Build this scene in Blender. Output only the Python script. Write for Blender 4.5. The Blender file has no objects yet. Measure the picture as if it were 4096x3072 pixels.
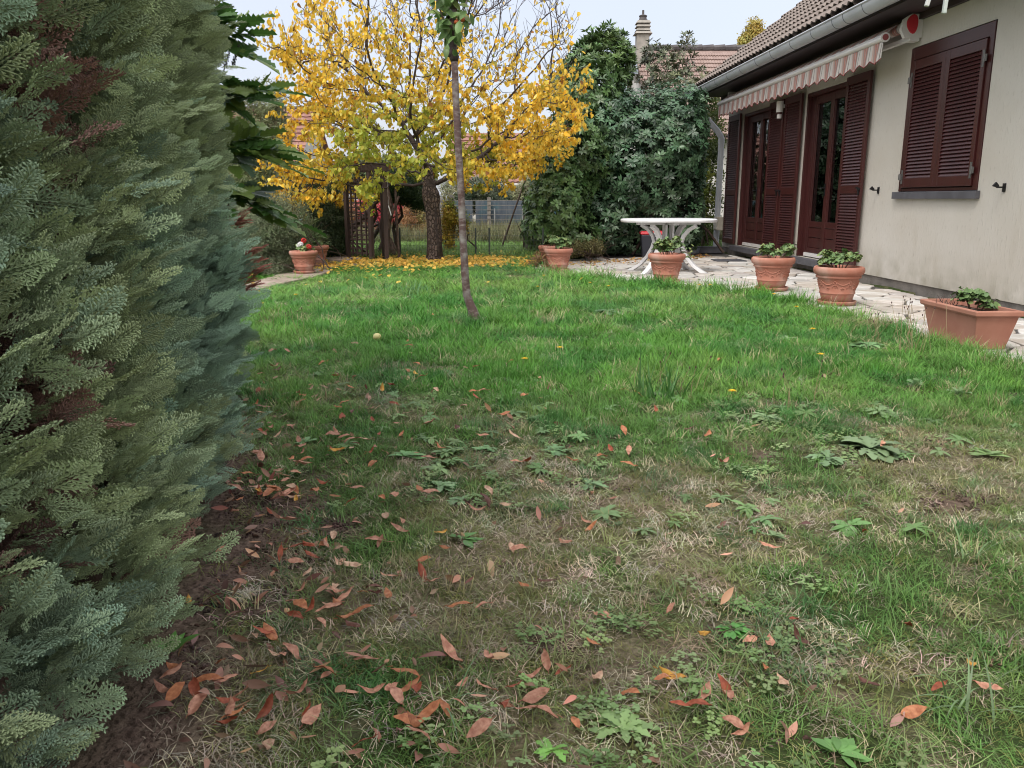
import bpy, math, random
import numpy as np
from mathutils import Vector, Matrix

R = random.Random(11)
rng = np.random.default_rng(11)
SC = bpy.context.scene
COL = SC.collection
PI = math.pi

# ------------------------------------------------------------------ camera, sky, sun, exposure
PITCH = 12.62
cd = bpy.data.cameras.new("camera")
cam = bpy.data.objects.new("camera", cd)
COL.objects.link(cam)
cam.location = (0, 0, 0.95)
cam.rotation_euler = (math.radians(90 - PITCH), 0, 0)
cd.sensor_width = 36
cd.lens = 29.0
cd.clip_start = 0.02
cd.clip_end = 2000
SC.camera = cam

W = bpy.data.worlds.new("World")
SC.world = W
W.use_nodes = True
nt = W.node_tree
nt.nodes.clear()
SUN_EL, SUN_ROT = math.radians(42), math.radians(205)
sky = nt.nodes.new("ShaderNodeTexSky")
sky.sky_type = 'NISHITA'
sky.sun_disc = False
sky.sun_elevation = SUN_EL
sky.sun_rotation = SUN_ROT
sky.dust_density = 4.0
skybg = nt.nodes.new("ShaderNodeBackground")
skybg.inputs['Strength'].default_value = 0.05
nt.links.new(sky.outputs[0], skybg.inputs['Color'])
# the closed cloud layer: luminance rises gently from horizon to zenith as an overcast sky does
tc = nt.nodes.new("ShaderNodeTexCoord")
sep = nt.nodes.new("ShaderNodeSeparateXYZ")
nt.links.new(tc.outputs['Generated'], sep.inputs[0])
ramp = nt.nodes.new("ShaderNodeValToRGB")
ramp.color_ramp.elements[0].position = 0.0
ramp.color_ramp.elements[0].color = (0.415, 0.425, 0.47, 1)
ramp.color_ramp.elements[1].position = 1.0
ramp.color_ramp.elements[1].color = (1.22, 1.21, 1.20, 1)
e = ramp.color_ramp.elements.new(0.22)
e.color = (0.455, 0.465, 0.52, 1)
nt.links.new(sep.outputs['Z'], ramp.inputs[0])
nz = nt.nodes.new("ShaderNodeTexNoise")
nz.inputs['Scale'].default_value = 2.2
nz.inputs['Detail'].default_value = 4
nt.links.new(tc.outputs['Generated'], nz.inputs['Vector'])
mr = nt.nodes.new("ShaderNodeMapRange")
mr.inputs['To Min'].default_value = 0.93
mr.inputs['To Max'].default_value = 1.07
nt.links.new(nz.outputs[0], mr.inputs['Value'])
cm = nt.nodes.new("ShaderNodeVectorMath")
cm.operation = 'SCALE'
nt.links.new(ramp.outputs[0], cm.inputs[0])
nt.links.new(mr.outputs[0], cm.inputs['Scale'])
cbg = nt.nodes.new("ShaderNodeBackground")
cbg.inputs['Strength'].default_value = 0.93
nt.links.new(cm.outputs[0], cbg.inputs['Color'])
add = nt.nodes.new("ShaderNodeAddShader")
nt.links.new(skybg.outputs[0], add.inputs[0])
nt.links.new(cbg.outputs[0], add.inputs[1])
wo = nt.nodes.new("ShaderNodeOutputWorld")
nt.links.new(add.outputs[0], wo.inputs['Surface'])

sl = bpy.data.lights.new("sun", 'SUN')
sl.energy = 1.4
sl.angle = math.radians(22)
sl.color = (1.0, 0.97, 0.92)
sun = bpy.data.objects.new("sun", sl)
COL.objects.link(sun)
# light comes from behind and to the left of the camera, high up
sun.rotation_euler = (math.radians(33), 0, math.radians(-30))

SC.view_settings.view_transform = 'Standard'
SC.view_settings.look = 'None'
SC.view_settings.exposure = 0.6
SC.view_settings.gamma = 1.0
SC.view_settings.use_curve_mapping = False
SC.render.engine = 'CYCLES'
SC.cycles.max_bounces = 6
SC.cycles.diffuse_bounces = 2
SC.cycles.glossy_bounces = 3
SC.cycles.transmission_bounces = 5
SC.cycles.transparent_max_bounces = 6
SC.cycles.use_denoising = True
SC.cycles.denoiser = 'OPENIMAGEDENOISE'
SC.cycles.denoising_input_passes = 'RGB_ALBEDO_NORMAL'
SC.cycles.denoising_prefilter = 'ACCURATE'
SC.cycles.sample_clamp_indirect = 6
SC.cycles.filter_width = 1.05

# ------------------------------------------------------------------ numeric helpers
def vnoise(x, y, scale, seed=0, octaves=4):
    """fractal value noise 0..1"""
    x = np.asarray(x, float); y = np.asarray(y, float)
    out = np.zeros(np.broadcast(x, y).shape); amp = 1.0; tot = 0
    for o in range(octaves):
        g = np.random.default_rng(seed * 97 + o).random((64, 64))
        fx = x * scale * 2 ** o + 13.7 * o + 101; fy = y * scale * 2 ** o + 7.3 * o + 57
        ix = np.floor(fx).astype(int); iy = np.floor(fy).astype(int)
        tx = fx - ix; ty = fy - iy
        tx = tx * tx * (3 - 2 * tx); ty = ty * ty * (3 - 2 * ty)
        a = g[ix % 64, iy % 64]; b = g[(ix + 1) % 64, iy % 64]
        c = g[ix % 64, (iy + 1) % 64]; d = g[(ix + 1) % 64, (iy + 1) % 64]
        out = out + amp * ((a * (1 - tx) + b * tx) * (1 - ty) + (c * (1 - tx) + d * tx) * ty)
        tot += amp; amp *= 0.5
    return out / tot

def inpoly(x, y, poly):
    x = np.asarray(x, float); y = np.asarray(y, float)
    c = np.zeros(x.shape, bool)
    n = len(poly)
    for i in range(n):
        x0, y0 = poly[i]; x1, y1 = poly[(i + 1) % n]
        if y0 == y1: continue
        m = ((y0 > y) != (y1 > y)) & (x < (x1 - x0) * (y - y0) / (y1 - y0) + x0)
        c ^= m
    return c

def polydist(x, y, poly, closed=True):
    x = np.asarray(x, float); y = np.asarray(y, float)
    d = np.full(x.shape, 1e9)
    n = len(poly)
    for i in range(n if closed else n - 1):
        x0, y0 = poly[i]; x1, y1 = poly[(i + 1) % n]
        vx, vy = x1 - x0, y1 - y0
        t = np.clip(((x - x0) * vx + (y - y0) * vy) / (vx * vx + vy * vy + 1e-12), 0, 1)
        d = np.minimum(d, np.hypot(x - x0 - t * vx, y - y0 - t * vy))
    return d

def norm(a):
    return a / (np.linalg.norm(a, axis=-1, keepdims=True) + 1e-9)

def frames(d, up, roll=None):
    """rotation eulers whose local Y is d and local Z leans to up"""
    d = norm(np.asarray(d, float)); up = np.asarray(up, float) + np.zeros_like(d)
    x = np.cross(d, up)
    bad = np.linalg.norm(x, axis=-1) < 1e-3
    x[bad] = np.cross(d[bad], np.array([1.0, 0.2, 0.0]))
    x = norm(x); z = np.cross(x, d)
    if roll is not None:
        c = np.cos(roll)[:, None]; s = np.sin(roll)[:, None]
        x, z = x * c + z * s, z * c - x * s
    # columns x, d, z
    r20 = x[:, 2]; r21 = d[:, 2]; r22 = z[:, 2]; r10 = x[:, 1]; r00 = x[:, 0]
    ey = -np.arcsin(np.clip(r20, -1, 1)); ex = np.arctan2(r21, r22); ez = np.arctan2(r10, r00)
    return np.stack([ex, ey, ez], 1)

# ------------------------------------------------------------------ mesh helpers
def link(o, parent=None):
    COL.objects.link(o)
    if parent is not None: o.parent = parent
    return o

def tag(o, label=None, cat=None, group=None, kind=None):
    if label: o['label'] = label
    if cat: o['category'] = cat
    if group: o['group'] = group
    if kind: o['kind'] = kind
    return o

def empty(name, loc=(0, 0, 0), rz=0.0, label=None, cat=None, group=None):
    o = bpy.data.objects.new(name, None)
    o.empty_display_size = 0.1
    o.location = loc; o.rotation_euler = (0, 0, rz)
    link(o); tag(o, label, cat, group)
    return o

class MB:
    def __init__(s):
        s.v = []; s.f = []; s.m = []
    def add(s, vs, fs, m=0):
        o = len(s.v)
        s.v += [tuple(float(c) for c in v) for v in vs]
        s.f += [tuple(i + o for i in f) for f in fs]
        s.m += [m] * len(fs)
        return s
    def box(s, x0, x1, y0, y1, z0, z1, m=0):
        return s.add([(x0, y0, z0), (x1, y0, z0), (x1, y1, z0), (x0, y1, z0), (x0, y0, z1), (x1, y0, z1), (x1, y1, z1), (x0, y1, z1)],
                     [(0, 3, 2, 1), (4, 5, 6, 7), (0, 1, 5, 4), (1, 2, 6, 5), (2, 3, 7, 6), (3, 0, 4, 7)], m)
    def hexa(s, p, m=0):
        return s.add(p, [(0, 3, 2, 1), (4, 5, 6, 7), (0, 1, 5, 4), (1, 2, 6, 5), (2, 3, 7, 6), (3, 0, 4, 7)], m)
    def bar(s, a, b, w, h, m=0, up=(0, 0, 1)):
        a = Vector(a); b = Vector(b); d = (b - a).normalized(); u = Vector(up)
        x = d.cross(u)
        if x.length < 1e-4: x = d.cross(Vector((1, 0, 0)))
        x.normalize(); z = x.cross(d)
        x *= w / 2; z *= h / 2
        return s.hexa([a - x - z, a + x - z, b + x - z, b - x - z, a - x + z, a + x + z, b + x + z, b - x + z], m)
    def tube(s, path, radii, n=6, m=0, cap=True, squash=1.0):
        P = [Vector(p) for p in path]
        if not hasattr(radii, '__len__'): radii = [radii] * len(P)
        x = None; rings = []
        for i, p in enumerate(P):
            d = (P[min(i + 1, len(P) - 1)] - P[max(i - 1, 0)])
            if d.length < 1e-7: d = Vector((0, 0, 1))
            d.normalize()
            if x is None:
                x = d.cross(Vector((0.31, 0.17, 0.93)))
                if x.length < 1e-3: x = d.cross(Vector((1, 0, 0)))
            x = (x - d * x.dot(d)).normalized(); y = d.cross(x)
            rings.append([p + (x * math.cos(2 * PI * k / n) + y * math.sin(2 * PI * k / n) * squash) * radii[i] for k in range(n)])
        vs = [v for r in rings for v in r]; fs = []
        for i in range(len(P) - 1):
            for k in range(n):
                a = i * n + k; b = i * n + (k + 1) % n
                fs.append((a, b, b + n, a + n))
        if cap:
            fs.append(tuple(range(n - 1, -1, -1))); fs.append(tuple((len(P) - 1) * n + k for k in range(n)))
        return s.add(vs, fs, m)
    def lathe(s, prof, n=32, c=(0, 0, 0), m=0, close=False):
        vs = []; fs = []
        for r, z in prof:
            for k in range(n):
                a = 2 * PI * k / n
                vs.append((c[0] + r * math.cos(a), c[1] + r * math.sin(a), c[2] + z))
        for i in range(len(prof) - 1):
            for k in range(n):
                a = i * n + k; b = i * n + (k + 1) % n
                fs.append((a, b, b + n, a + n))
        if close:
            fs.append(tuple(range(n - 1, -1, -1))); fs.append(tuple((len(prof) - 1) * n + k for k in range(n)))
        return s.add(vs, fs, m)
    def ball(s, c, r, n=8, m=0, sc=(1, 1, 1)):
        prof = []
        k = max(4, n // 2 + 1)
        vs = []; fs = []
        for i in range(k + 1):
            t = PI * i / k
            for j in range(n):
                a = 2 * PI * j / n
                vs.append((c[0] + r * sc[0] * math.sin(t) * math.cos(a), c[1] + r * sc[1] * math.sin(t) * math.sin(a), c[2] - r * sc[2] * math.cos(t)))
        for i in range(k):
            for j in range(n):
                a = i * n + j; b = i * n + (j + 1) % n
                fs.append((a, b, b + n, a + n))
        return s.add(vs, fs, m)
    def mesh(s, name, mats, smooth=False):
        me = bpy.data.meshes.new(name)
        me.from_pydata(s.v, [], s.f)
        for mt in (mats if isinstance(mats, (list, tuple)) else [mats]): me.materials.append(mt)
        if any(s.m): me.polygons.foreach_set('material_index', s.m)
        if smooth: me.polygons.foreach_set('use_smooth', [True] * len(s.f))
        me.update()
        return me
    def build(s, name, mats, parent=None, smooth=False, bevel=0, auto=None):
        o = bpy.data.objects.new(name, s.mesh(name, mats, smooth))
        link(o, parent)
        if bevel:
            b = o.modifiers.new('bevel', 'BEVEL'); b.width = bevel; b.segments = 2; b.limit_method = 'ANGLE'; b.angle_limit = math.radians(40)
        if auto is not None:
            o.data.polygons.foreach_set('use_smooth', [True] * len(o.data.polygons))
            try:
                o.data.set_sharp_from_angle(angle=math.radians(auto))
            except Exception:
                pass
        return o

def inst(name, me, loc, rot=(0, 0, 0), scl=(1, 1, 1), parent=None, color=None):
    o = bpy.data.objects.new(name, me)
    o.location = loc; o.rotation_euler = rot; o.scale = scl
    if color is not None: o.color = (*color, 1)
    link(o, parent)
    return o

_src_n = [0]
def source(mb, mats, smooth=True, attr=None):
    """a mesh kept out of the scene that the geometry nodes below copy from"""
    _src_n[0] += 1
    me = mb.mesh("source_mesh", mats, smooth)
    if attr is not None:
        a = me.attributes.new('tip', 'FLOAT', 'POINT'); a.data.foreach_set('value', attr)
    return bpy.data.objects.new("source_shape", me)

def scatter(name, pts, rot, scl, srcs, tint, idx=None, parent=None):
    """one mesh object whose points carry copies of the source shapes"""
    pts = np.asarray(pts, np.float32); n = len(pts)
    me = bpy.data.meshes.new(name)
    me.vertices.add(n); me.vertices.foreach_set('co', pts.ravel())
    def at(nm, typ, key, arr):
        a = me.attributes.new(nm, typ, 'POINT'); a.data.foreach_set(key, np.asarray(arr).ravel())
    scl = np.asarray(scl, np.float32)
    if scl.ndim == 1: scl = np.repeat(scl[:, None], 3, 1)
    if idx is None: idx = rng.integers(0, len(srcs), n)
    at('rot', 'FLOAT_VECTOR', 'vector', np.asarray(rot, np.float32))
    at('scl', 'FLOAT_VECTOR', 'vector', scl)
    at('tint', 'FLOAT_VECTOR', 'vector', np.asarray(tint, np.float32))
    at('idx', 'INT', 'value', np.asarray(idx, np.int32))
    me.update()
    o = bpy.data.objects.new(name, me)
    link(o, parent)
    g = bpy.data.node_groups.new("copies", 'GeometryNodeTree')
    g.interface.new_socket("Geometry", in_out='INPUT', socket_type='NodeSocketGeometry')
    g.interface.new_socket("Geometry", in_out='OUTPUT', socket_type='NodeSocketGeometry')
    N = g.nodes; L = g.links
    gi = N.new('NodeGroupInput'); go = N.new('NodeGroupOutput')
    ip = N.new('GeometryNodeInstanceOnPoints')
    g2i = N.new('GeometryNodeGeometryToInstance')
    for s_ in srcs:
        oi = N.new('GeometryNodeObjectInfo'); oi.transform_space = 'ORIGINAL'
        oi.inputs['Object'].default_value = s_
        oi.inputs['As Instance'].default_value = False
        L.new(oi.outputs['Geometry'], g2i.inputs[0])
    def na(nm, typ):
        q = N.new('GeometryNodeInputNamedAttribute'); q.data_type = typ; q.inputs['Name'].default_value = nm
        return next(x for x in q.outputs if x.enabled and x.name == 'Attribute')
    e2r = N.new('FunctionNodeEulerToRotation')
    L.new(na('rot', 'FLOAT_VECTOR'), e2r.inputs[0])
    L.new(gi.outputs[0], ip.inputs['Points'])
    L.new(g2i.outputs[0], ip.inputs['Instance'])
    ip.inputs['Pick Instance'].default_value = True
    L.new(na('idx', 'INT'), ip.inputs['Instance Index'])
    L.new(e2r.outputs[0], ip.inputs['Rotation'])
    L.new(na('scl', 'FLOAT_VECTOR'), ip.inputs['Scale'])
    L.new(ip.outputs[0], go.inputs[0])
    mo = o.modifiers.new('copies', 'NODES'); mo.node_group = g
    o['kind'] = 'stuff'
    return o

# ------------------------------------------------------------------ materials
MATS = {}
def _new(name):
    m = bpy.data.materials.new(name); m.use_nodes = True
    t = m.node_tree; b = t.nodes['Principled BSDF']
    MATS[name] = m
    return m, t, b

def _mixc(t, a, b, fac, blend='MIX'):
    x = t.nodes.new('ShaderNodeMix'); x.data_type = 'RGBA'; x.blend_type = blend
    def put(sock, v):
        if hasattr(v, 'links') or hasattr(v, 'is_linked'): t.links.new(v, sock)
        elif isinstance(v, (int, float)): sock.default_value = v
        else: sock.default_value = (*v[:3], 1)
    put(x.inputs[0], fac); put(x.inputs[6], a); put(x.inputs[7], b)
    return x.outputs[2]

def _noise(t, scale, detail=4, stretch=None, lo=0.35, hi=0.65, kind='object'):
    c = t.nodes.new('ShaderNodeTexCoord'); src = c.outputs['Object']
    if stretch:
        mp = t.nodes.new('ShaderNodeMapping'); mp.inputs['Scale'].default_value = stretch
        t.links.new(src, mp.inputs[0]); src = mp.outputs[0]
    n = t.nodes.new('ShaderNodeTexNoise'); n.inputs['Scale'].default_value = scale; n.inputs['Detail'].default_value = detail
    t.links.new(src, n.inputs['Vector'])
    m = t.nodes.new('ShaderNodeMapRange'); m.inputs['From Min'].default_value = lo; m.inputs['From Max'].default_value = hi
    t.links.new(n.outputs[0], m.inputs['Value'])
    return m.outputs[0]

def _bump(t, b, h, strength, dist=0.01):
    x = t.nodes.new('ShaderNodeBump'); x.inputs['Strength'].default_value = strength; x.inputs['Distance'].default_value = dist
    t.links.new(h, x.inputs['Height']); t.links.new(x.outputs[0], b.inputs['Normal'])

def mat(name, col, rough=0.6, col2=None, scale=8, detail=5, stretch=None, bump=0, bscale=None, bdist=0.01, spec=0.5, metal=0,
        col3=None, scale3=2, lo=0.35, hi=0.65, objcol=False):
    m, t, b = _new(name)
    c = None
    if objcol:
        oi = t.nodes.new('ShaderNodeObjectInfo'); base = oi.outputs['Color']
        if col2:
            c = _mixc(t, base, col2, 1.0, 'MULTIPLY')
            f = _noise(t, scale, detail, stretch, lo, hi)
            c = _mixc(t, base, c, f)
        else: c = base
    elif col2:
        c = _mixc(t, col, col2, _noise(t, scale, detail, stretch, lo, hi))
    if col3:
        c = _mixc(t, c if c is not None else col, col3, _noise(t, scale3, 6, None, 0.5, 0.72))
    if c is not None: t.links.new(c, b.inputs['Base Color'])
    else: b.inputs['Base Color'].default_value = (*col, 1)
    b.inputs['Roughness'].default_value = rough
    b.inputs['Metallic'].default_value = metal
    b.inputs['Specular IOR Level'].default_value = spec
    if bump: _bump(t, b, _noise(t, bscale or scale, 6, stretch, 0.2, 0.8), bump, bdist)
    return m

def leafmat(name, mode='tint', rough=0.45, trans=0.25, var=0.35, tipgain=0.0, spec=0.4, veins=False):
    """leaf: colour from the copy's own tint (or the object's colour), random from leaf to leaf, part translucent"""
    m, t, b = _new(name)
    oi = t.nodes.new('ShaderNodeObjectInfo')
    if mode == 'tint':
        a = t.nodes.new('ShaderNodeAttribute'); a.attribute_type = 'INSTANCER'; a.attribute_name = 'tint'
        c = a.outputs['Color']
    else: c = oi.outputs['Color']
    mr_ = t.nodes.new('ShaderNodeMapRange'); mr_.inputs['To Min'].default_value = 1 - var; mr_.inputs['To Max'].default_value = 1 + var
    t.links.new(oi.outputs['Random'], mr_.inputs['Value'])
    v = t.nodes.new('ShaderNodeVectorMath'); v.operation = 'SCALE'
    t.links.new(c, v.inputs[0]); t.links.new(mr_.outputs[0], v.inputs['Scale'])
    c = v.outputs[0]
    if tipgain:
        a2 = t.nodes.new('ShaderNodeAttribute'); a2.attribute_name = 'tip'
        m2 = t.nodes.new('ShaderNodeMapRange'); m2.inputs['To Min'].default_value = 1 - tipgain * 0.5; m2.inputs['To Max'].default_value = 1 + tipgain
        t.links.new(a2.outputs['Fac'], m2.inputs['Value'])
        v2 = t.nodes.new('ShaderNodeVectorMath'); v2.operation = 'SCALE'
        t.links.new(c, v2.inputs[0]); t.links.new(m2.outputs[0], v2.inputs['Scale']); c = v2.outputs[0]
    if veins:
        n = _noise(t, 90, 4, None, 0.3, 0.7)
        c = _mixc(t, c, (0.55, 0.42, 0.4), n, 'MULTIPLY')
    t.links.new(c, b.inputs['Base Color'])
    b.inputs['Roughness'].default_value = rough
    b.inputs['Specular IOR Level'].default_value = spec
    if trans:
        tr = t.nodes.new('ShaderNodeBsdfTranslucent'); t.links.new(c, tr.inputs['Color'])
        ms = t.nodes.new('ShaderNodeMixShader'); ms.inputs[0].default_value = trans
        t.links.new(b.outputs[0], ms.inputs[1]); t.links.new(tr.outputs[0], ms.inputs[2])
        t.links.new(ms.outputs[0], t.nodes['Material Output'].inputs['Surface'])
    return m

M_conifer = leafmat('cypress_green', rough=0.6, trans=0.08, var=0.28, tipgain=0.95, spec=0.25)
M_leaf = leafmat('leaf_soft', rough=0.5, trans=0.3, var=0.28)
M_yleaf = leafmat('leaf_yellow', rough=0.55, trans=0.42, var=0.22, spec=0.25)
M_gloss = leafmat('leaf_glossy', rough=0.38, trans=0.12, var=0.3, spec=0.5)
M_grass = leafmat('grass_blade', rough=0.5, trans=0.3, var=0.3, tipgain=0.25, spec=0.3)
M_straw = leafmat('dry_grass', rough=0.7, trans=0.2, var=0.35, spec=0.2)
M_oleaf = leafmat('single_leaf', 'object', rough=0.45, trans=0.2, var=0.12, spec=0.4)
M_dead = leafmat('dead_leaf', 'object', rough=0.55, trans=0.12, var=0.15, spec=0.3, veins=True)
M_bark = mat('bark_grey_brown', (0.10, 0.062, 0.05), 0.85, (0.2, 0.145, 0.12), scale=30, stretch=(1, 1, 0.45), bump=0.9, bscale=26, bdist=0.02, lo=0.42, hi=0.62)
M_barkd = mat('bark_dark', (0.035, 0.024, 0.022), 0.85, (0.075, 0.055, 0.048), scale=25, bump=0.6, bdist=0.01)
M_sapl = mat('bark_sapling', (0.105, 0.062, 0.055), 0.75, (0.28, 0.24, 0.22), scale=34, stretch=(0.7, 0.7, 1.7), bump=0.5, bscale=20, bdist=0.006, lo=0.5, hi=0.8,
             col3=(0.32, 0.31, 0.29), scale3=9)
M_twig = mat('twig', (0.07, 0.045, 0.035), 0.8)
M_stucco, _t, _b = _new('stucco')
_c = _mixc(_t, (0.49, 0.455, 0.395), (0.55, 0.525, 0.475), _noise(_t, 1.1, 5, None, 0.3, 0.7))
_c = _mixc(_t, _c, (0.36, 0.33, 0.28), _noise(_t, 42, 3, (1, 1, 0.3), 0.62, 0.85))
_tco = _t.nodes.new('ShaderNodeTexCoord'); _sz = _t.nodes.new('ShaderNodeSeparateXYZ'); _t.links.new(_tco.outputs['Object'], _sz.inputs[0])
_mz = _t.nodes.new('ShaderNodeMapRange'); _mz.inputs['From Min'].default_value = 0.45; _mz.inputs['From Max'].default_value = 0.05; _t.links.new(_sz.outputs['Z'], _mz.inputs['Value'])
_mm = _t.nodes.new('ShaderNodeMath'); _mm.operation = 'MULTIPLY'; _t.links.new(_mz.outputs[0], _mm.inputs[0]); _t.links.new(_noise(_t, 5, 6, None, .3, .75), _mm.inputs[1])
_c = _mixc(_t, _c, (0.30, 0.28, 0.22), _mm.outputs[0])
_c = _mixc(_t, _c, (0.40, 0.36, 0.29), _noise(_t, 3.5, 6, (1, 1, 0.3), 0.62, 1.0))
_t.links.new(_c, _b.inputs['Base Color']); _b.inputs['Roughness'].default_value = 0.9; _b.inputs['Specular IOR Level'].default_value = 0.2
_bump(_t, _b, _noise(_t, 42, 3, (1, 1, 0.3), 0.5, 0.85), 0.55, 0.006)
M_wood = mat('burgundy_paint', (0.058, 0.0135, 0.0125), 0.36, (0.043, 0.0105, 0.010), scale=5, stretch=(1, 1, 0.2), bump=0.05, bscale=30, spec=0.5)
M_woodpg = mat('dark_stained_wood', (0.055, 0.034, 0.030), 0.7, (0.10, 0.068, 0.06), scale=20, stretch=(1, 1, 0.1), bump=0.3, bdist=0.005)
M_pvc = mat('grey_pvc', (0.50, 0.52, 0.56), 0.35, (0.43, 0.45, 0.49), scale=3, spec=0.5)
M_pvcd = mat('grey_pvc_joint', (0.12, 0.13, 0.15), 0.5)
M_soffit = mat('soffit_paint', (0.04, 0.027, 0.032), 0.6, (0.028, 0.018, 0.022), scale=4, stretch=(0.2, 3, 3))
M_concrete = mat('concrete', (0.21, 0.19, 0.17), 0.9, (0.13, 0.12, 0.105), scale=6, bump=0.4, bscale=40)
M_concl = mat('concrete_light', (0.26, 0.24, 0.215), 0.9, (0.16, 0.15, 0.13), scale=12, bump=0.4, bscale=50)
M_sill = mat('slate_sill', (0.095, 0.095, 0.11), 0.5, (0.07, 0.07, 0.08), scale=9)
M_white = mat('white_plastic', (0.78, 0.78, 0.80), 0.35, (0.70, 0.70, 0.71), scale=6)
M_alu = mat('white_lacquer', (0.70, 0.68, 0.66), 0.35)
M_cream = mat('cream_plastic', (0.62, 0.58, 0.49), 0.5, (0.5, 0.46, 0.38), scale=6)
M_red = mat('red_plastic', (0.55, 0.03, 0.045), 0.4)
M_bin = mat('charcoal_plastic', (0.03, 0.033, 0.045), 0.42)
M_iron = mat('black_iron', (0.012, 0.012, 0.014), 0.45, metal=0.3)
M_hinge = mat('steel_hinge', (0.16, 0.155, 0.15), 0.5, metal=0.6)
M_terra = mat('terracotta', (0.385, 0.155, 0.105), 0.8, (0.43, 0.205, 0.15), scale=9, bump=0.12, bscale=120, bdist=0.003, col3=(0.50, 0.33, 0.27), scale3=4.5, spec=0.25)
M_terrad = mat('terracotta_dull', (0.36, 0.165, 0.115), 0.75, (0.42, 0.21, 0.15), scale=5, bump=0.1, bscale=120, bdist=0.003, col3=(0.33, 0.14, 0.10), scale3=4, spec=0.25)
M_soil = mat('potting_soil', (0.055, 0.036, 0.026), 0.95, (0.1, 0.07, 0.05), scale=60, bump=1, bscale=80)
M_stone = mat('paving_stone', (1, 1, 1), 0.7, (0.80, 0.76, 0.72), scale=7, bump=0.25, bscale=22, bdist=0.006, objcol=True, spec=0.35)
M_mortar = mat('mortar', (0.10, 0.09, 0.08), 0.95, (0.06, 0.055, 0.05), scale=18, bump=0.5)
M_tile = mat('roof_tile', (0.155, 0.125, 0.11), 0.9, (0.23, 0.19, 0.165), scale=7, bump=0.3, bscale=60, col3=(0.10, 0.085, 0.07), scale3=3)
M_tilen = mat('roof_tile_pinkish', (0.25, 0.175, 0.15), 0.9, (0.31, 0.225, 0.195), scale=5, col3=(0.18, 0.125, 0.105), scale3=2)
M_tiler = mat('roof_tile_red', (0.25, 0.125, 0.10), 0.9, (0.31, 0.165, 0.13), scale=4, col3=(0.2, 0.09, 0.07), scale3=1.5)
M_ridge = mat('ridge_tile', (0.07, 0.06, 0.065), 0.8, (0.11, 0.10, 0.10), scale=5)
M_render = mat('house_render', (0.62, 0.60, 0.55), 0.9, (0.55, 0.53, 0.49), scale=2)
M_chim = mat('chimney_render', (0.36, 0.33, 0.29), 0.9, (0.27, 0.25, 0.22), scale=5, bump=0.3)
M_lead = mat('lead_flashing', (0.28, 0.31, 0.37), 0.5, metal=0.2)
M_wire = mat('galvanised_wire', (0.30, 0.31, 0.31), 0.5, metal=0.4)
M_wiregr = mat('green_coated_wire', (0.05, 0.075, 0.06), 0.55)
M_post = mat('green_metal_post', (0.035, 0.045, 0.04), 0.5)
M_screen = mat('fence_screen', (0.055, 0.075, 0.10), 0.7, (0.10, 0.12, 0.14), scale=9, stretch=(1, 1, 0.3), bump=0.4, col3=(0.02, 0.14, 0.16), scale3=0.9)
M_slab = mat('sandstone', (0.36, 0.285, 0.235), 0.9, (0.26, 0.20, 0.165), scale=9, bump=0.4, bscale=30)
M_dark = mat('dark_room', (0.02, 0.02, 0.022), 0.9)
M_curt = mat('sheer_curtain', (0.22, 0.26, 0.34), 0.8)
M_fruit = mat('pale_fruit', (0.62, 0.55, 0.24), 0.5, (0.5, 0.42, 0.16), scale=20)
M_apple = mat('red_fruit', (0.45, 0.03, 0.02), 0.35, (0.5, 0.12, 0.03), scale=14)
M_petal = mat('yellow_petal', (0.85, 0.52, 0.01), 0.6)
M_petalr = mat('red_petal', (0.62, 0.03, 0.03), 0.6)
M_petalw = mat('white_petal', (0.85, 0.82, 0.83), 0.6)
M_stem = mat('green_stem', (0.12, 0.17, 0.06), 0.6)
M_stemdry = mat('dry_stem', (0.30, 0.23, 0.13), 0.8)
M_seed = mat('seed_head', (0.09, 0.05, 0.045), 0.9)
M_mint = mat('mint_plastic', (0.50, 0.58, 0.53), 0.35, (0.62, 0.63, 0.60), scale=25)
M_glass, _t, _b = _new('window_glass')
_fz = _t.nodes.new('ShaderNodeFresnel'); _fz.inputs['IOR'].default_value = 1.7
_gl = _t.nodes.new('ShaderNodeBsdfGlossy'); _gl.inputs['Roughness'].default_value = 0.015; _gl.inputs['Color'].default_value = (0.95, 0.97, 0.97, 1)
_tp = _t.nodes.new('ShaderNodeBsdfTransparent'); _tp.inputs['Color'].default_value = (0.88, 0.91, 0.91, 1)
_mx = _t.nodes.new('ShaderNodeMixShader'); _t.links.new(_fz.outputs[0], _mx.inputs[0]); _t.links.new(_tp.outputs[0], _mx.inputs[1]); _t.links.new(_gl.outputs[0], _mx.inputs[2])
_t.links.new(_mx.outputs[0], _t.nodes['Material Output'].inputs['Surface'])
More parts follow.
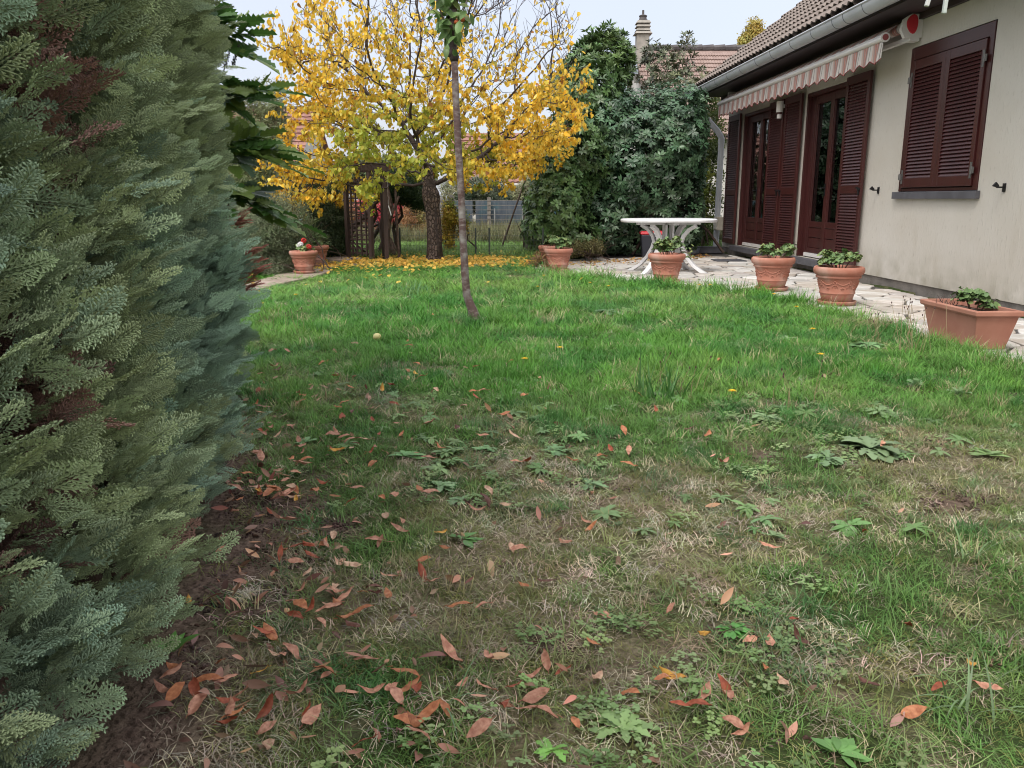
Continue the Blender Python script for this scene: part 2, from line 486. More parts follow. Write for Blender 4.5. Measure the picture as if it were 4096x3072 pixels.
# striped awning cloth: stripes run down the cloth, so they follow the length of the awning
M_cloth, _t, _b = _new('striped_cloth')
_tc = _t.nodes.new('ShaderNodeTexCoord'); _sx = _t.nodes.new('ShaderNodeSeparateXYZ')
_t.links.new(_tc.outputs['Object'], _sx.inputs[0])
_fr = _t.nodes.new('ShaderNodeMath'); _fr.operation = 'MULTIPLY'; _fr.inputs[1].default_value = 1 / 0.262
_t.links.new(_sx.outputs['X'], _fr.inputs[0])
_f2 = _t.nodes.new('ShaderNodeMath'); _f2.operation = 'FRACT'; _t.links.new(_fr.outputs[0], _f2.inputs[0])
_r = _t.nodes.new('ShaderNodeValToRGB'); _r.color_ramp.interpolation = 'CONSTANT'
_t.links.new(_f2.outputs[0], _r.inputs[0])
_els = [(0.0, (0.66, 0.62, 0.58)), (0.20, (0.05, 0.035, 0.035)), (0.23, (0.66, 0.62, 0.58)), (0.40, (0.33, 0.26, 0.24)), (0.50, (0.52, 0.24, 0.20)),
        (0.62, (0.66, 0.62, 0.58)), (0.66, (0.27, 0.07, 0.06)), (0.69, (0.54, 0.28, 0.235)), (0.83, (0.40, 0.33, 0.30)), (0.90, (0.60, 0.44, 0.39))]
_cr = _r.color_ramp
_cr.elements[0].position = 0; _cr.elements[0].color = (*_els[0][1], 1); _cr.elements[1].position = _els[1][0]; _cr.elements[1].color = (*_els[1][1], 1)
for p_, c_ in _els[2:]:
    e_ = _cr.elements.new(p_); e_.color = (*c_, 1)
_t.links.new(_r.outputs[0], _b.inputs['Base Color']); _b.inputs['Roughness'].default_value = 0.85
_tr = _t.nodes.new('ShaderNodeBsdfTranslucent'); _t.links.new(_r.outputs[0], _tr.inputs['Color'])
_ms = _t.nodes.new('ShaderNodeMixShader'); _ms.inputs[0].default_value = 0.2
_t.links.new(_b.outputs[0], _ms.inputs[1]); _t.links.new(_tr.outputs[0], _ms.inputs[2]); _t.links.new(_ms.outputs[0], _t.nodes['Material Output'].inputs['Surface'])


# ------------------------------------------------------------------ pixel of the 4096 x 3072 photograph -> point on level ground
_P = math.radians(PITCH)
def G(u, v, z=0.0):
    a = (u - 2048) / 3300; b = (1536 - v) / 3300
    dy = math.cos(_P) + b * math.sin(_P); dz = -math.sin(_P) + b * math.cos(_P)
    t = (z - 0.95) / dz
    return a * t, dy * t

PATIO_Z = -0.05
PATIO = [(0.2, 11.5), (0.75, 10.85), (1.6, 9.75), (2.62, 8.45), (2.86, 7.3), (2.84, 6.3), (2.94, 5.5), (3.08, 4.6), (3.2, 3.4), (3.3, 0.5), (3.4, -3.0),
         (4.79, -3.0), (4.08, 16.24), (4.06, 17.4), (2.6, 16.3), (1.5, 15.0), (0.75, 14.0), (0.35, 12.8)]
HEDGE = [(-0.56, -1.2), (-0.60, 0.2), (-0.63, 1.1), (-0.71, 1.6), (-0.88, 2.4), (-1.10, 3.0), (-1.33, 3.7), (-1.45, 4.0), (-1.7, 4.2), (-2.4, 4.3), (-2.9, 4.3)]
HEDGE_POLY = HEDGE + [(-2.9, -1.2)]

def gz(x, y):
    """height of the lawn"""
    x = np.asarray(x, float); y = np.asarray(y, float)
    z = 0.03 * (vnoise(x, y, 0.8, 3, 3) - 0.5)
    near_patio = polydist(x, y, PATIO)
    ins = inpoly(x, y, PATIO)
    z = np.where(ins, -0.10, z)
    z = np.where(~ins & (near_patio < 0.12), z - 0.05 * (1 - near_patio / 0.12), z)
    d = np.hypot(x + 0.31, y - 6.33)
    return z + 0.035 * np.exp(-(d / 0.28) ** 2) * (~ins)
def gz1(x, y): return float(gz(np.array([x]), np.array([y]))[0])

def _blobs(x, y, lst):
    o = np.zeros(np.broadcast(x, y).shape)
    for (u, v, r) in lst:
        cx, cy = G(u, v)
        o = np.maximum(o, np.exp(-(((x - cx) / r) ** 2 + ((y - cy) / (r * 1.1)) ** 2)))
    return o
DRYP = [(3750, 1830, .32), (3950, 1950, .3), (3650, 1720, .3), (2950, 2080, .28), (2550, 2000, .3), (2050, 2330, .16), (2250, 2480, .13), (2000, 2500, .16), (1800, 2380, .12), (2700, 2300, .14), (3050, 2600, .1),
        (3400, 2760, .1), (2600, 2900, .12), (1100, 2700, .12), (2400, 2150, .2), (1900, 2750, .12), (3700, 2950, .12), (2900, 1950, .2), (2700, 1900, .22), (1500, 1480, .25), (4050, 1700, .3), (3300, 1230, .3), (3650, 1350, .25), (2100, 2950, .12)]
GREENP = [(3550, 2100, .28), (3800, 2300, .3), (3900, 2500, .25), (3300, 2450, .2), (2200, 2060, .1), (1850, 1950, .16), (1500, 2200, .12), (1300, 2650, .12), (2450, 2250, .15), (2950, 2560, .1), (1300, 1980, .14),
          (2350, 1400, .6), (2700, 1500, .6), (3300, 1450, .7), (3950, 1560, .5), (1400, 1350, .7), (2900, 1830, .25), (2600, 1750, .25), (3350, 2900, .12), (1450, 2750, .1), (1650, 3000, .1), (4000, 2850, .2)]
SOILP = [(900, 2280, .16), (1020, 2180, .14), (760, 2480, .12), (700, 2750, .09), (1000, 2420, .12), (1150, 2000, .14), (1100, 2080, .12), (1250, 1900, .12), (2250, 2580, .07), (2150, 2560, .05), (1900, 1350, .2),
         (1350, 2100, .1), (3900, 2000, .12), (2620, 1010, .3), (2900, 2520, .05), (620, 2900, .09), (1900, 2010, .08), (3080, 1830, .1)]
def maps(x, y):
    n1 = vnoise(x, y, 1.5, 21, 4); n2 = vnoise(x, y, 4.5, 22, 3); n3 = vnoise(x, y, 0.6, 23, 2)
    bias = np.interp(y, [1.0, 2.0, 2.8, 3.5, 4.3, 5.5, 9], [0.68, 0.62, 0.50, 0.28, 0.12, 0.06, 0.08])
    n4 = vnoise(x, y, 11, 24, 2)
    dry = bias + (n1 - 0.5) * 0.9 + (n2 - 0.5) * 1.3 + (n4 - .5) * .9
    dry = dry + 0.32 * _blobs(x, y, DRYP) - 0.5 * _blobs(x, y, GREENP)
    dry = np.clip(dry, 0, 1); dry = dry * dry * (3 - 2 * dry)
    soil = np.clip(_blobs(x, y, SOILP) * 1.4 + (n2 - 0.60) * 1.5 + (n4 - .62) * 1.2, 0, 1)
    hd = polydist(x, y, HEDGE, closed=False)
    soil = soil * (y < 5)
    soil = np.maximum(soil, np.clip(1.1 - hd / 0.20 + (n2 - 0.5), 0, 1) * (y < 4.6))
    hue = n3
    return dry, soil, hue

# ------------------------------------------------------------------ ground: one sheet to the horizon, fine where it is seen
def build_ground():
    def axis(a, b, step, far):
        mid = list(np.arange(a, b + 1e-6, step))
        lo = []; x = a; s = step
        while x > -far: s *= 1.35; x -= s; lo.append(x)
        hi = []; x = b; s = step
        while x < far: s *= 1.35; x += s; hi.append(x)
        return np.array(lo[::-1] + mid + hi)
    xs = axis(-4.5, 5.0, 0.05, 600); ys = axis(0.4, 15.0, 0.05, 600)
    X, Y = np.meshgrid(xs, ys)
    Z = gz(X, Y) + 0.012 * (vnoise(X, Y, 9, 5, 2) - 0.5)
    nx, ny = len(xs), len(ys)
    V = np.stack([X.ravel(), Y.ravel(), Z.ravel()], 1)
    i = np.arange(nx - 1)[None, :] + nx * np.arange(ny - 1)[:, None]; i = i.ravel()
    F = np.stack([i, i + 1, i + 1 + nx, i + nx], 1)
    me = bpy.data.meshes.new('lawn_ground')
    me.vertices.add(len(V)); me.vertices.foreach_set('co', V.ravel())
    me.loops.add(F.size); me.loops.foreach_set('vertex_index', F.ravel())
    me.polygons.add(len(F)); me.polygons.foreach_set('loop_start', np.arange(0, F.size, 4)); me.polygons.foreach_set('loop_total', np.full(len(F), 4))
    me.polygons.foreach_set('use_smooth', np.ones(len(F), bool))
    me.update()
    dry, soil, hue = maps(V[:, 0], V[:, 1])
    for nm, a in (('dry', dry), ('soil', soil)):
        at = me.attributes.new(nm, 'FLOAT', 'POINT'); at.data.foreach_set('value', a.astype(np.float32))
    m, t, b = _new('lawn_soil_and_moss')
    ad = t.nodes.new('ShaderNodeAttribute'); ad.attribute_name = 'dry'
    as_ = t.nodes.new('ShaderNodeAttribute'); as_.attribute_name = 'soil'
    grn = _mixc(t, (0.035, 0.06, 0.016), (0.065, 0.085, 0.028), _noise(t, 30, 5))
    drc = _mixc(t, (0.13, 0.105, 0.065), (0.26, 0.215, 0.14), _noise(t, 60, 6))
    drc = _mixc(t, drc, (0.12, 0.12, 0.04), _noise(t, 5, 4, None, .5, .7))
    sc_ = _mixc(t, (0.095, 0.062, 0.048), (0.19, 0.135, 0.105), _noise(t, 45, 8))
    c = _mixc(t, grn, drc, ad.outputs['Fac']); c = _mixc(t, c, sc_, as_.outputs['Fac'])
    t.links.new(c, b.inputs['Base Color']); b.inputs['Roughness'].default_value = 0.95; b.inputs['Specular IOR Level'].default_value = 0.15
    _bump(t, b, _noise(t, 55, 8, None, 0.2, 0.8), 1.0, 0.02)
    me.materials.append(m)
    o = bpy.data.objects.new('lawn_ground', me); link(o); o['kind'] = 'structure'
build_ground()

# ------------------------------------------------------------------ patio: mortar bed with irregular flagstones
patio_bed = MB()
n_ = len(PATIO)
patio_bed.add([(x, y, PATIO_Z - 0.014) for x, y in PATIO] + [(x, y, -0.14) for x, y in PATIO],
              [tuple(range(n_ - 1, -1, -1))[::-1]] + [(i, i + n_, (i + 1) % n_ + n_, (i + 1) % n_) for i in range(n_)])
patio = patio_bed.build('patio', M_mortar); tag(patio, kind='structure')

def clip(poly, px, py, nx, ny):
    """keep the side where (p - P) . n <= 0"""
    out = []
    for i in range(len(poly)):
        a = poly[i]; b = poly[(i + 1) % len(poly)]
        da = (a[0] - px) * nx + (a[1] - py) * ny; db = (b[0] - px) * nx + (b[1] - py) * ny
        if da <= 0: out.append(a)
        if (da < 0) != (db < 0) and da != db:
            t = da / (da - db); out.append((a[0] + (b[0] - a[0]) * t, a[1] + (b[1] - a[1]) * t))
    return out

def build_stones():
    rr = random.Random(5)
    seeds = []
    tries = 0
    while tries < 9000:
        tries += 1
        x = rr.uniform(-0.3, 5.0); y = rr.uniform(2.2, 17.6)
        md = 0.19 + 0.20 * rr.random() ** 1.6
        if all((x - a) ** 2 + ((y - b) * 0.9) ** 2 > md * md for a, b in seeds): seeds.append((x, y))
    A = np.array(seeds)
    ins = inpoly(A[:, 0], A[:, 1], PATIO)
    cols = [(0.60, 0.59, 0.56), (0.53, 0.52, 0.50), (0.56, 0.52, 0.47), (0.66, 0.65, 0.63), (0.46, 0.43, 0.41), (0.60, 0.56, 0.52), (0.50, 0.45, 0.40)]
    cells = []
    for i in np.nonzero(ins)[0]:
        x, y = seeds[i]
        poly = [(x - .6, y - .6), (x + .6, y - .6), (x + .6, y + .6), (x - .6, y + .6)]
        dd = np.hypot(A[:, 0] - x, A[:, 1] - y)
        for j in np.argsort(dd)[1:26]:
            nx, ny = (A[j] - (x, y)) / dd[j]; h = dd[j] / 2 - 0.011 - 0.006 * rr.random()
            poly = clip(poly, x + nx * h, y + ny * h, nx, ny)
            if len(poly) < 3: break
        # the house wall
        poly = clip(poly, 4.381 - 0.02, 8.10, 0.99932, 0.03694)
        if len(poly) < 3: continue
        q = []
        for k in range(len(poly)):
            a = Vector(poly[k]); p = Vector(poly[k - 1]); n = Vector(poly[(k + 1) % len(poly)])
            f = rr.uniform(0.06, 0.2)
            q += [a.lerp(p, f), a.lerp(n, f)]
            if (n - a).length > 0.14: q.append(a.lerp(n, 0.5) + Vector((rr.uniform(-.006, .006), rr.uniform(-.006, .006))))
        if sum(q[k].x * q[(k + 1) % len(q)].y - q[(k + 1) % len(q)].x * q[k].y for k in range(len(q))) < 0.006: continue
        cells.append((x, y, q))
    cells.sort(key=lambda c: c[1] - 0.2 * c[0])
    rest = MB()
    for (x, y, q) in cells[:298] if len(cells) > 298 else cells:
        zt = rr.uniform(-0.003, 0.002); n = len(q)
        tx, ty = rr.uniform(-.006, .006), rr.uniform(-.006, .006)
        c = Vector((x, y))
        rings = []
        for ins_, z in ((0.0, -0.03), (0.0, -0.005), (0.006, 0.0)):
            for p in q:
                d = (p - c); d = d * max(0, 1 - ins_ / max(d.length, 0.02))
                rings.append((d.x, d.y, z + zt + d.x * tx + d.y * ty))
        fs = [tuple(2 * n + k for k in range(n))]
        for r in range(2):
            for k in range(n): fs.append((r * n + k, r * n + (k + 1) % n, (r + 1) * n + (k + 1) % n, (r + 1) * n + k))
        mb = MB(); mb.add(rings, fs)
        o = bpy.data.objects.new('paving_stone', mb.mesh('paving_stone', M_stone)); o.location = (x, y, PATIO_Z)
        cc = rr.choice(cols); k = rr.uniform(.86, 1.12); o.color = (cc[0] * k, cc[1] * k, cc[2] * k, 1)
        link(o, patio)
    print('stones', len(cells))
build_stones()

# ------------------------------------------------------------------ the house: local X runs along the wall away from the camera, Y out of the wall, Z up
HX, HY = 4.38089, 8.10094
HRZ = math.atan2(0.99932, -0.03694)
house = empty('house', (HX, HY, 0), HRZ, 'cream rendered bungalow with burgundy louvred shutters, grey gutter and tiled roof', 'house')
S0, S1 = -11.0, 8.15
DOORS = [(2.86, 4.30), (5.72, 7.20)]
def build_wall():
    mb = MB()
    sc = [S0, -0.12, 1.38, 2.86, 4.30, 5.72, 7.20, S1]; zc = [0.06, 0.13, 1.02, 2.42, 2.54, 2.86]
    def hole(s, z):
        for a, b in DOORS:
            if a < s < b and 0.13 < z < 2.42: return True
        return -0.12 < s < 1.38 and 1.02 < z < 2.54
    for i in range(len(sc) - 1):
        for j in range(len(zc) - 1):
            if not hole((sc[i] + sc[i + 1]) / 2, (zc[j] + zc[j + 1]) / 2):
                mb.box(sc[i], sc[i + 1], -0.3, 0, zc[j], zc[j + 1])
    mb.box(S1 - 0.3, S1, -7, -0.3, 0.06, 2.86)
    # gable
    p = math.tan(math.radians(37.5))
    mb.add([(S1, 0, 2.86), (S1, -7, 2.86), (S1, -3.5, 2.86 + 3.5 * p), (S1 - .3, 0, 2.86), (S1 - .3, -7, 2.86), (S1 - .3, -3.5, 2.86 + 3.5 * p)], [(0, 1, 2), (3, 5, 4), (0, 2, 5, 3), (1, 4, 5, 2)])
    mb.build('wall', M_stucco, house)
    MB().box(S0, S1 - 0.02, -0.28, -0.022, -0.2, 0.058).build('plinth', M_concrete, house)
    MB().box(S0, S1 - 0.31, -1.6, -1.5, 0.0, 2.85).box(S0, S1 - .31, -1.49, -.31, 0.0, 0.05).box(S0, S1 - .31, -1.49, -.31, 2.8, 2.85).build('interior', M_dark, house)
build_wall()

# louvred shutters -------------------------------------------------
def slat_mesh(w, depth=0.043, th=0.007, tilt=57):
    mb = MB(); a = math.radians(tilt)
    c, s = math.cos(a), math.sin(a)
    pts = []
    for (y, z) in ((-depth / 2, -th / 2), (depth / 2, -th / 2), (depth / 2, th / 2), (-depth / 2, th / 2)):
        pts.append((y * c + z * s, -y * s + z * c))
    vs = [(0, p[0], p[1]) for p in pts] + [(w, p[0], p[1]) for p in pts]
    mb.add(vs, [(0, 1, 2, 3)[::-1], (4, 5, 6, 7), (0, 1, 5, 4), (1, 2, 6, 5), (2, 3, 7, 6), (3, 0, 4, 7)])
    return mb.mesh('slat', M_wood)

def shutter(s0, s1, z0, z1, o0, panels, pitch, name='shutter', hinge=None, latch=None):
    """panels: (z0, z1) of each field of slats"""
    w = s1 - s0; st = 0.062
    mb = MB(); th = 0.034
    mb.box(0, st, 0, th, z0, z1); mb.box(w - st, w, 0, th, z0, z1)
    edges = [z0] + [e for p in panels for e in p] + [z1]
    for k in range(0, len(edges), 2):
        mb.box(st, w - st, 0.002, th - 0.002, edges[k], edges[k + 1])
    o = mb.build(name, M_wood, house, bevel=0.003)
    o.location = (s0, o0, 0)
    me = slat_mesh(w - 2 * st - 0.002)
    for a, b in panels:
        n = int(round((b - a) / pitch))
        for k in range(n):
            inst('slat', me, (st + 0.001, th / 2, a + (k + 0.5) * (b - a) / n), (R.uniform(-.012, .012), 0, 0), parent=o)
    if hinge is not None:
        for z in hinge[1]:
            h = MB(); sg = 1 if hinge[0] == 'hi' else -1
            e = w if sg > 0 else 0
            h.box(min(e, e - sg * 0.032), max(e, e - sg * 0.032), th + 0.001, th + 0.006, z - 0.075, z + 0.075)
            h.box(min(e - sg * 0.02, e + sg * 0.045), max(e - sg * 0.02, e + sg * 0.045), th + 0.007, th + 0.013, z - 0.03, z + 0.03)
            h.tube([(e + sg * 0.012, th + 0.012, z - 0.035), (e + sg * 0.012, th + 0.012, z + 0.035)], 0.009, 8)
            h.build('hinge', M_hinge, o)
    if latch is not None:
        l = MB(); l.bar((latch - 0.03, th + 0.012, 1.07), (latch + 0.04, th + 0.02, 1.09), 0.018, 0.02); l.bar((latch, th + 0.004, 1.0), (latch, th + 0.02, 1.08), 0.014, 0.014)
        l.build('latch', M_iron, o)
    return o
DP = [(0.24, 1.02), (1.12, 2.34)]
shutter(7.24, 7.93, 0.15, 2.44, 0.03, DP, 0.038)
shutter(5.08, 5.70, 0.15, 2.44, 0.03, DP, 0.038, latch=0.02)
shutter(4.34, 4.99, 0.15, 2.44, 0.035, DP, 0.038, latch=0.62)
shutter(2.20, 2.85, 0.15, 2.44, 0.035, DP, 0.038, latch=0.03)
WP = [(1.175, 2.30)]
shutter(0.645, 1.30, 1.075, 2.395, -0.005, WP, 0.0365, hinge=('hi', (1.19, 2.20)))
shutter(-0.035, 0.625, 1.075, 2.395, -0.005, WP, 0.0365, hinge=('lo', (1.22, 2.22)))
wf = MB()
wf.box(1.31, 1.375, -0.12, 0.012, 1.035, 2.53); wf.box(-0.115, -0.045, -0.12, 0.012, 1.035, 2.53); wf.box(-0.045, 1.31, -0.12, 0.010, 2.405, 2.53)
wf.box(-0.045, 1.31, -0.12, 0.006, 1.035, 1.066); wf.box(-0.045, 1.31, -0.125, -0.10, 1.066, 2.405)
wf.box(0.626, 0.644, -0.02, 0.028, 1.075, 2.395)
w_ = wf.build('window_frame', M_wood, house, bevel=0.003)
MB().box(-0.17, 1.44, 0.002, 0.05, 0.955, 1.03).build('window_sill', M_sill, house, bevel=0.004)

# shutter holdbacks
for s_ in (1.86, -0.53):
    hb = MB(); z = 1.06
    hb.box(s_ - 0.018, s_ + 0.018, 0.001, 0.012, z - 0.045, z + 0.03)
    hb.bar((s_, 0.012, z - 0.005), (s_, 0.075, z - 0.005), 0.016, 0.014)
    hb.add([(s_ - .012, .06, z - .012), (s_ + .012, .06, z - .012), (s_ + .01, .115, z + .006), (s_ - .01, .115, z + .006), (s_ - .012, .06, z + .012), (s_ + .012, .06, z + .012), (s_ + .01, .085, z + .04), (s_ - .01, .085, z + .04)],
           [(0, 3, 2, 1), (4, 5, 6, 7), (0, 1, 5, 4), (1, 2, 6, 5), (2, 3, 7, 6), (3, 0, 4, 7)])
    hb.build('shutter_holdback', M_iron, house)

# french doors ------------------------------------------------------
def door(s0, s1, curtain):
    r = MB(); z0, z1 = 0.135, 2.415
    r.box(s0 + .002, s0 + 0.045, -0.16, -0.004, z0, z1); r.box(s1 - 0.045, s1 - .002, -0.16, -0.004, z0, z1); r.box(s0 + 0.045, s1 - 0.045, -0.16, -0.006, z1 - 0.05, z1)
    # flat architrave on the hinge side as in the photo
    r.box(s1 - 0.17, s1 - 0.045, -0.10, -0.06, z0, z1 - 0.05); r.box(s0 + 0.045, s0 + 0.10, -0.10, -0.06, z0, z1 - 0.05)
    d = r.build('door_frame', M_wood, house, bevel=0.003)
    a = s0 + 0.10; b = s1 - 0.17; m = (a + b) / 2
    for k, (p, q) in enumerate(((a, m - 0.001), (m + 0.001, b))):
        l = MB(); st = 0.06; y0, y1 = -0.115, -0.065 if k else -0.061
        l.box(p, p + st, y0, y1, 0.20, z1 - .055); l.box(q - st, q, y0, y1, 0.20, z1 - .055)
        l.box(p + st, q - st, y0, y1 - .002, 0.20, 0.27); l.box(p + st, q - st, y0, y1 - .002, 0.56, 0.64); l.box(p + st, q - st, y0, y1 - .002, z1 - 0.16, z1 - .055)
        l.box(p + st, q - st, y0, y1 - 0.012, 0.275, 0.41); l.box(p + st, q - st, y0, y1 - 0.012, 0.42, 0.555)
        # glazing bead
        l.box(p + st, p + st + .012, y0 + .02, y1 - .012, 0.64, z1 - .16); l.box(q - st - .012, q - st, y0 + .02, y1 - .012, 0.64, z1 - .16)
        dl = l.build('door_leaf', M_wood, house, bevel=0.003)
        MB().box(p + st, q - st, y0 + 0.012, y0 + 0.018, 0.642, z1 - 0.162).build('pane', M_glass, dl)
        if k == 1:
            h = MB(); h.box(p + .02, p + .045, y1 + .001, y1 + .008, 1.0, 1.16); h.tube([(p + .032, y1 + .008, 1.1), (p + .032, y1 + .05, 1.1), (p + .10, y1 + .052, 1.095)], 0.009, 8)
            h.build('handle', M_iron, dl)
    MB().box(a, b, -0.115, -0.045, 0.145, 0.195).build('threshold', M_alu, house)
    MB().box(s0 - 0.08, s1 + 0.03, -0.02, 0.13, 0.045, 0.128).build('door_step', M_sill, house, bevel=0.004)
    # curtain behind the glass
    for (c0, c1) in curtain:
        n = 40; vs = []; fs = []
        for i in range(n + 1):
            s = c0 + (c1 - c0) * i / n; o = -0.20 + 0.02 * math.sin(i * 1.9) + 0.008 * math.sin(i * 0.7)
            vs += [(s, o, 0.2), (s, o, 2.36), (s, o - .004, 0.2), (s, o - .004, 2.36)]
        for i in range(n):
            k = i * 4; fs += [(k, k + 4, k + 5, k + 1), (k + 2, k + 3, k + 7, k + 6)]
        MB().add(vs, fs).build('curtain', M_curt, house, smooth=True)
door(2.86, 4.30, [(3.62, 4.12)])
door(5.72, 7.20, [(6.75, 7.03)])
# things standing in the room behind the near door
tag(MB().lathe([(0.0, 0.0), (0.11, 0.0), (0.13, 0.16), (0.125, 0.18), (0.0, 0.18)], 20).build('red_basin', M_red), 'red basin standing indoors behind the glass of the nearer garden door', 'basin')
rb = bpy.data.objects['red_basin']; rb.matrix_world = Matrix.Translation((HX, HY, 0)) @ Matrix.Rotation(HRZ, 4, 'Z') @ Matrix.Translation((3.45, -0.52, 0.55))
st_ = MB(); st_.box(3.2, 3.9, -0.75, -0.36, 0.50, 0.545); [st_.box(a, a + .04, b, b + .04, 0.052, 0.499) for a in (3.22, 3.84) for b in (-.73, -.42)]
so = st_.build('low_stool', M_woodpg); so.location = (HX, HY, 0); so.rotation_euler = (0, 0, HRZ); tag(so, 'dark low bench indoors behind the glass, under the red basin', 'bench')

# wall lamp between the folded shutters
wl = MB(); wl.tube([(5.04, 0.13, 2.40), (5.04, 0.13, 2.24)], 0.052, 18); wl.tube([(5.04, 0.13, 2.21), (5.04, 0.13, 2.15)], 0.036, 18); wl.bar((5.04, 0.001, 2.33), (5.04, 0.10, 2.33), 0.03, 0.05)
lo_ = wl.build('wall_lamp', M_alu, house, auto=40)
MB().tube([(5.04, 0.13, 2.239), (5.04, 0.13, 2.211)], 0.045, 18).build('lamp_band', M_wood, lo_, auto=40)
# meter box by the corner
MB().box(8.0, 8.24, 0.002, 0.15, 0.37, 0.62).box(8.01, 8.23, 0.152, 0.163, 0.38, 0.61).build('meter_box', M_cream, house, bevel=0.006)

# eaves, gutter, downpipe ------------------------------------------
EV = -11.0; FE = 8.57
MB().box(EV, FE, 0.0, 0.462, 2.862, 2.88).box(EV, FE, 0.444, 0.466, 2.881, 3.06).build('soffit', M_soffit, house)
MB().box(EV, FE, 0.003, 0.05, 2.80, 2.86).build('soffit_batten', M_soffit, house)
gt = MB(); rad = 0.088; n = 14; ring = []
for k in range(n + 1):
    a = PI + PI * k / n
    ring.append((0.549 + rad * math.cos(a), 2.965 + rad * math.sin(a) * 1.15))
outer = ring; inner = [(0.549 + (y - 0.549) * 0.95, 2.965 + (z - 2.965) * 0.95) for y, z in ring]
vs = []; fs = []
for s in (EV, FE):
    vs += [(s, y, z) for y, z in outer] + [(s, y, z) for y, z in inner]
m_ = 2 * (n + 1)
for k in range(n):
    fs += [(k, k + 1, m_ + k + 1, m_ + k), (n + 1 + k + 1, n + 1 + k, m_ + n + 1 + k, m_ + n + 1 + k + 1)]
fs += [(n, 2 * n + 1, m_ + 2 * n + 1, m_ + n), (0, m_, m_ + n + 1, n + 1)]
gt.add(vs, fs)
gt.add([(FE + .001, y, z) for y, z in outer], [tuple(range(n + 1))])
gt.tube([(EV, 0.549 + rad + .003, 2.972), (FE, 0.549 + rad + .003, 2.972)], 0.0115, 10)
gut = gt.build('gutter', M_pvc, house, auto=40)
JO = [7.95, 7.55, 6.95, 6.25, 5.55, 4.8, 4.15, 3.4, 2.7, 2.07, 1.78, 1.3, 0.6, -0.2, -1.0, -1.8]
for s in JO:
    b = MB(); o_ = [(0.549 + (y - 0.549) * 1.025, 2.965 + (z - 2.965) * 1.025) for y, z in ring]
    vv = [(s, y, z) for y, z in o_] + [(s + 0.012, y, z) for y, z in o_] + [(s, y, z) for y, z in inner] + [(s + 0.012, y, z) for y, z in inner]
    q = n + 1; ff = []
    for k in range(n): ff += [(k, k + 1, q + k + 1, q + k), (k + 1, k, 2 * q + k, 2 * q + k + 1), (q + k, q + k + 1, 3 * q + k + 1, 3 * q + k)]
    b.add(vv, ff); b.build('gutter_joint', M_pvcd, gut)
dp = MB()
dp.tube([(8.40, 0.549, 2.90), (8.40, 0.549, 2.72), (8.39, 0.52, 2.62), (8.30, 0.16, 2.22), (8.285, 0.085, 2.10), (8.285, 0.078, 1.9), (8.285, 0.078, -0.045)], 0.056, 16)
dpo = dp.build('downpipe', M_pvc, house, auto=40)
for z, y in ((2.78, .549), (2.03, .08)):
    MB().tube([(8.40 if z > 2.5 else 8.285, y, z - .05), (8.40 if z > 2.5 else 8.285, y, z + .05)], 0.061, 16).build('pipe_collar', M_pvc, dpo, auto=40)

# roof ---------------------------------------------------------------
RP = math.radians(37.5); cp, sp = math.cos(RP), math.sin(RP)
def on_roof(s, l, h=0):      # l metres up the slope from the eave, h above it
    return (s, 0.52 - l * cp + h * sp, 3.045 + l * sp + h * cp)
rm = MB(); L = 4.9
rm.hexa([on_roof(EV, 0, -.06), on_roof(FE, 0, -.06), on_roof(FE, L, -.06), on_roof(EV, L, -.06), on_roof(EV, 0, 0), on_roof(FE, 0, 0), on_roof(FE, L, 0), on_roof(EV, L, 0)])
a0 = on_roof(EV, L, 0); ro = 2 * a0[1]
def mir(p): return (p[0], ro - p[1] , p[2])
rm.hexa([mir(on_roof(EV, 0, -.06)), mir(on_roof(FE, 0, -.06)), mir(on_roof(FE, L, -.06)), mir(on_roof(EV, L, -.06)), mir(on_roof(EV, 0, 0)), mir(on_roof(FE, 0, 0)), mir(on_roof(FE, L, 0)), mir(on_roof(EV, L, 0))])
roof = rm.build('roof', M_tile, house)
TW, TE = 0.30, 0.335
def tile_geo(mb, s, l, jit=0.0, m=0):
    prof = []
    for k in range(13):
        u = k / 12
        prof.append((u * TW, 0.030 * (0.5 - 0.5 * math.cos(4 * PI * u)) ** 1.3))
    vs = []; Lt = TE + 0.05
    for (y, b, t) in ((0, 0.034, 0.0), (Lt, 0.0, 0.0)):
        for x, z in prof: vs.append((x, y, z + b + 0.018 + jit))
    for x, z in prof: vs.append((x, 0.004, z + 0.034 + 0.018 - 0.014 + jit))
    n = len(prof); fs = []
    for k in range(n - 1):
        fs += [(k, k + 1, n + k + 1, n + k), (2 * n + k, 2 * n + k + 1, k + 1, k)]
    # far side face of the tile
    vs += [(TW, Lt, 0.0), (TW, 0, 0.0), (0, Lt, 0.0), (0, 0, 0)]
    fs += [(n - 1, 3 * n + 1, 3 * n, 2 * n - 1), (0, n, 3 * n + 2, 3 * n + 3)]
    mb.add([(-x + 0, y, z) for x, y, z in vs] if False else vs, fs, m)
tm = MB(); tile_geo(tm, 0, 0); tmesh = tm.mesh('roof_tile', M_tile)
cnt = 0; rest = MB()
ncol = int((FE - EV) / TW)
for j in range(int(L / TE)):
    for i in range(ncol):
        s = FE + 0.02 - i * TW; l = -0.03 + j * TE
        if cnt < 297 and s > 0.9 and j < 11:
            inst('roof_tile', tmesh, on_roof(s, l, 0.002 + R.uniform(0, .003)), (RP + R.uniform(-.006, .006), 0, PI + R.uniform(-.006, .006)), parent=roof); cnt += 1
        else:
            t = MB(); tile_geo(t, 0, 0)
            rest.add([(lambda q: (q[0] , q[1], q[2]))(on_roof(s - x, l + y, z)) for x, y, z in t.v], t.f)
ro_ = rest.build('roof_tile_field', M_tile, roof); ro_['kind'] = 'stuff'
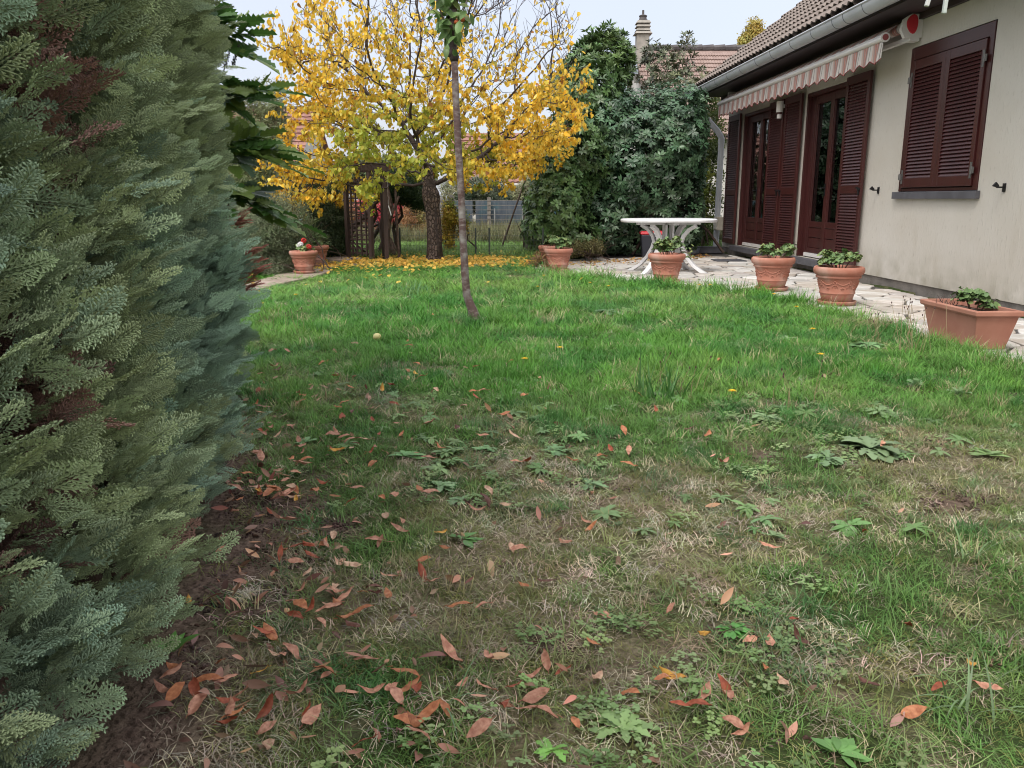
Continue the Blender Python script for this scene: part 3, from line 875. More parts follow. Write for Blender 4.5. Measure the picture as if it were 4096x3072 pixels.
rd = MB(); rd.tube([on_roof(EV, L, 0.03), on_roof(FE, L, 0.03)], 0.11, 10); rd.build('ridge', M_ridge, roof)

# awning -------------------------------------------------------------
AW0, AW1 = 1.33, 7.62
aw = empty('awning', (HX, HY, 0), HRZ, 'red, brown and cream striped awning rolled in over the garden doors, with scalloped valance', 'awning')
n = 300; vs = []; fs = []
rows = [(0.14, 2.80), (0.20, 2.775), (0.27, 2.725), (0.335, 2.665)]
for i in range(2):
    s = AW0 + 0.06 + (AW1 - AW0 - 0.1) * i
    for (o, z) in rows: vs.append((s, o, z))
    for (o, z) in rows: vs.append((s, o - .002, z - .004))
for k in range(3):
    fs += [(k, 8 + k, 8 + k + 1, k + 1), (4 + k, 4 + k + 1, 12 + k + 1, 12 + k)]
MB().add(vs, fs).build('cloth', M_cloth, aw)
MB().tube([(AW0 + .06, 0.13, 2.745), (AW1 - .05, 0.13, 2.745)], 0.055, 18).build('cloth_roll', M_cloth, aw, auto=60)
fb = MB(); fb.tube([(AW0, 0.345, 2.635), (AW1, 0.345, 2.635)], 0.040, 14, squash=0.8); fb.box(AW0, AW1, 0.335, 0.352, 2.664, 2.676)
fb.build('front_bar', M_alu, aw, auto=40)
MB().tube([(AW0 - .014, 0.345, 2.64), (AW0 - .001, 0.345, 2.64)], 0.05, 16).build('bar_end_cap', M_alu, aw, auto=40)
MB().tube([(AW0 - .018, 0.345, 2.64), (AW0 - .0145, 0.345, 2.64)], 0.033, 16).build('bar_cap_badge', mat('faded_red_cap', (0.27, 0.07, 0.075), 0.5), aw, auto=40)
vs = []; fs = []; tv = []; N = 760; wl_ = 0.262
for i in range(N + 1):
    s = AW0 + 0.01 + (AW1 - AW0 - 0.02) * i / N
    ph = (s - AW0) / wl_
    sc_ = abs(math.sin(PI * ph)) ** .8
    zb = 2.435 - 0.052 * sc_ - 0.006 * math.sin(s * 3.1)
    rip = 0.010 * math.sin(2 * PI * ph * 1.0) + 0.006 * math.sin(s * 41) + 0.004 * math.sin(s * 23 + 1)
    for k in range(5):
        t = k / 4; z = 2.60 + (zb - 2.60) * t
        vs.append((s, 0.352 + rip * t + 0.012 * t, z))
    tv.append((s, 0.352 + rip + 0.012, zb))
for i in range(N):
    for k in range(4):
        a = i * 5 + k; fs.append((a, a + 1, a + 6, a + 5))
va = MB().add(vs, fs).build('valance', M_cloth, aw, smooth=True)
MB().tube(tv[::2], 0.0045, 5).build('valance_trim', mat('trim_red', (0.22, 0.035, 0.04), 0.8), va)
# near bracket with its red cap, folded arm
bk = MB()
bk.add([(0.0, 0, 2.63), (0.0, 0.17, 2.62), (0.0, 0.215, 2.70), (0.0, 0.19, 2.80), (0.0, 0.12, 2.845), (0.0, 0, 2.845), (.05, 0, 2.63), (.05, 0.17, 2.62), (.05, 0.215, 2.70), (.05, 0.19, 2.80), (.05, 0.12, 2.845), (.05, 0, 2.845)],
       [(0, 1, 2, 3, 4, 5), (11, 10, 9, 8, 7, 6)] + [(k, (k + 1) % 6 + 0, (k + 1) % 6 + 6, k + 6) for k in range(6)])
bo = bk.build('wall_bracket', M_alu, aw, bevel=0.01); bo.location = (1.22, 0.003, 0)
cp_ = MB(); rg = []
for k in range(18):
    a = 2 * PI * k / 18
    y = math.cos(a) * 0.062; z = math.sin(a) * 0.085 * (1.0 if math.sin(a) > 0 else 1.25) * (1 - 0.25 * math.cos(a))
    rg.append((y + 0.115, z + 2.765))
cp_.add([(1.219, y, z) for y, z in rg] + [(1.209, 0.115 + (y - .115) * .93, 2.765 + (z - 2.765) * .93) for y, z in rg], [tuple(range(18, 36))] + [(k, (k + 1) % 18, (k + 1) % 18 + 18, k + 18) for k in range(18)])
cp_.build('red_cap', M_red, aw)
ar = MB(); ar.bar((1.25, 0.10, 2.615), (4.3, 0.16, 2.60), 0.05, 0.045); ar.bar((1.6, 0.24, 2.60), (4.25, 0.19, 2.60), 0.035, 0.035); ar.box(1.22, 1.34, 0.02, 0.13, 2.585, 2.628)
ar.build('folding_arm', M_alu, aw, bevel=0.006)
b2 = MB(); b2.box(7.56, 7.62, 0.003, 0.2, 2.63, 2.84); b2.build('wall_bracket', M_alu, aw, bevel=0.01)

# ------------------------------------------------------------------ blade, tuft and leaf shapes
def blade(mb, tips, x, y, ang, h, w, lean, curve=1.0, segs=3, z0=0.0, twist=0.0):
    """one grass blade; lean 0 upright .. 1 flat"""
    dx, dy = math.cos(ang), math.sin(ang); sx, sy = -dy, dx
    p = [x, y, z0]; el = math.radians(88 - 50 * lean); el1 = math.radians(88 - 50 * lean - 95 * lean * curve)
    vs = []
    for k in range(segs + 1):
        t = k / segs; ww = w * (1 - t ** 1.6) * 0.5 + 0.0001
        if k == segs: vs.append(tuple(p))
        else: vs += [(p[0] - sx * ww, p[1] - sy * ww, p[2]), (p[0] + sx * ww, p[1] + sy * ww, p[2])]
        a = el + (el1 - el) * t; st = h / segs
        p = [p[0] + dx * math.cos(a) * st, p[1] + dy * math.cos(a) * st, max(p[2] + math.sin(a) * st, 0.001)]
        dx, dy = dx * math.cos(twist) - dy * math.sin(twist), dx * math.sin(twist) + dy * math.cos(twist)
    fs = [(2 * k, 2 * k + 1, 2 * k + 3, 2 * k + 2) for k in range(segs - 1)] + [(2 * segs - 2, 2 * segs - 1, 2 * segs)]
    mb.add(vs, fs)
    for k in range(segs): tips += [k / segs, k / segs]
    tips.append(1.0)

def tuft(n, rad, h0, h1, w, l0, l1, segs=3, seed=0):
    rr = random.Random(seed); mb = MB(); tp = []
    for _ in range(n):
        a = rr.uniform(0, 2 * PI); r = rad * math.sqrt(rr.random())
        blade(mb, tp, r * math.cos(a), r * math.sin(a), rr.uniform(0, 2 * PI), rr.uniform(h0, h1), w * rr.uniform(.7, 1.3), rr.uniform(l0, l1), rr.uniform(.4, 1.3), segs, 0, rr.uniform(-.25, .25))
    return mb, tp

SRC_SHORT = [source(*(lambda q: (q[0], M_grass, True, q[1]))(tuft(22, .040, .018, .048, .0021, .1, .95, 3, s))) for s in range(5)]
SRC_LONG = [source(*(lambda q: (q[0], M_grass, True, q[1]))(tuft(22, .040, .04, .105, .0026, .1, .8, 4, 50 + s))) for s in range(5)]
SRC_DRY = [source(*(lambda q: (q[0], M_straw, True, q[1]))(tuft(20, .045, .02, .055, .0016, .6, 1.25, 3, 80 + s))) for s in range(5)]

def sow(ymin, ymax, dens, x_margin=0.7, edge=None, scale_far=3.2, xl=None, xr=None):
    """points over the lawn, thinning with distance; dens per square metre at the near edge"""
    P = []; S = []
    y = ymin
    while y < ymax:
        dy = 0.2; sc_ = max(1.0, min(3.4, (y + .1) / scale_far)); hw = 0.66 * y + x_margin
        a, b = (-hw if xl is None else max(-hw, xl)), (hw if xr is None else min(hw, xr))
        n = rng.poisson(dens / sc_ ** 2 * max(b - a, 0) * dy)
        P.append(np.stack([rng.uniform(a, b, n), rng.uniform(y, y + dy, n)], 1)); S.append(np.full(n, sc_)); y += dy
    P = np.concatenate(P); S = np.concatenate(S)
    k = ~inpoly(P[:, 0], P[:, 1], PATIO) & ~inpoly(P[:, 0], P[:, 1], HEDGE_POLY)
    # inside the house
    k &= ~((P[:, 0] - HX) * -0.99932 + (P[:, 1] - HY) * -0.03694 < 0.03) | (P[:, 1] > 16.4)
    return P[k], S[k]

def tints(n, base, base2, mixv, jit=0.12):
    base = np.array(base); base2 = np.array(base2)
    c = base[None] * (1 - mixv[:, None]) + base2[None] * mixv[:, None]
    return c * (1 + rng.normal(0, jit, (n, 1))) * (1 + rng.normal(0, jit * .35, (n, 3)))

ROS = [(3480, 1810, .36), (3310, 1845, .20), (2490, 2940, .17), (2210, 3020, .11), (3350, 3040, .12), (1760, 1955, .15), (1845, 2010, .13), (2210, 1810, .19), (2350, 1945, .15), (1960, 1800, .14), (1850, 2170, .11),
       (3520, 1660, .22), (3060, 1680, .20), (3480, 1395, .26), (3670, 1560, .20), (3840, 1590, .18), (3950, 1840, .14), (680, 2640, .11), (3090, 2160, .09), (2930, 2540, .09), (1230, 1780, .13), (3150, 1365, .18), (1620, 1840, .14)]
def ros_mask(x, y):
    o = np.zeros(len(x))
    for u, v, d in ROS:
        cx, cy = G(u, v); o = np.maximum(o, np.exp(-(((x - cx) ** 2 + (y - cy) ** 2) / (d * .52) ** 2) ** 2))
    return o
EDGE_ST = [(-2.66, 10.5, .5), (-2.78, 9.5, .42), (-2.9, 8.55, .36), (-2.77, 11.75, .5), (-2.65, 12.8, .4)]
def _edge_clear(x, y):
    return _edge(x, y)
def _edge(x, y):
    o = np.zeros(len(x))
    for a, b, r in EDGE_ST: o = np.maximum(o, np.exp(-(((x - a) / r) ** 2 + ((y - b) / .7) ** 2) ** 2))
    return o
def plant_lawn():
    # green grass
    P, S = sow(0.75, 13.6, 1000)
    x, y = P[:, 0], P[:, 1]
    dry, soil, hue = maps(x, y)
    keep = rng.random(len(P)) < np.clip(1.04 - 0.74 * dry, 0.2, 1) * (1 - 0.93 * soil) * (1 - .93 * ros_mask(x, y))
    P, S, dry, soil, hue = P[keep], S[keep], dry[keep], soil[keep], hue[keep]; x, y = P[:, 0], P[:, 1]; n = len(P)
    lush = np.clip((y - 3.0) / 1.6, 0, 1) * (1 - dry)
    long_ = rng.random(n) < 0.25 + 0.6 * lush
    hs = rng.uniform(.6, 1.3, n) * (0.35 + 1.35 * vnoise(x, y, 2.6, 31, 4)) * np.interp(y, [1, 3, 4.2, 6, 10, 11.5, 13], [0.42, .50, .64, 0.58, .48, .34, .32])
    hs *= 1 - .6 * _edge_clear(x, y)
    pd = polydist(x, y, PATIO)
    hs *= 1 + 1.1 * np.exp(-(pd / 0.25) ** 2) * (0.4 + 1.2 * (vnoise(x, y, 3.5, 37, 2)))
    tr = np.hypot(x + 0.31, y - 6.2); hs *= 1 + 0.5 * np.exp(-(tr / 0.3) ** 2)
    scl = np.stack([S, S, S ** 0.45 * hs], 1)
    yellowish = np.clip((hue - 0.42) * 4, 0, 1)
    c1_ = tints(n, (0.092, 0.25, 0.036), (0.145, 0.30, 0.062), yellowish, .14)     # lush
    c2_ = tints(n, (0.125, 0.22, 0.065), (0.23, 0.27, 0.115), np.clip(dry * 1.1, 0, 1), .16)
    lw = np.clip(lush * 1.0 + (1 - dry) * 0.35, 0, 1)[:, None]
    col = c1_ * lw + c2_ * (1 - lw)
    # darker, bluer tufts here and there
    dk = (vnoise(x, y, 3.0, 41, 3) > 0.57)[:, None]; col = np.where(dk, col * np.array([.60, .78, .85]), col)
    lt = (vnoise(x, y, 1.4, 43, 4) > 0.56)[:, None]; col = np.where(lt, col * np.array([1.25, 1.1, 1.15]), col)
    stray = (rng.random(n) < .05)[:, None]; col = np.where(stray, np.array([.42, .38, .22]), col)
    rot = np.stack([rng.normal(0, .12, n), rng.normal(0, .12, n), rng.uniform(0, 2 * PI, n)], 1)
    pts = np.stack([x, y, gz(x, y) - 0.002], 1)
    for nm, srcs, msk in (('short_grass', SRC_SHORT, ~long_), ('long_grass', SRC_LONG, long_)):
        o = scatter(nm, pts[msk], rot[msk], scl[msk], srcs, col[msk])
        tag(o, {'short_grass': 'short worn green grass growing in the thin foreground lawn', 'long_grass': 'lush bright green grass covering the middle and back of the lawn'}[nm], 'grass')
    # straw and thatch
    P, S = sow(0.75, 8.0, 900)
    x, y = P[:, 0], P[:, 1]; dry, soil, hue = maps(x, y)
    keep = rng.random(len(P)) < np.clip(0.16 + 0.9 * dry, 0, 1) * (1 - .8 * soil) * np.interp(y, [3.4, 5], [1, .35])
    P, S, dry = P[keep], S[keep], dry[keep]; x, y = P[:, 0], P[:, 1]; n = len(P)
    g = vnoise(x, y, 6, 51, 3)
    col = tints(n, (0.31, 0.26, 0.175), (0.62, 0.54, 0.41), np.clip((g - .3) * 2.2, 0, 1), .2)
    mossy = rng.random(n) < .45; col[mossy] = tints(mossy.sum(), (.13, .15, .045), (.22, .23, .08), rng.random(mossy.sum()), .15)
    rot = np.stack([rng.normal(0, .1, n), rng.normal(0, .1, n), rng.uniform(0, 2 * PI, n)], 1)
    o = scatter('dry_grass', np.stack([x, y, gz(x, y) + 0.001], 1), rot, np.stack([S, S, S ** .4 * rng.uniform(.5, 1.1, n)], 1), SRC_DRY, col)
    tag(o, 'dead straw coloured grass and moss matted in the bare patches', 'dry grass')
    # rough grass beyond the wire fence
    P, S = sow(13.4, 24.0, 900, xl=-9, xr=5); x, y = P[:, 0], P[:, 1]; n = len(P)
    bed = (y > 17.5)
    hs = np.where(bed, rng.uniform(1.2, 3.6, n), rng.uniform(.6, 1.0, n))
    col = np.where(bed[:, None], tints(n, (0.12, 0.14, 0.055), (0.22, 0.20, 0.11), rng.random(n), .2), tints(n, (.13, .25, .05), (.19, .29, .08), rng.random(n), .1))
    o = scatter('rough_grass', np.stack([x, y, gz(x, y)], 1), np.stack([rng.normal(0, .15, n), rng.normal(0, .15, n), rng.uniform(0, 6.28, n)], 1),
                np.stack([S * 1.2, S * 1.2, S ** .45 * hs], 1), SRC_LONG, col)
    tag(o, 'rough yellowing grass and weeds beyond the wire fence', 'grass')
plant_lawn()

# ------------------------------------------------------------------ broad leaves
def leaf_geo(mb, L, Wd, base=(0, 0, 0), d=(0, 1, 0), up=(0, 0, 1), fold=.18, curl=.15, n=4, shape=0.45, m=0, tip=1.0):
    d = Vector(d).normalized(); x = d.cross(Vector(up))
    if x.length < 1e-5: x = Vector((1, 0, 0))
    x.normalize(); z = x.cross(d); b = Vector(base)
    vs = []; fs = []
    for k in range(n + 1):
        t = k / n
        w = Wd / 2 * (math.sin(PI * min(t / (2 * shape), 1)) if t < shape else math.cos((t - shape) / (1 - shape) * PI / 2) ** .8) if 0 < t < 1 else 0
        c = b + d * (L * t) - z * (curl * L * t * t)
        if k in (0, n): vs.append(c)
        else: vs += [c - x * w + z * (fold * w), c, c + x * w + z * (fold * w)]
    # faces
    fs.append((0, 2, 1)); fs.append((0, 3, 2))
    for k in range(1, n - 1):
        a = 1 + (k - 1) * 3; c_ = a + 3
        fs += [(a, a + 1, c_ + 1, c_), (a + 1, a + 2, c_ + 2, c_ + 1)]
    a = 1 + (n - 2) * 3; e_ = len(vs) - 1
    fs += [(a, a + 1, e_), (a + 1, a + 2, e_)]
    mb.add(vs, fs, m)

# small round leaved weeds (clover, chickweed)
def weeds():
    srcs = []
    for s in range(4):
        rr = random.Random(200 + s); mb = MB()
        for _ in range(13):
            a = rr.uniform(0, 6.28); r = .045 * math.sqrt(rr.random()); x, y, z = r * math.cos(a), r * math.sin(a), rr.uniform(.008, .024)
            a0 = rr.uniform(0, 6.28)
            for q in range(3):
                b = a0 + q * 2.094; lr = rr.uniform(.0045, .007); cx, cy = x + math.cos(b) * lr, y + math.sin(b) * lr
                tz = rr.uniform(-.003, .004)
                vs = [(x, y, z)] + [(cx + lr * math.cos(b + t), cy + lr * .9 * math.sin(b + t), z + tz) for t in (-2.0, -1.0, -.25, .25, 1.0, 2.0)]
                mb.add(vs, [(0, 1, 2, 3, 4, 5, 6)])
        srcs.append(source(mb, M_leaf, False))
    P, S = sow(0.75, 8.5, 150, xl=-3.5, xr=4)
    x, y = P[:, 0], P[:, 1]; dry, soil, hue = maps(x, y)
    g = vnoise(x, y, 1.9, 61, 3)
    patch = _blobs(x, y, [(3500, 2350, .3), (3800, 2500, .3), (2300, 1600, .5), (2450, 1700, .4), (950, 2250, .22), (3000, 2050, .3), (3300, 2650, .2), (2050, 1750, .3), (3200, 1950, .3), (1850, 2900, .15)])
    keep = rng.random(len(P)) < np.clip((g - .6) * 4 + patch * 0.4 + 0.10, 0, .7)
    x, y, S = x[keep], y[keep], S[keep]; n = len(x)
    col = tints(n, (0.17, 0.28, 0.09), (0.27, 0.36, 0.15), rng.random(n), .12)
    o = scatter('clover_leaves', np.stack([x, y, gz(x, y) + .004], 1), np.stack([rng.normal(0, .1, n), rng.normal(0, .1, n), rng.uniform(0, 6.28, n)], 1),
                np.stack([S**.5*.75, S**.5*.75, S ** .5], 1), srcs, col)
    tag(o, 'small pale green clover leaves spreading low through the lawn', 'clover')
    # little flat weeds between the larger rosettes
    srcs = []
    for s in range(4):
        rr = random.Random(250 + s); mb = MB()
        for k in range(11):
            a = k * 2.4 + rr.uniform(-.2, .2); e = rr.uniform(.1, .6); L_ = rr.uniform(.022, .042)
            leaf_geo(mb, L_, L_ * .36, (0, 0, .004), (math.cos(a) * math.cos(e), math.sin(a) * math.cos(e), math.sin(e)), (0, 0, 1), .15, .5, 4, .6)
        srcs.append(source(mb, M_leaf, False))
    P, S = sow(1.2, 8.5, 60, xl=-3.0, xr=3.2, scale_far=5.0); x, y = P[:, 0], P[:, 1]
    g = vnoise(x, y, 1.3, 66, 3); patch = _blobs(x, y, [(2300, 1680, .55), (2500, 1800, .45), (2100, 1620, .5), (3300, 1780, .5), (3700, 1700, .6), (3500, 1450, .8), (1500, 1520, .4), (1800, 1850, .3), (3000, 2000, .4), (2700, 1950, .3)])
    keep = rng.random(len(P)) < np.clip((g - .62) * 3 + patch * .75 + .05, 0, .9); x, y = x[keep], y[keep]; n = len(x)
    o = scatter('small_flat_weeds', np.stack([x, y, gz(x, y) + .012], 1), np.stack([rng.normal(0, .12, n), rng.normal(0, .12, n), rng.uniform(0, 6.28, n)], 1), rng.uniform(.7, 1.7, n), srcs, tints(n, (.14, .26, .09), (.22, .34, .14), rng.random(n), .12))
    tag(o, 'small flat broad leaved weeds growing all through the lawn', 'weeds')
    # crumbs of soil and small stones on the bare strip
    srcs = []
    for s in range(3):
        rr = random.Random(300 + s); mb = MB()
        for _ in range(16):
            a = rr.uniform(0, 6.28); r = .04 * math.sqrt(rr.random()); q = rr.uniform(.0015, .005)
            mb.ball((r * math.cos(a), r * math.sin(a), q * .4), q, 5, sc=(rr.uniform(.7, 1.4), rr.uniform(.7, 1.4), .8))
        srcs.append(source(mb, M_straw, False))
    P, S = sow(0.75, 5.0, 500, xl=-3.0, xr=3.5); x, y = P[:, 0], P[:, 1]; dry, soil, hue = maps(x, y)
    keep = rng.random(len(P)) < soil * .9 + .03; x, y, S = x[keep], y[keep], S[keep]; n = len(x)
    o = scatter('soil_crumbs', np.stack([x, y, gz(x, y)], 1), np.stack([np.zeros(n), np.zeros(n), rng.uniform(0, 6.28, n)], 1), S, srcs, tints(n, (.07, .045, .035), (.16, .11, .09), rng.random(n), .2))
    tag(o, 'brown soil crumbs on the bare strip at the foot of the hedge', 'soil')
weeds()

# ------------------------------------------------------------------ conifer spray: a flat feather of scale leaved twigs
def spray_src(seed, L=0.10, flat=True):
    rr = random.Random(seed); mb = MB(); tips = []
    def strip(p, q, w, t0, t1):
        p = Vector(p); q = Vector(q); d = (q - p)
        x = d.cross(Vector((0, 0, 1)));
        if x.length < 1e-6: x = Vector((1, 0, 0))
        x = x.normalized() * w; up = Vector((0, 0, w * .8))
        m_ = p.lerp(q, .62)
        mb.add([p, m_ - x, q, m_ + x, m_ + up], [(0, 1, 4), (1, 2, 4), (2, 3, 4), (3, 0, 4)])
        tips.extend([t0, (t0 + t1) / 2, t1, (t0 + t1) / 2, (t0 + t1) / 2])
    n = 9
    for k in range(n):
        t = (k + .5) / n
        strip((0, L * k / n, .006 * math.sin(3 * t)), (0, L * (k + 1.15) / n, .006 * math.sin(3 * t + .3)), .0022, t * .6, t * .6 + .2)
    for sd in (-1, 1):
        for k in range(n):
            t = (k + (.25 if sd > 0 else .7)) / n
            ll = L * (0.44 * (1 - t) ** .8 + .09) * rr.uniform(.75, 1.15)
            a = math.radians(rr.uniform(38, 58)); b = Vector((0, L * t, .006 * math.sin(3 * t)))
            d = Vector((sd * math.sin(a), math.cos(a), rr.uniform(-.15, .25)))
            e = b + d * ll
            strip(b, e, .0022, .25 + .3 * t, .9)
            m = max(2, int(ll / .0115))
            for j in range(m):
                u = (j + .6) / m; c = b + d * (ll * u)
                for s2 in (-1, 1):
                    a2 = math.atan2(d.x, d.y) + s2 * math.radians(42); l2 = .0135 * (1.15 - .55 * u) * rr.uniform(.7, 1.25)
                    f = c + Vector((math.sin(a2) * l2, math.cos(a2) * l2, rr.uniform(-.002, .004)))
                    strip(c, f, .0026, .35, 1.0)
    return mb, tips
SPRAYS = [source(*(lambda q: (q[0], M_conifer, False, q[1]))(spray_src(400 + s, .10))) for s in range(4)]

def hedge():
    root = empty('cypress_hedge', (-1.2, 2.0, 0), 0, 'tall blue green cypress hedge with browned patches filling the left side', 'hedge')
    path = np.array(HEDGE, float)
    seg = np.diff(path, axis=0); ln = np.hypot(seg[:, 0], seg[:, 1]); cum = np.concatenate([[0], np.cumsum(ln)]); T = cum[-1]
    def at(t):
        i = np.clip(np.searchsorted(cum, t, side='right') - 1, 0, len(seg) - 1)
        f = (t - cum[i]) / ln[i]
        p = path[i] + seg[i] * f[:, None]
        # smoothed normal
        d = seg[i] / ln[i][:, None]; j = np.clip(i + 1, 0, len(seg) - 1); k = np.clip(i - 1, 0, len(seg) - 1)
        dn = seg[j] / ln[j][:, None]; dp_ = seg[k] / ln[k][:, None]
        w = np.clip(f, 0, 1)[:, None]
        dd = norm(np.where(w > .5, d * (1.5 - w) + dn * (w - .5), d * (w + .5) + dp_ * (.5 - w)))
        nrm = np.stack([dd[:, 1], -dd[:, 0]], 1)
        return p, nrm
    HT = 2.45
    def bulge(t, z):
        """positive = towards the lawn: upright lobes, one per plant, with seams between them"""
        lob = 0.045 * np.sin(t * 5.4 + 0.8 * np.sin(z * 2.3)) * np.clip((4.9 - t) / .8, .15, 1) - .035 + 0.05 * (vnoise(t, z, 2.0, 71, 3) - .5) * 2 + 0.05 * (vnoise(t, z * .6, 7.0, 72, 2) - .5) * 2
        seam = np.exp(-((t - 4.27 - .05 * np.sin(z * 4)) / .055) ** 2) * .09 * (z < .75) + np.exp(-((t - 2.42 - .06 * np.sin(z * 3)) / .07) ** 2) * .10 * (z < 1.6)
        foot = -0.10 * np.exp(-(z / .10) ** 2)
        return lob - seam + foot
    # woody core: solid sheet, the hedge's inner shade put into its dark brown
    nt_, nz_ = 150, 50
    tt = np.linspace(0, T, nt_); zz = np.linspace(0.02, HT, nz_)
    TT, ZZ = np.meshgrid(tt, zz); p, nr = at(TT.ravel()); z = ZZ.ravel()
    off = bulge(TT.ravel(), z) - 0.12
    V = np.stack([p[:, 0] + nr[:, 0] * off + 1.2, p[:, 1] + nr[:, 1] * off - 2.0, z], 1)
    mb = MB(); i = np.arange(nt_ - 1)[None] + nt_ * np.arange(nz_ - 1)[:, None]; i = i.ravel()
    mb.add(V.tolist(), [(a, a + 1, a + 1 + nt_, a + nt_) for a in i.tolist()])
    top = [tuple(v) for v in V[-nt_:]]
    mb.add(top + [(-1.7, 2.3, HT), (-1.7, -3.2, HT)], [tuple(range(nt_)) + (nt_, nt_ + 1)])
    mb.build('shaded_core', mat('shaded_dead_twigs', (0.045, 0.030, 0.022), 0.95, (0.09, 0.055, 0.04), scale=40, stretch=(1, 1, .3), bump=1, bscale=60, bdist=.03), root, smooth=True)
    # stems seen in the gaps
    st = MB()
    for k in range(26):
        t0 = 0.6 + k * (T - 1.2) / 26; pp, nn = at(np.array([t0])); rr = random.Random(k)
        pts_ = []
        for q in range(6):
            z_ = .02 + q * .45; o_ = -0.12 + rr.uniform(-.02, .02)
            pts_.append((pp[0, 0] + nn[0, 0] * o_ + rr.uniform(-.05, .05) + 1.2, pp[0, 1] + nn[0, 1] * o_ + rr.uniform(-.06, .06) - 2, z_))
        st.tube(pts_, [.016, .014, .012, .011, .009, .006], 6)
    st.build('stem', M_bark, root)
    # branches: each a plume of sprays
    nb = 12500
    t = rng.uniform(0.9, T - .1, nb); z = rng.uniform(0.03, HT + .02, nb)
    # more, smaller ones in the near half
    p, nr = at(t); b = bulge(t, z) + .028 * (vnoise(t, z * .35, 9.0, 78, 2) - .5) * 2 + rng.normal(0, .012, nb)
    PT = []; RD = []; RU = []; SCL = []; TI = []; DEAD = []
    dead_spots = [(-0.66, 1.25, .60, .13), (-.66, 1.32, 1.05, .12), (-.68, 1.05, .42, .09), (-1.0, 2.98, .12, .15), (-.98, 2.95, .35, .10), (-.82, 2.4, .95, .09), (-.7, 1.7, 1.45, .09), (-.7, 1.5, .2, .05), (-.75, 2.0, 1.2, .06), (-.64, 1.1, 1.3, .1), (-0.66, 1.45, .85, .07), (-1.25, 3.9, .62, .05)]
    for i in range(nb):
        x0, y0 = p[i] + nr[i] * (b[i] - .10); z0 = z[i]
        dm = max(math.exp(-(((x0 - a) * .6) ** 2 + (y0 - c) ** 2 + ((z0 - d) * .75) ** 2) / r ** 2) for a, c, d, r in dead_spots)
        dead = dm > .38 and rng.random() < min(.8, dm * 1.1)
        L = rng.uniform(.06, .145) * (.8 if dead else 1)
        if dead: x0 -= nr[i, 0] * .05; y0 -= nr[i, 1] * .05
        d = np.array([nr[i, 0] * .95, nr[i, 1] * .95, rng.uniform(.3, .95)]) + rng.normal(0, .24, 3) + np.array([0.0, .12, 0])
        d /= np.linalg.norm(d)
        x0 += nr[i, 0] * rng.normal(0, .022); y0 += nr[i, 1] * rng.normal(0, .022)
        side = np.cross(d, [0, 0, 1]); side /= np.linalg.norm(side)
        roll = rng.normal(0, 1.0); nrm_ = np.cross(side, d); side2 = side * math.cos(roll) + nrm_ * math.sin(roll); up2 = np.cross(side2, d)
        # colour of the whole branch
        bl = vnoise(np.array([t[i]]), np.array([z0]), 1.6, 75, 2)[0] + rng.normal(0, .09)
        if dead: c = np.array([0.16, 0.095, 0.075]) * rng.uniform(.6, 1.6)
        else:
            c = np.array([.190, .275, .195]) * (1 - np.clip((bl - .35) * 3, 0, 1)) + np.array([.245, .295, .155]) * np.clip((bl - .35) * 3, 0, 1)
            c = c * rng.uniform(.70, 1.22)
        k = int(L / .024)
        for j in range(k):
            f = (j + .5) / k; sd = 1 if j % 2 else -1
            pos = np.array([x0, y0, z0]) + d * L * (.22 + .78 * f) + np.array([0, 0, .02 * f * f])
            dd = d * .80 + side2 * sd * .72 * (1 - .45 * f) + np.array([0, 0, .10]) + rng.normal(0, .07, 3)
            PT.append(pos); RD.append(dd); RU.append(up2 + rng.normal(0, .45, 3)); SCL.append(rng.uniform(.30, .55) * (1.05 - .35 * f)); TI.append(c * rng.uniform(.9, 1.1)); DEAD.append(dead)
        PT.append(np.array([x0, y0, z0]) + d * L); RD.append(d); RU.append(up2); SCL.append(rng.uniform(.6, .85)); TI.append(c * 1.08); DEAD.append(dead)
    PT = np.array(PT); RD = np.array(RD); RU = np.array(RU); SCL = np.array(SCL); TI = np.array(TI); DEAD = np.array(DEAD)
    ok = PT[:, 2] > .012
    # keep a clear gap round the camera
    ok &= np.hypot(PT[:, 0], PT[:, 1]) > .40
    PT, RD, RU, SCL, TI, DEAD = [q[ok] for q in (PT, RD, RU, SCL, TI, DEAD)]
    PT = PT - np.array([-1.2, 2.0, 0])
    rot = frames(RD, RU)
    scatter('foliage', PT[~DEAD], rot[~DEAD], SCL[~DEAD], SPRAYS, TI[~DEAD], parent=root)
    scatter('dead_foliage', PT[DEAD], rot[DEAD], SCL[DEAD], SPRAYS, TI[DEAD], parent=root)
    # rust coloured dead branch sticking out beyond the far end, low down
    PT = []; RD = []; SC_ = []
    for (bx, by, bz, L, n) in ((-1.40, 4.02, .62, .17, 22), (-1.42, 4.05, .54, .17, 20), (-1.40, 4.0, .48, .15, 14), (-1.40, 4.04, .80, .12, 10)):
        for j in range(n):
            f = j / n; d = np.array([.75, .1, .42 - .25 * rng.random()]); d /= np.linalg.norm(d)
            q = np.array([bx, by, bz]) + d * L * f * rng.uniform(.7, 1) + rng.normal(0, .018, 3)
            PT.append(q - np.array([-1.2, 2.0, 0])); RD.append(d + rng.normal(0, .22, 3)); SC_.append(rng.uniform(.7, 1.1))
    scatter('rust_branch', PT, frames(np.array(RD), np.array([0, 0, 1.])), SC_, SPRAYS, tints(len(PT), (.34, .12, .085), (.24, .095, .07), rng.random(len(PT)), .15), parent=root)
    print('hedge sprays', len(rot))
hedge()

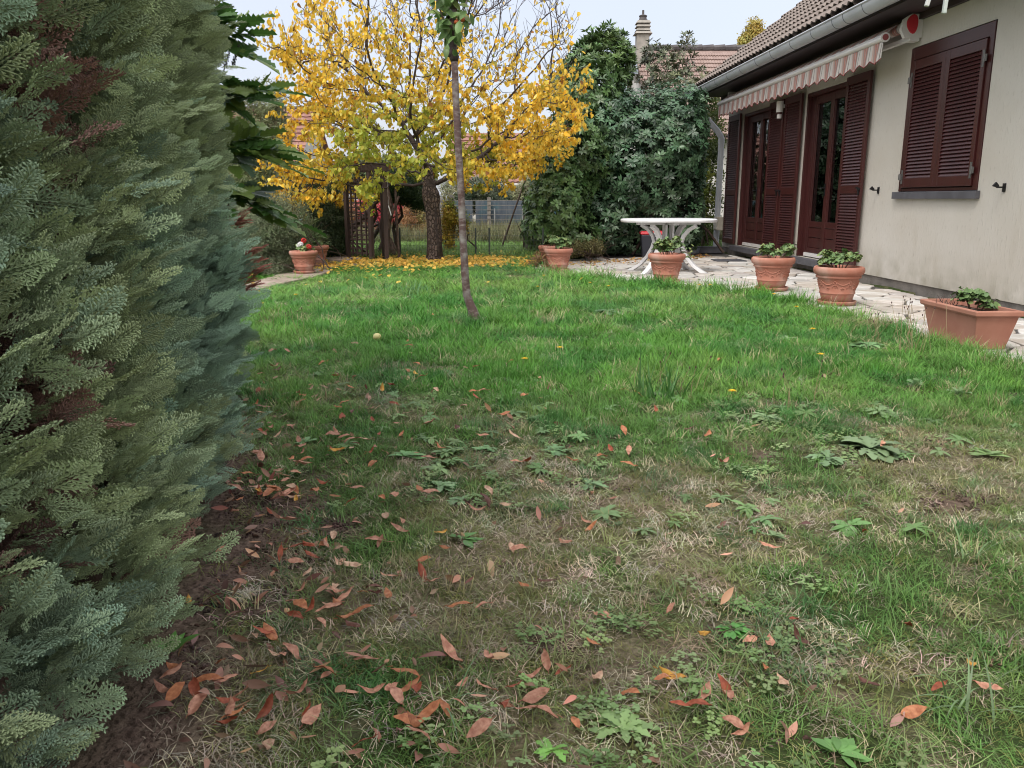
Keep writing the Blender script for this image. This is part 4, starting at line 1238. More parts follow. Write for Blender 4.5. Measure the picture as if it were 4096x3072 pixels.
# ------------------------------------------------------------------ leaf clusters
def whorl(seed, n, L, Wd, droop, spread=1.0, stem=.0, m=None, n_seg=4, shape=.5):
    rr = random.Random(seed); mb = MB()
    for k in range(n):
        a = 2 * PI * k / n * 1.0 + rr.uniform(-.3, .3); e = rr.uniform(.0, .75) - droop
        d = (math.cos(a) * spread, math.sin(a) * spread, e)
        z0 = rr.uniform(-.02, .02)
        leaf_geo(mb, L * rr.uniform(.75, 1.15), Wd * rr.uniform(.85, 1.15), (0.004 * math.cos(a), .004 * math.sin(a), z0), d, (0, 0, 1), .15, rr.uniform(.05, .35), n_seg, shape)
    return mb
def ball_cluster(seed, n, rad, L, Wd, droop=.3, n_seg=3, shape=.4, outward=.6):
    rr = random.Random(seed); mb = MB()
    for k in range(n):
        p = Vector((rr.gauss(0, 1), rr.gauss(0, 1), rr.gauss(0, 1))).normalized() * rad * rr.random() ** .5
        d = p.normalized() * outward + Vector((rr.gauss(0, .6), rr.gauss(0, .6), rr.gauss(0, .5) - droop))
        leaf_geo(mb, L * rr.uniform(.7, 1.2), Wd * rr.uniform(.8, 1.2), p, d, (rr.gauss(0, .4), rr.gauss(0, .4), 1), .15, rr.uniform(0, .3), n_seg, shape)
    return mb

def blob_points(ells, n, shell=(.8, 1.04), seed=0, nscale=2.0, namp=.18, gaps=0.0):
    """points and outward normals in the outer shell of a union of ellipsoids (cx,cy,cz,rx,ry,rz)"""
    r_ = np.random.default_rng(seed)
    E = np.array(ells, float); area = (E[:, 3] * E[:, 4] + E[:, 3] * E[:, 5] + E[:, 4] * E[:, 5]); pr = area / area.sum()
    P = []; Nn = []
    i = r_.choice(len(E), n * 3, p=pr)
    d = norm(r_.normal(0, 1, (n * 3, 3))); s = r_.uniform(shell[0], shell[1], (n * 3, 1))
    lump = 1 + namp * (vnoise(d[:, 0] * 2 + i * 3.1, d[:, 1] * 2 + d[:, 2] * 3, nscale, seed + 5, 2) - .5)[:, None] * 2
    p = E[i, :3] + d * E[i, 3:6] * s * lump
    nr = norm(d / E[i, 3:6])
    keep = np.ones(len(p), bool)
    for k in range(len(E)):
        q = np.linalg.norm((p - E[k, :3]) / E[k, 3:6], axis=1)
        keep &= ~((q < shell[0] * .92) & (i != k))
    keep &= p[:, 2] > .03
    if gaps: keep &= vnoise(p[:, 0] + p[:, 1] * .6, p[:, 2] + p[:, 1] * .3, 2.6, seed + 9, 3) > gaps
    p, nr = p[keep][:n], nr[keep][:n]
    return p, nr

# ------------------------------------------------------------------ branching tree by space colonisation
def grow(attr, starts, step=.13, kill=.2, infl=1.4, iters=90, maxn=2600, grav=0.0, seed=1, skip=5):
    r_ = np.random.default_rng(seed)
    nodes = [np.array(s, float) for s in starts]; par = [-1] + list(range(len(starts) - 1))
    A = np.array(attr, float); N = np.array(nodes)
    near = np.full(len(A), 0); nd = np.full(len(A), 1e9)
    for k, q in enumerate(N):
        if k < skip: continue
        dd = np.linalg.norm(A - q, axis=1); m = dd < nd; nd[m] = dd[m]; near[m] = k
    alive = np.ones(len(A), bool)
    for it in range(iters):
        act = alive & (nd < infl)
        if not act.any() or len(nodes) > maxn: break
        idx = near[act]; dirs = norm(A[act] - N[idx])
        u, inv = np.unique(idx, return_inverse=True)
        sm = np.zeros((len(u), 3)); np.add.at(sm, inv, dirs)
        new = []
        for j, k in enumerate(u):
            d = sm[j] + r_.normal(0, .22, 3) * np.linalg.norm(sm[j]) * .6 + np.array([0, 0, grav])
            d /= np.linalg.norm(d) + 1e-9
            q = N[k] + d * step
            nodes.append(q); par.append(int(k)); new.append(q)
        base = len(nodes) - len(new); N = np.array(nodes)
        for j, q in enumerate(new):
            dd = np.linalg.norm(A - q, axis=1); m = dd < nd; nd[m] = dd[m]; near[m] = base + j
        alive &= nd > kill
    return N, np.array(par)

def radii(par, tip=.004, power=2.3, base=None):
    n = len(par); acc = np.zeros(n); ch = [[] for _ in range(n)]
    for i in range(1, n): ch[par[i]].append(i)
    r = np.zeros(n)
    for i in range(n - 1, -1, -1):
        r[i] = tip if not ch[i] else (sum(r[c] ** power for c in ch[i])) ** (1 / power)
    if base: r = tip + (r - tip) * (base - tip) / (r[0] - tip)
    return r, ch

def skin(mb, N, par, r, ch, rmin=0.0, big=8):
    done = set()
    stack = [0]
    while stack:
        s = stack.pop()
        chain = [s]; cur = s
        while ch[cur]:
            c = sorted(ch[cur], key=lambda k: -r[k]); stack += [k for k in c[1:]]; chain.append(c[0]); cur = c[0]
        path = [N[k] for k in chain]; rad = [r[k] for k in chain]
        if par[s] >= 0: path = [N[par[s]]] + path; rad = [min(r[par[s]], rad[0] * 1.15)] + rad
        if max(rad) < rmin or len(path) < 2: continue
        mb.tube(path, rad, big if rad[0] > .02 else (5 if rad[0] > .007 else 3), cap=rad[0] > .01)

# ------------------------------------------------------------------ pixel + distance -> point (for outlines seen against the sky)
def PX(u, v, Y):
    a = (u - 2048) / 3300; b = (1536 - v) / 3300
    dy = math.cos(_P) + b * math.sin(_P); dz = -math.sin(_P) + b * math.cos(_P)
    t = Y / dy
    return (a * t, Y, 0.95 + dz * t)
def EL(u, v, Y, ru, rv, ry):
    x, y, z = PX(u, v, Y); k = Y * 1.02 / 3300
    return (x, y, z, ru * k, ry, rv * k)

def leafsrc(seed, L, Wd, curl=.2, shape=.4, m=None, n=4, fold=.15):
    mb = MB(); leaf_geo(mb, L, Wd, (0, 0, 0), (0, 1, 0), (0, 0, 1), fold, curl, n, shape)
    return source(mb, m or M_leaf, True)

# ------------------------------------------------------------------ the yellow tree
def yellow_tree():
    TX, TY = -1.19, 12.8
    root = empty('yellow_tree', (TX, TY, 0), 0, 'broad fruit tree full of golden yellow autumn leaves with a thick dark trunk', 'tree')
    sil = [(1085, 700), (1130, 800), (1200, 870), (1260, 890), (1330, 840), (1390, 790), (1480, 800), (1530, 850), (1580, 790), (1640, 740), (1720, 690), (1840, 740), (1930, 700), (1990, 760), (2040, 740), (2120, 700),
           (2200, 650), (2290, 590), (2350, 430), (2350, 330), (2310, 230), (2290, 120), (2240, 0), (2150, -140), (1950, -260), (1700, -330), (1480, -230), (1390, -60), (1290, 60), (1180, 150), (1130, 240), (1150, 340), (1210, 420), (1190, 520), (1110, 600)]
    # keep a clear space round the trunk under the fork
    a = []
    r_ = np.random.default_rng(4)
    while len(a) < 1900:
        u = r_.uniform(1080, 2360); v = r_.uniform(-330, 895)
        if not inpoly(np.array([u]), np.array([v]), sil)[0]: continue
        hw = 1.9 * math.sqrt(max(0, 1 - ((u - 1720) / 700) ** 2)) + .15
        Y = TY + r_.uniform(-hw, hw)
        x, y, z = PX(u, v, TY)
        if z < 1.5 and abs(x - TX) < .55 and abs(Y - TY) < .5: continue
        # umbrella form: emptier inside and low in the middle
        rho = math.hypot(x - TX, Y - TY)
        if rho < .9 and z < 1.9 and r_.random() < .6: continue
        if z > 3.0 and r_.random() < .35: continue
        a.append((x - TX, Y - TY, z))
    A = np.array(a)
    tr = [(0, 0, 0), (.0, 0, .25), (-.005, 0, .5), (-.01, 0, .75), (-.03, 0, 1.0), (-.06, .0, 1.2), (-.09, 0, 1.4)]
    N, par = grow(A, tr, step=.125, kill=.19, infl=1.9, iters=80, maxn=3300, seed=2)
    r, ch = radii(par, tip=.0042, power=2.35)
    # limbs
    k = .060 / r[6]
    r = .0042 + (r - .0042) * k
    r[:6] = [.145, .122, .112, .108, .105, .098]
    tm_ = MB(); nt0 = 30; vs = []; fs = []
    prof = [(.165, -.03), (.145, .04), (.125, .13), (.115, .3), (.110, .5), (.109, .7), (.112, .84), (.128, .92), (.135, .99), (.125, 1.06), (.098, 1.13), (.088, 1.25), (.080, 1.38), (.06, 1.46)]
    for q, (rr_, z) in enumerate(prof):
        cx = -.09 * (max(0, z - .5) / .9) ** 1.3
        for i in range(nt0):
            t = 2 * PI * i / nt0
            w = 1 + .05 * math.sin(3 * t + z * 2) + .035 * math.sin(7 * t + z * 5 + q) + (.07 * math.sin(5 * t) if z < .1 else 0)
            vs.append((cx + rr_ * w * math.cos(t), rr_ * w * math.sin(t), z))
    for q in range(len(prof) - 1):
        for i in range(nt0):
            p0 = q * nt0 + i; p1 = q * nt0 + (i + 1) % nt0; fs.append((p0, p1, p1 + nt0, p0 + nt0))
    fs.append(tuple((len(prof) - 1) * nt0 + i for i in range(nt0)))
    m, t_, b_ = _new('bark_furrowed')
    vo = t_.nodes.new('ShaderNodeTexVoronoi'); vo.feature = 'DISTANCE_TO_EDGE'; vo.inputs['Scale'].default_value = 17
    tcx = t_.nodes.new('ShaderNodeTexCoord'); mp_ = t_.nodes.new('ShaderNodeMapping'); mp_.inputs['Scale'].default_value = (1.3, 1.3, .75)
    nn_ = t_.nodes.new('ShaderNodeTexNoise'); nn_.inputs['Scale'].default_value = 14; vm = t_.nodes.new('ShaderNodeVectorMath'); vm.operation = 'MULTIPLY_ADD'; vm.inputs[1].default_value = (.06, .06, .06)
    t_.links.new(tcx.outputs['Object'], nn_.inputs['Vector']); t_.links.new(nn_.outputs['Color'], vm.inputs[0]); t_.links.new(tcx.outputs['Object'], vm.inputs[2])
    t_.links.new(vm.outputs[0], mp_.inputs[0]); t_.links.new(mp_.outputs[0], vo.inputs['Vector'])
    mm = t_.nodes.new('ShaderNodeMapRange'); mm.inputs['From Max'].default_value = .16; t_.links.new(vo.outputs['Distance'], mm.inputs['Value'])
    cc = _mixc(t_, (.20, .15, .125), (.11, .075, .065), _noise(t_, 9, 5)); cc = _mixc(t_, (.045, .03, .026), cc, mm.outputs[0])
    t_.links.new(cc, b_.inputs['Base Color']); b_.inputs['Roughness'].default_value = .9
    _bump(t_, b_, mm.outputs[0], 1.0, .02)
    MB().add(vs, fs).build('trunk', m, root, smooth=True)
    lm = MB()
    par2 = par.copy()
    skin(lm, N, par2, r, ch)
    lm.ball((-.03, -.09, .97), .05, 10, sc=(1, .6, 1)); lm.ball((.05, -.05, 1.02), .045, 10)
    lm.build('limbs', M_barkd, root, smooth=True)
    # twigs and leaves
    tw = MB(); LP = []; LD = []; LT = []; LS = []
    term = [i for i in range(8, len(N)) if r[i] < .0105]
    for i in term:
        p = N[i]; u = 2048 + 3300 * (p[0] + TX) / (TY + p[1]) * 1.0
        top = p[2] > 2.75; right = p[0] > .9
        d0 = norm(N[i] - N[par[i]])
        for q in range(2 if not top else 2):
            if R.random() < (.35 if top else .38): continue
            L = R.uniform(.14, .30) * (1.35 if top else 1)
            d = Vector(d0) * .5 + Vector((R.gauss(0, .5), R.gauss(0, .5), R.uniform(.1, 1.0) if top else R.uniform(-.35, .7)))
            d.normalize(); a_ = Vector(p); b_2 = a_ + d * L * .5 + Vector((R.gauss(0, .01), R.gauss(0, .01), .01)); c_ = b_2 + (d + Vector((R.gauss(0, .2), R.gauss(0, .2), .3 if top else -.1))).normalized() * L * .5
            tw.tube([a_, b_2, c_], [.0042, .0032, .0018], 3, cap=False)
            # how leafy is this part of the crown
            zz = p[2]; dens = np.interp(zz, [.5, 1.2, 2.2, 2.7, 3.1, 3.6, 4.2], [1, 1, 1, .55, .20, .07, .04])
            if p[0] > .55: dens *= np.interp(zz, [1.9, 2.7], [.85, .30])
            if p[0] < -1.2 and zz > 2.6: dens = max(dens, .42)
            if -.6 < p[0] < .7 and zz < 1.75: dens *= 1.1
            n = np.random.default_rng(i * 3 + q).poisson(21 * dens)
            g = float(vnoise(np.array([p[0]]), np.array([p[2] + p[1]]), 1.1, 91, 3)[0])
            core = math.exp(-((p[0] + .25) / 1.25) ** 2 - ((zz - 1.55) / .75) ** 2)
            green = np.clip(core * 1.25 + (g - .5) * 1.6 - .15, 0, 1)
            for _ in range(n):
                t = R.random() ** .8
                q_ = a_.lerp(b_2, t * 2) if t < .5 else b_2.lerp(c_, t * 2 - 1)
                ld = Vector((R.gauss(0, .45), R.gauss(0, .45), -R.uniform(.35, 1.3)))
                off = Vector((R.gauss(0, .025), R.gauss(0, .025), R.gauss(-.012, .018)))
                LP.append(q_ + off); LD.append(ld)
                gr = np.clip(green + R.gauss(0, .22), 0, 1)
                y1 = np.array([.90, .60, .075]) if R.random() < .78 else np.array([.86, .47, .04])
                if R.random() < .12: y1 = np.array([.92, .72, .20])
                c = y1 * (1 - gr) + np.array([.40, .45, .07]) * gr
                if R.random() < .03: c = np.array([.35, .16, .05])
                LT.append(c * R.uniform(.8, 1.12)); LS.append(R.uniform(.7, 1.15))
    for i in range(60):      # old fruit spurs, dark knots
        j = R.choice(term); tw.ball(tuple(N[j]), R.uniform(.006, .014), 5)
    o = tw.build('twigs', M_barkd, root); o['kind'] = 'stuff'
    srcs = [leafsrc(0, .066, .047, .25, .36, M_yleaf, 4, .2), leafsrc(0, .060, .048, .5, .38, M_yleaf, 4, .35), leafsrc(0, .070, .044, .1, .38, M_yleaf, 4, .05)]
    LD = np.array(LD); n = len(LP)
    scatter('leaves', np.array(LP), frames(LD, norm(rng.normal(0, 1, (n, 3)))), LS, srcs, LT, parent=root)
    print('yellow tree nodes', len(N), 'leaves', n)
yellow_tree()

# leaves fallen from it
def yellow_carpet():
    srcs = [leafsrc(0, .062, .046, .3, .38, M_yleaf), leafsrc(0, .055, .045, -.4, .38, M_yleaf)]
    n = 20000
    x = rng.uniform(-4.2, 1.0, n); y = rng.uniform(9.0, 14.4, n)
    a = np.exp(-np.clip(np.abs(x + 1.3) - 1.5, 0, 9) ** 2 / .5) * np.interp(y, [10.4, 11.4, 12.0, 13.3, 13.7], [0.008, .12, .85, 1, .1])
    a = np.where(x > -.9, a * np.interp(y, [11.5, 12.2], [.12, 1]), a)
    a *= np.clip(.55 + (vnoise(x, y, 2.2, 93, 3) - .4) * 3, .1, 1); a = np.maximum(a, .003)
    k = (rng.random(n) < a) & ~inpoly(x, y, PATIO); x, y = x[k], y[k]; n = len(x)
    d = np.stack([rng.normal(0, 1, n), rng.normal(0, 1, n), rng.normal(0, .25, n)], 1)
    up = np.stack([rng.normal(0, .35, n), rng.normal(0, .35, n) - .3, np.ones(n)], 1)
    z = gz(x, y) + rng.uniform(.025, .065, n)
    col = tints(n, (.86, .60, .13), (.74, .44, .09), rng.random(n), .14)
    o = scatter('fallen_yellow_leaves', np.stack([x, y, z], 1), frames(d, up), rng.uniform(.8, 1.15, n), srcs, col)
    tag(o, 'carpet of fallen golden leaves on the grass under the yellow tree', 'fallen leaves')
yellow_carpet()

# ------------------------------------------------------------------ the slim young tree in the middle of the lawn
def sapling():
    Y = 6.33; bx = -.31
    root = empty('young_apple_tree', (bx, Y, 0), 0, 'slim young tree with a bare leaning trunk in the middle of the lawn', 'tree')
    cl = [(1908, 1304, 54), (1900, 1275, 46), (1890, 1240, 38), (1878, 1210, 33), (1867, 1180, 31), (1861, 1110, 30), (1856, 1020, 29), (1851, 930, 28), (1846, 800, 27), (1840, 700, 26.5), (1834, 600, 26.5), (1829, 500, 26), (1824, 400, 25), (1820, 300, 25), (1817, 230, 25)]
    path = []; rad = []
    for u, v, w in cl:
        x, y, z = PX(u, v, Y); path.append((x - bx, 0, z)); rad.append(w * .5 * 6.45 / 3300)
    path[0] = (path[0][0] + .01, 0, -.03); rad[0] *= 1.25
    mb = MB(); mb.tube(path, rad, 18)
    mb.tube([path[0], (path[0][0] + .06, -.03, -.02)], [.03, .012], 8); mb.tube([path[0], (path[0][0] - .05, -.04, -.02)], [.03, .01], 8)
    mb.build('trunk', M_sapl, root, smooth=True)
    T0 = Vector(path[-1])
    kn = MB(); kn.tube([T0 - Vector((0, 0, .03)), T0, T0 + Vector((-.012, 0, .05)), T0 + Vector((-.004, 0, .11))], [.025, .036, .032, .022], 12)
    kn.ball(tuple(T0 + Vector((-.03, -.01, .02))), .022, 8)
    kn.build('graft_knot', M_barkd, root, smooth=True)
    br = MB(); tops = []
    T1 = T0 + Vector((-.004, 0, .10))
    for d, L, r0 in (((.02, .0, 1), .9, .019), ((.22, .05, 1), .8, .013), ((-.25, -.02, 1), .55, .011), ((-.10, .15, 1), .7, .010), ((.45, -.1, .8), .5, .007), ((-.45, .1, .9), .4, .007)):
        d = Vector(d).normalized(); p = T1.copy(); pp = [p.copy()]; rr_ = [r0]
        for k in range(6):
            d = (d + Vector((R.gauss(0, .10), R.gauss(0, .10), .12))).normalized(); p = p + d * L / 6; pp.append(p.copy()); rr_.append(r0 * (1 - k / 8)); tops.append((p.copy(), d.copy()))
        br.tube(pp, rr_, 7)
    br.build('branches', M_sapl, root, smooth=True)
    ml = [MB().add([], []) for _ in range(0)]
    meshes = []
    for k in range(4):
        q = MB(); leaf_geo(q, .085, .048, (0, .012, 0), (0, 1, 0), (0, 0, 1), .2 + .08 * k, .2 + .12 * k, 6, .42); q.tube([(0, 0, 0), (0, .014, 0)], .0012, 3)
        meshes.append(q.mesh('leaf', M_oleaf, True))
    cnt_ = 0
    for (p, d) in tops:
        for _ in range(5 if p.z < T1.z + .36 else 2):
            dd = Vector((R.gauss(0, .6), R.gauss(0, .6), -R.uniform(.1, 1.1)))
            if _ == 0: dd.z = .2
            e = frames(np.array([dd]), np.array([[R.gauss(0, .5), R.gauss(0, .5) - .5, .6]]))[0]
            c = (.14, .24, .075) if R.random() < .75 else ((.22, .29, .09) if R.random() < .7 else (.28, .10, .06))
            k = R.uniform(.75, 1.2)
            inst('leaf', R.choice(meshes), tuple(p + Vector((R.gauss(0, .04), R.gauss(0, .04), R.gauss(0, .035)))), tuple(e), (R.uniform(.8, 1.15),) * 3, root, tuple(v * k for v in c)); cnt_ += 1
    # leaves hanging low round the knot
    for _ in range(10):
        p = T1 + Vector((R.gauss(0, .05), -.02 + R.gauss(0, .04), R.uniform(-.06, .14)))
        e = frames(np.array([[R.gauss(0, .5), R.gauss(0, .4), -1]]), np.array([[R.gauss(0, .3), -1, .3]]))[0]
        inst('leaf', R.choice(meshes), tuple(p), tuple(e), (R.uniform(.75, 1.0),) * 3, root, (.13, .21, .07))
    for (u, v) in ((1826, 88), (1850, 78)):
        x, y, z = PX(u, v, Y - .05)
        f = MB(); f.ball((0, 0, 0), .02, 12, sc=(1, 1, .92)); f.tube([(0, 0, .017), (.004, .02, .05)], .0015, 4)
        fo = f.build('fruit', M_apple, root, smooth=True); fo.location = (x - bx, -.05, z)
sapling()

# ------------------------------------------------------------------ generic leafy shrub
def shrub(name, label, cat, base, ells, srcs, n, col1, col2, jit=.15, shell=(.78, 1.04), seed=0, scl=(.8, 1.15), stems=8, stem_r=.02, group=None, up=.25, gaps=0., inner=.3, bark=None, namp=.2, droopz=0., dark_low=None, gloss=None):
    root = empty(name, base, 0, label, cat, group)
    ells = np.array(ells, float); E = ells.copy(); E[:, :3] -= np.array(base)
    P, Nn = blob_points(ells, n, shell, seed, gaps=gaps, namp=namp)
    if inner:
        P2, N2 = blob_points(ells, int(n * inner), (.35, .8), seed + 1, gaps=gaps); P = np.concatenate([P, P2]); Nn = np.concatenate([Nn, N2])
    k = len(P)
    # stay out of the house and above ground
    ok = ~((P[:, 0] > .226 * P[:, 1]) & (P[:, 1] < 16.5)) & ~(((P[:, 0] - HX) * -0.99932 + (P[:, 1] - HY) * -0.03694 < 0.06) & (P[:, 1] < 16.3)) & (P[:, 2] > .03)
    P, Nn = P[ok], Nn[ok]; k = len(P)
    d = Nn + np.array([0, 0, up - droopz]) + rng.normal(0, .35, (k, 3))
    if dark_low: pass
    mixv = np.clip(vnoise(P[:, 0] * 1.3, P[:, 2] + P[:, 1], 1.2, seed + 3, 3) * 2.2 - .6 + rng.normal(0, .15, k), 0, 1)
    # sources are whorls: their axis is local Z, so swap the frame
    z = norm(d); rot = frames(np.cross(z, norm(rng.normal(0, 1, (k, 3)))), z)
    o = scatter('foliage', P - np.array(base), rot, rng.uniform(scl[0], scl[1], k), srcs, tints(k, col1, col2, mixv, jit), parent=root)
    st = MB(); r_ = random.Random(seed)
    for s in range(stems):
        e = E[r_.randrange(len(E))]; a = r_.uniform(0, 6.28); q = r_.uniform(.2, .8)
        tgt = Vector((e[0] + e[3] * q * math.cos(a), e[1] + e[4] * q * math.sin(a), e[2] + e[5] * r_.uniform(.1, .75)))
        st0 = Vector((r_.gauss(0, .22 + .12 * len(E)) * .6, r_.gauss(0, .2), -.02)); pp = []; rr_ = []
        for j in range(7):
            t = j / 6; p = st0.lerp(tgt, t) + Vector((r_.gauss(0, .04), r_.gauss(0, .04), .25 * tgt.z * t * (1 - t))); pp.append(p); rr_.append(stem_r * (1 - .8 * t))
        st.tube(pp, rr_, 5, cap=False)
        for b in range(5):
            j = r_.randrange(2, 6); p = pp[j]; q2 = p + Vector((r_.gauss(0, .25), r_.gauss(0, .25), r_.uniform(0, .35))); st.tube([p, p.lerp(q2, .5) + Vector((0, 0, -.02)), q2], [rr_[j] * .5, rr_[j] * .35, .002], 4, cap=False)
    if stems: st.build('stems', bark or M_twig, root, smooth=True)
    return root

W_RHO = [source(whorl(500 + s, 8, .10, .038, .25), M_gloss) for s in range(4)]
W_LAU = [source(whorl(520 + s, 7, .095, .04, .05), M_gloss) for s in range(4)]
W_UPR = [source(whorl(540 + s, 9, .12, .034, -.45), M_gloss) for s in range(4)]
C_SML = [source(ball_cluster(560 + s, 26, .07, .034, .019, .1, outward=1.0), M_leaf) for s in range(4)]
C_TNY = [source(ball_cluster(580 + s, 30, .06, .018, .010, .0, outward=1.0), M_leaf) for s in range(4)]
C_WIL = [source(ball_cluster(600 + s, 20, .10, .09, .014, 1.1, outward=.3), M_leaf) for s in range(4)]
C_LNG = [source(whorl(620 + s, 12, .17, .018, -.5), M_leaf) for s in range(3)]
C_MED = [source(ball_cluster(640 + s, 22, .10, .055, .032, .3, outward=.9), M_leaf) for s in range(4)]

shrub('rhododendron', 'big dark glossy evergreen rhododendron behind the white table beside the downpipe', 'shrub', (2.5, 15.4, 0),
      [EL(2560, 620, 15.2, 270, 230, 1.0), EL(2700, 540, 15.3, 150, 190, .9), EL(2440, 520, 15.3, 150, 160, .9), EL(2650, 850, 15.5, 200, 150, .8), EL(2420, 850, 15.3, 150, 150, .8), EL(2780, 680, 15.6, 90, 250, .6), EL(2560, 960, 15.4, 210, 60, .55)],
      W_RHO, 3400, (.050, .108, .052), (.09, .16, .085), shell=(.8, 1.05), seed=31, stems=16, stem_r=.03, gaps=.30, inner=.25, up=.5)
shrub('cherry_laurel', 'mid green leafy laurel bush left of the rhododendron, reaching down to the two stacked pots', 'shrub', (.95, 15.0, 0),
      [EL(2230, 840, 14.6, 130, 150, .7), EL(2320, 600, 14.9, 130, 170, .8), EL(2250, 720, 14.8, 120, 140, .7), EL(2350, 400, 15.2, 130, 140, .7), EL(2160, 900, 14.5, 70, 90, .5), EL(2290, 950, 14.5, 120, 60, .5)],
      W_LAU, 2000, (.075, .145, .045), (.115, .19, .065), seed=37, stems=12, stem_r=.025, gaps=.30, inner=.25)
shrub('viburnum', 'upright light green evergreen with long leaves standing highest behind the laurel', 'shrub', (1.35, 16.0, 0),
      [EL(2400, 300, 15.9, 110, 150, .6), EL(2440, 240, 15.9, 80, 110, .5), EL(2330, 290, 15.9, 70, 110, .5), EL(2400, 560, 16.0, 120, 240, .6), EL(2480, 260, 15.9, 50, 90, .4), EL(2290, 380, 15.7, 80, 120, .5), EL(2380, 180, 15.9, 30, 40, .3), EL(2450, 175, 15.9, 30, 40, .3)],
      W_UPR, 1250, (.095, .165, .055), (.14, .215, .07), seed=41, stems=12, stem_r=.02, up=1.0, inner=.2)
shrub('photinia', 'thin upright bush with brownish green leaves in front of the pinkish tiled roof', 'shrub', (3.2, 17.3, 0),
      [EL(2640, 290, 17.3, 80, 90, .5), EL(2730, 250, 17.3, 40, 70, .3), EL(2745, 180, 17.3, 26, 40, .2), EL(2700, 380, 17.3, 120, 90, .6), EL(2610, 220, 17.3, 40, 50, .3), EL(2780, 340, 17.3, 50, 60, .4), EL(2690, 600, 17.3, 120, 260, .5)],
      W_UPR, 640, (.10, .12, .075), (.16, .17, .09), seed=43, stems=14, stem_r=.018, up=1.0, inner=.2, scl=(.7, 1.0))
shrub('yellow_green_shrub', 'thin yellowish shrub in the gap between rhododendron and downpipe', 'shrub', (3.75, 17.6, 0),
      [EL(2830, 520, 17.5, 60, 150, .5), EL(2820, 760, 17.5, 60, 200, .5)], C_MED, 420, (.20, .23, .04), (.10, .15, .05), seed=47, stems=6, inner=.2)
# left side
shrub('dark_evergreen', 'round near black evergreen bush left of the wooden trellis arch', 'shrub', (-3.0, 13.6, 0),
      [EL(1270, 900, 13.4, 115, 130, .7), EL(1200, 860, 13.5, 110, 130, .7), EL(1330, 940, 13.3, 60, 100, .5), EL(1240, 780, 13.6, 120, 70, .6)],
      C_SML, 2100, (.045, .075, .035), (.075, .11, .045), seed=51, stems=8, inner=.4)
shrub('wiry_shrub', 'pale grey green wiry shrub with tiny leaves beside the flowering pot on the left', 'shrub', (-3.35, 11.0, 0),
      [EL(1060, 960, 10.9, 110, 140, .7), EL(1150, 900, 11.2, 80, 110, .6), EL(1000, 1050, 10.5, 70, 90, .5), EL(1100, 1080, 10.6, 60, 60, .35), EL(1040, 850, 11.2, 90, 90, .5)],
      C_TNY, 2200, (.14, .18, .09), (.21, .235, .14), seed=53, stems=40, stem_r=.009, inner=.5, gaps=.25, shell=(.6, 1.1))
shrub('oleander', 'upright plant with long narrow leaves behind the left terracotta pots', 'shrub', (-2.85, 12.45, 0),
      [EL(1230, 960, 12.4, 70, 70, .35), EL(1170, 990, 12.0, 60, 70, .3), EL(1120, 1030, 11.4, 50, 60, .3)], C_LNG, 110, (.15, .21, .09), (.20, .26, .12), seed=55, stems=8, stem_r=.008, up=1.2)
shrub('drooping_leaf_tree', 'slender tree with drooping narrow olive leaves behind the spiny shrub on the left', 'tree', (-4.9, 17.0, 0),
      [EL(1060, 560, 16.8, 90, 130, .8), EL(1100, 420, 16.8, 50, 90, .5), EL(1010, 450, 16.8, 60, 120, .5), EL(1130, 540, 16.8, 40, 80, .4), EL(1000, 700, 16.8, 110, 120, .7)],
      C_WIL, 620, (.17, .20, .09), (.25, .27, .14), seed=57, stems=14, stem_r=.02, up=-.3, inner=.4, shell=(.4, 1.1))
shrub('dark_conifer', 'dark drooping conifer showing under the yellow tree, right of the trellis arch', 'tree', (-2.35, 14.6, 0),
      [EL(1610, 760, 14.5, 90, 55, .6), EL(1680, 790, 14.4, 60, 50, .4), EL(1560, 740, 14.6, 80, 50, .5)], C_SML, 750, (.035, .07, .03), (.06, .10, .04), seed=59, stems=6, stem_r=.05, up=-.3)
shrub('pink_spindle_bush', 'bright pink red autumn bush seen behind the trellis and the wire fence', 'shrub', (-3.3, 20.0, 0),
      [EL(1560, 850, 20, 60, 70, .6), EL(1500, 880, 20, 50, 60, .5), EL(1600, 900, 20, 40, 60, .5), EL(1450, 860, 20, 40, 60, .5)], C_MED, 520, (.62, .06, .12), (.50, .20, .12), seed=61, stems=16, gaps=.42, shell=(.5, 1.1))
shrub('olive_bush', 'thin orange and olive bush behind the wire fence left of the thick trunk', 'shrub', (-2.2, 19.5, 0),
      [EL(1650, 870, 19.5, 60, 90, .5), EL(1400, 900, 19.6, 60, 90, .5), EL(1700, 930, 19.4, 60, 60, .4)], C_SML, 620, (.30, .25, .08), (.34, .17, .08), seed=63, stems=24, gaps=.35, shell=(.5, 1.1))
shrub('climber', 'narrow yellow and green climber growing on the concrete post', 'climber', (-1.15, 15.0, 0),
      [EL(1790, 950, 14.9, 24, 95, .22), EL(1800, 850, 14.9, 28, 50, .22), EL(1850, 900, 15.0, 16, 60, .15)], C_MED, 130, (.14, .20, .05), (.55, .36, .05), seed=67, stems=5, scl=(.6, .9), jit=.25)
shrub('round_dark_bush', 'round dark green bush beyond the grey screen fence', 'shrub', (-.95, 25.0, 0),
      [EL(1930, 770, 25, 90, 60, .9), EL(1870, 800, 25, 50, 50, .7), EL(1980, 800, 25, 60, 40, .7)], C_SML, 700, (.07, .10, .06), (.13, .15, .09), seed=69, stems=4, scl=(1.2, 1.8))
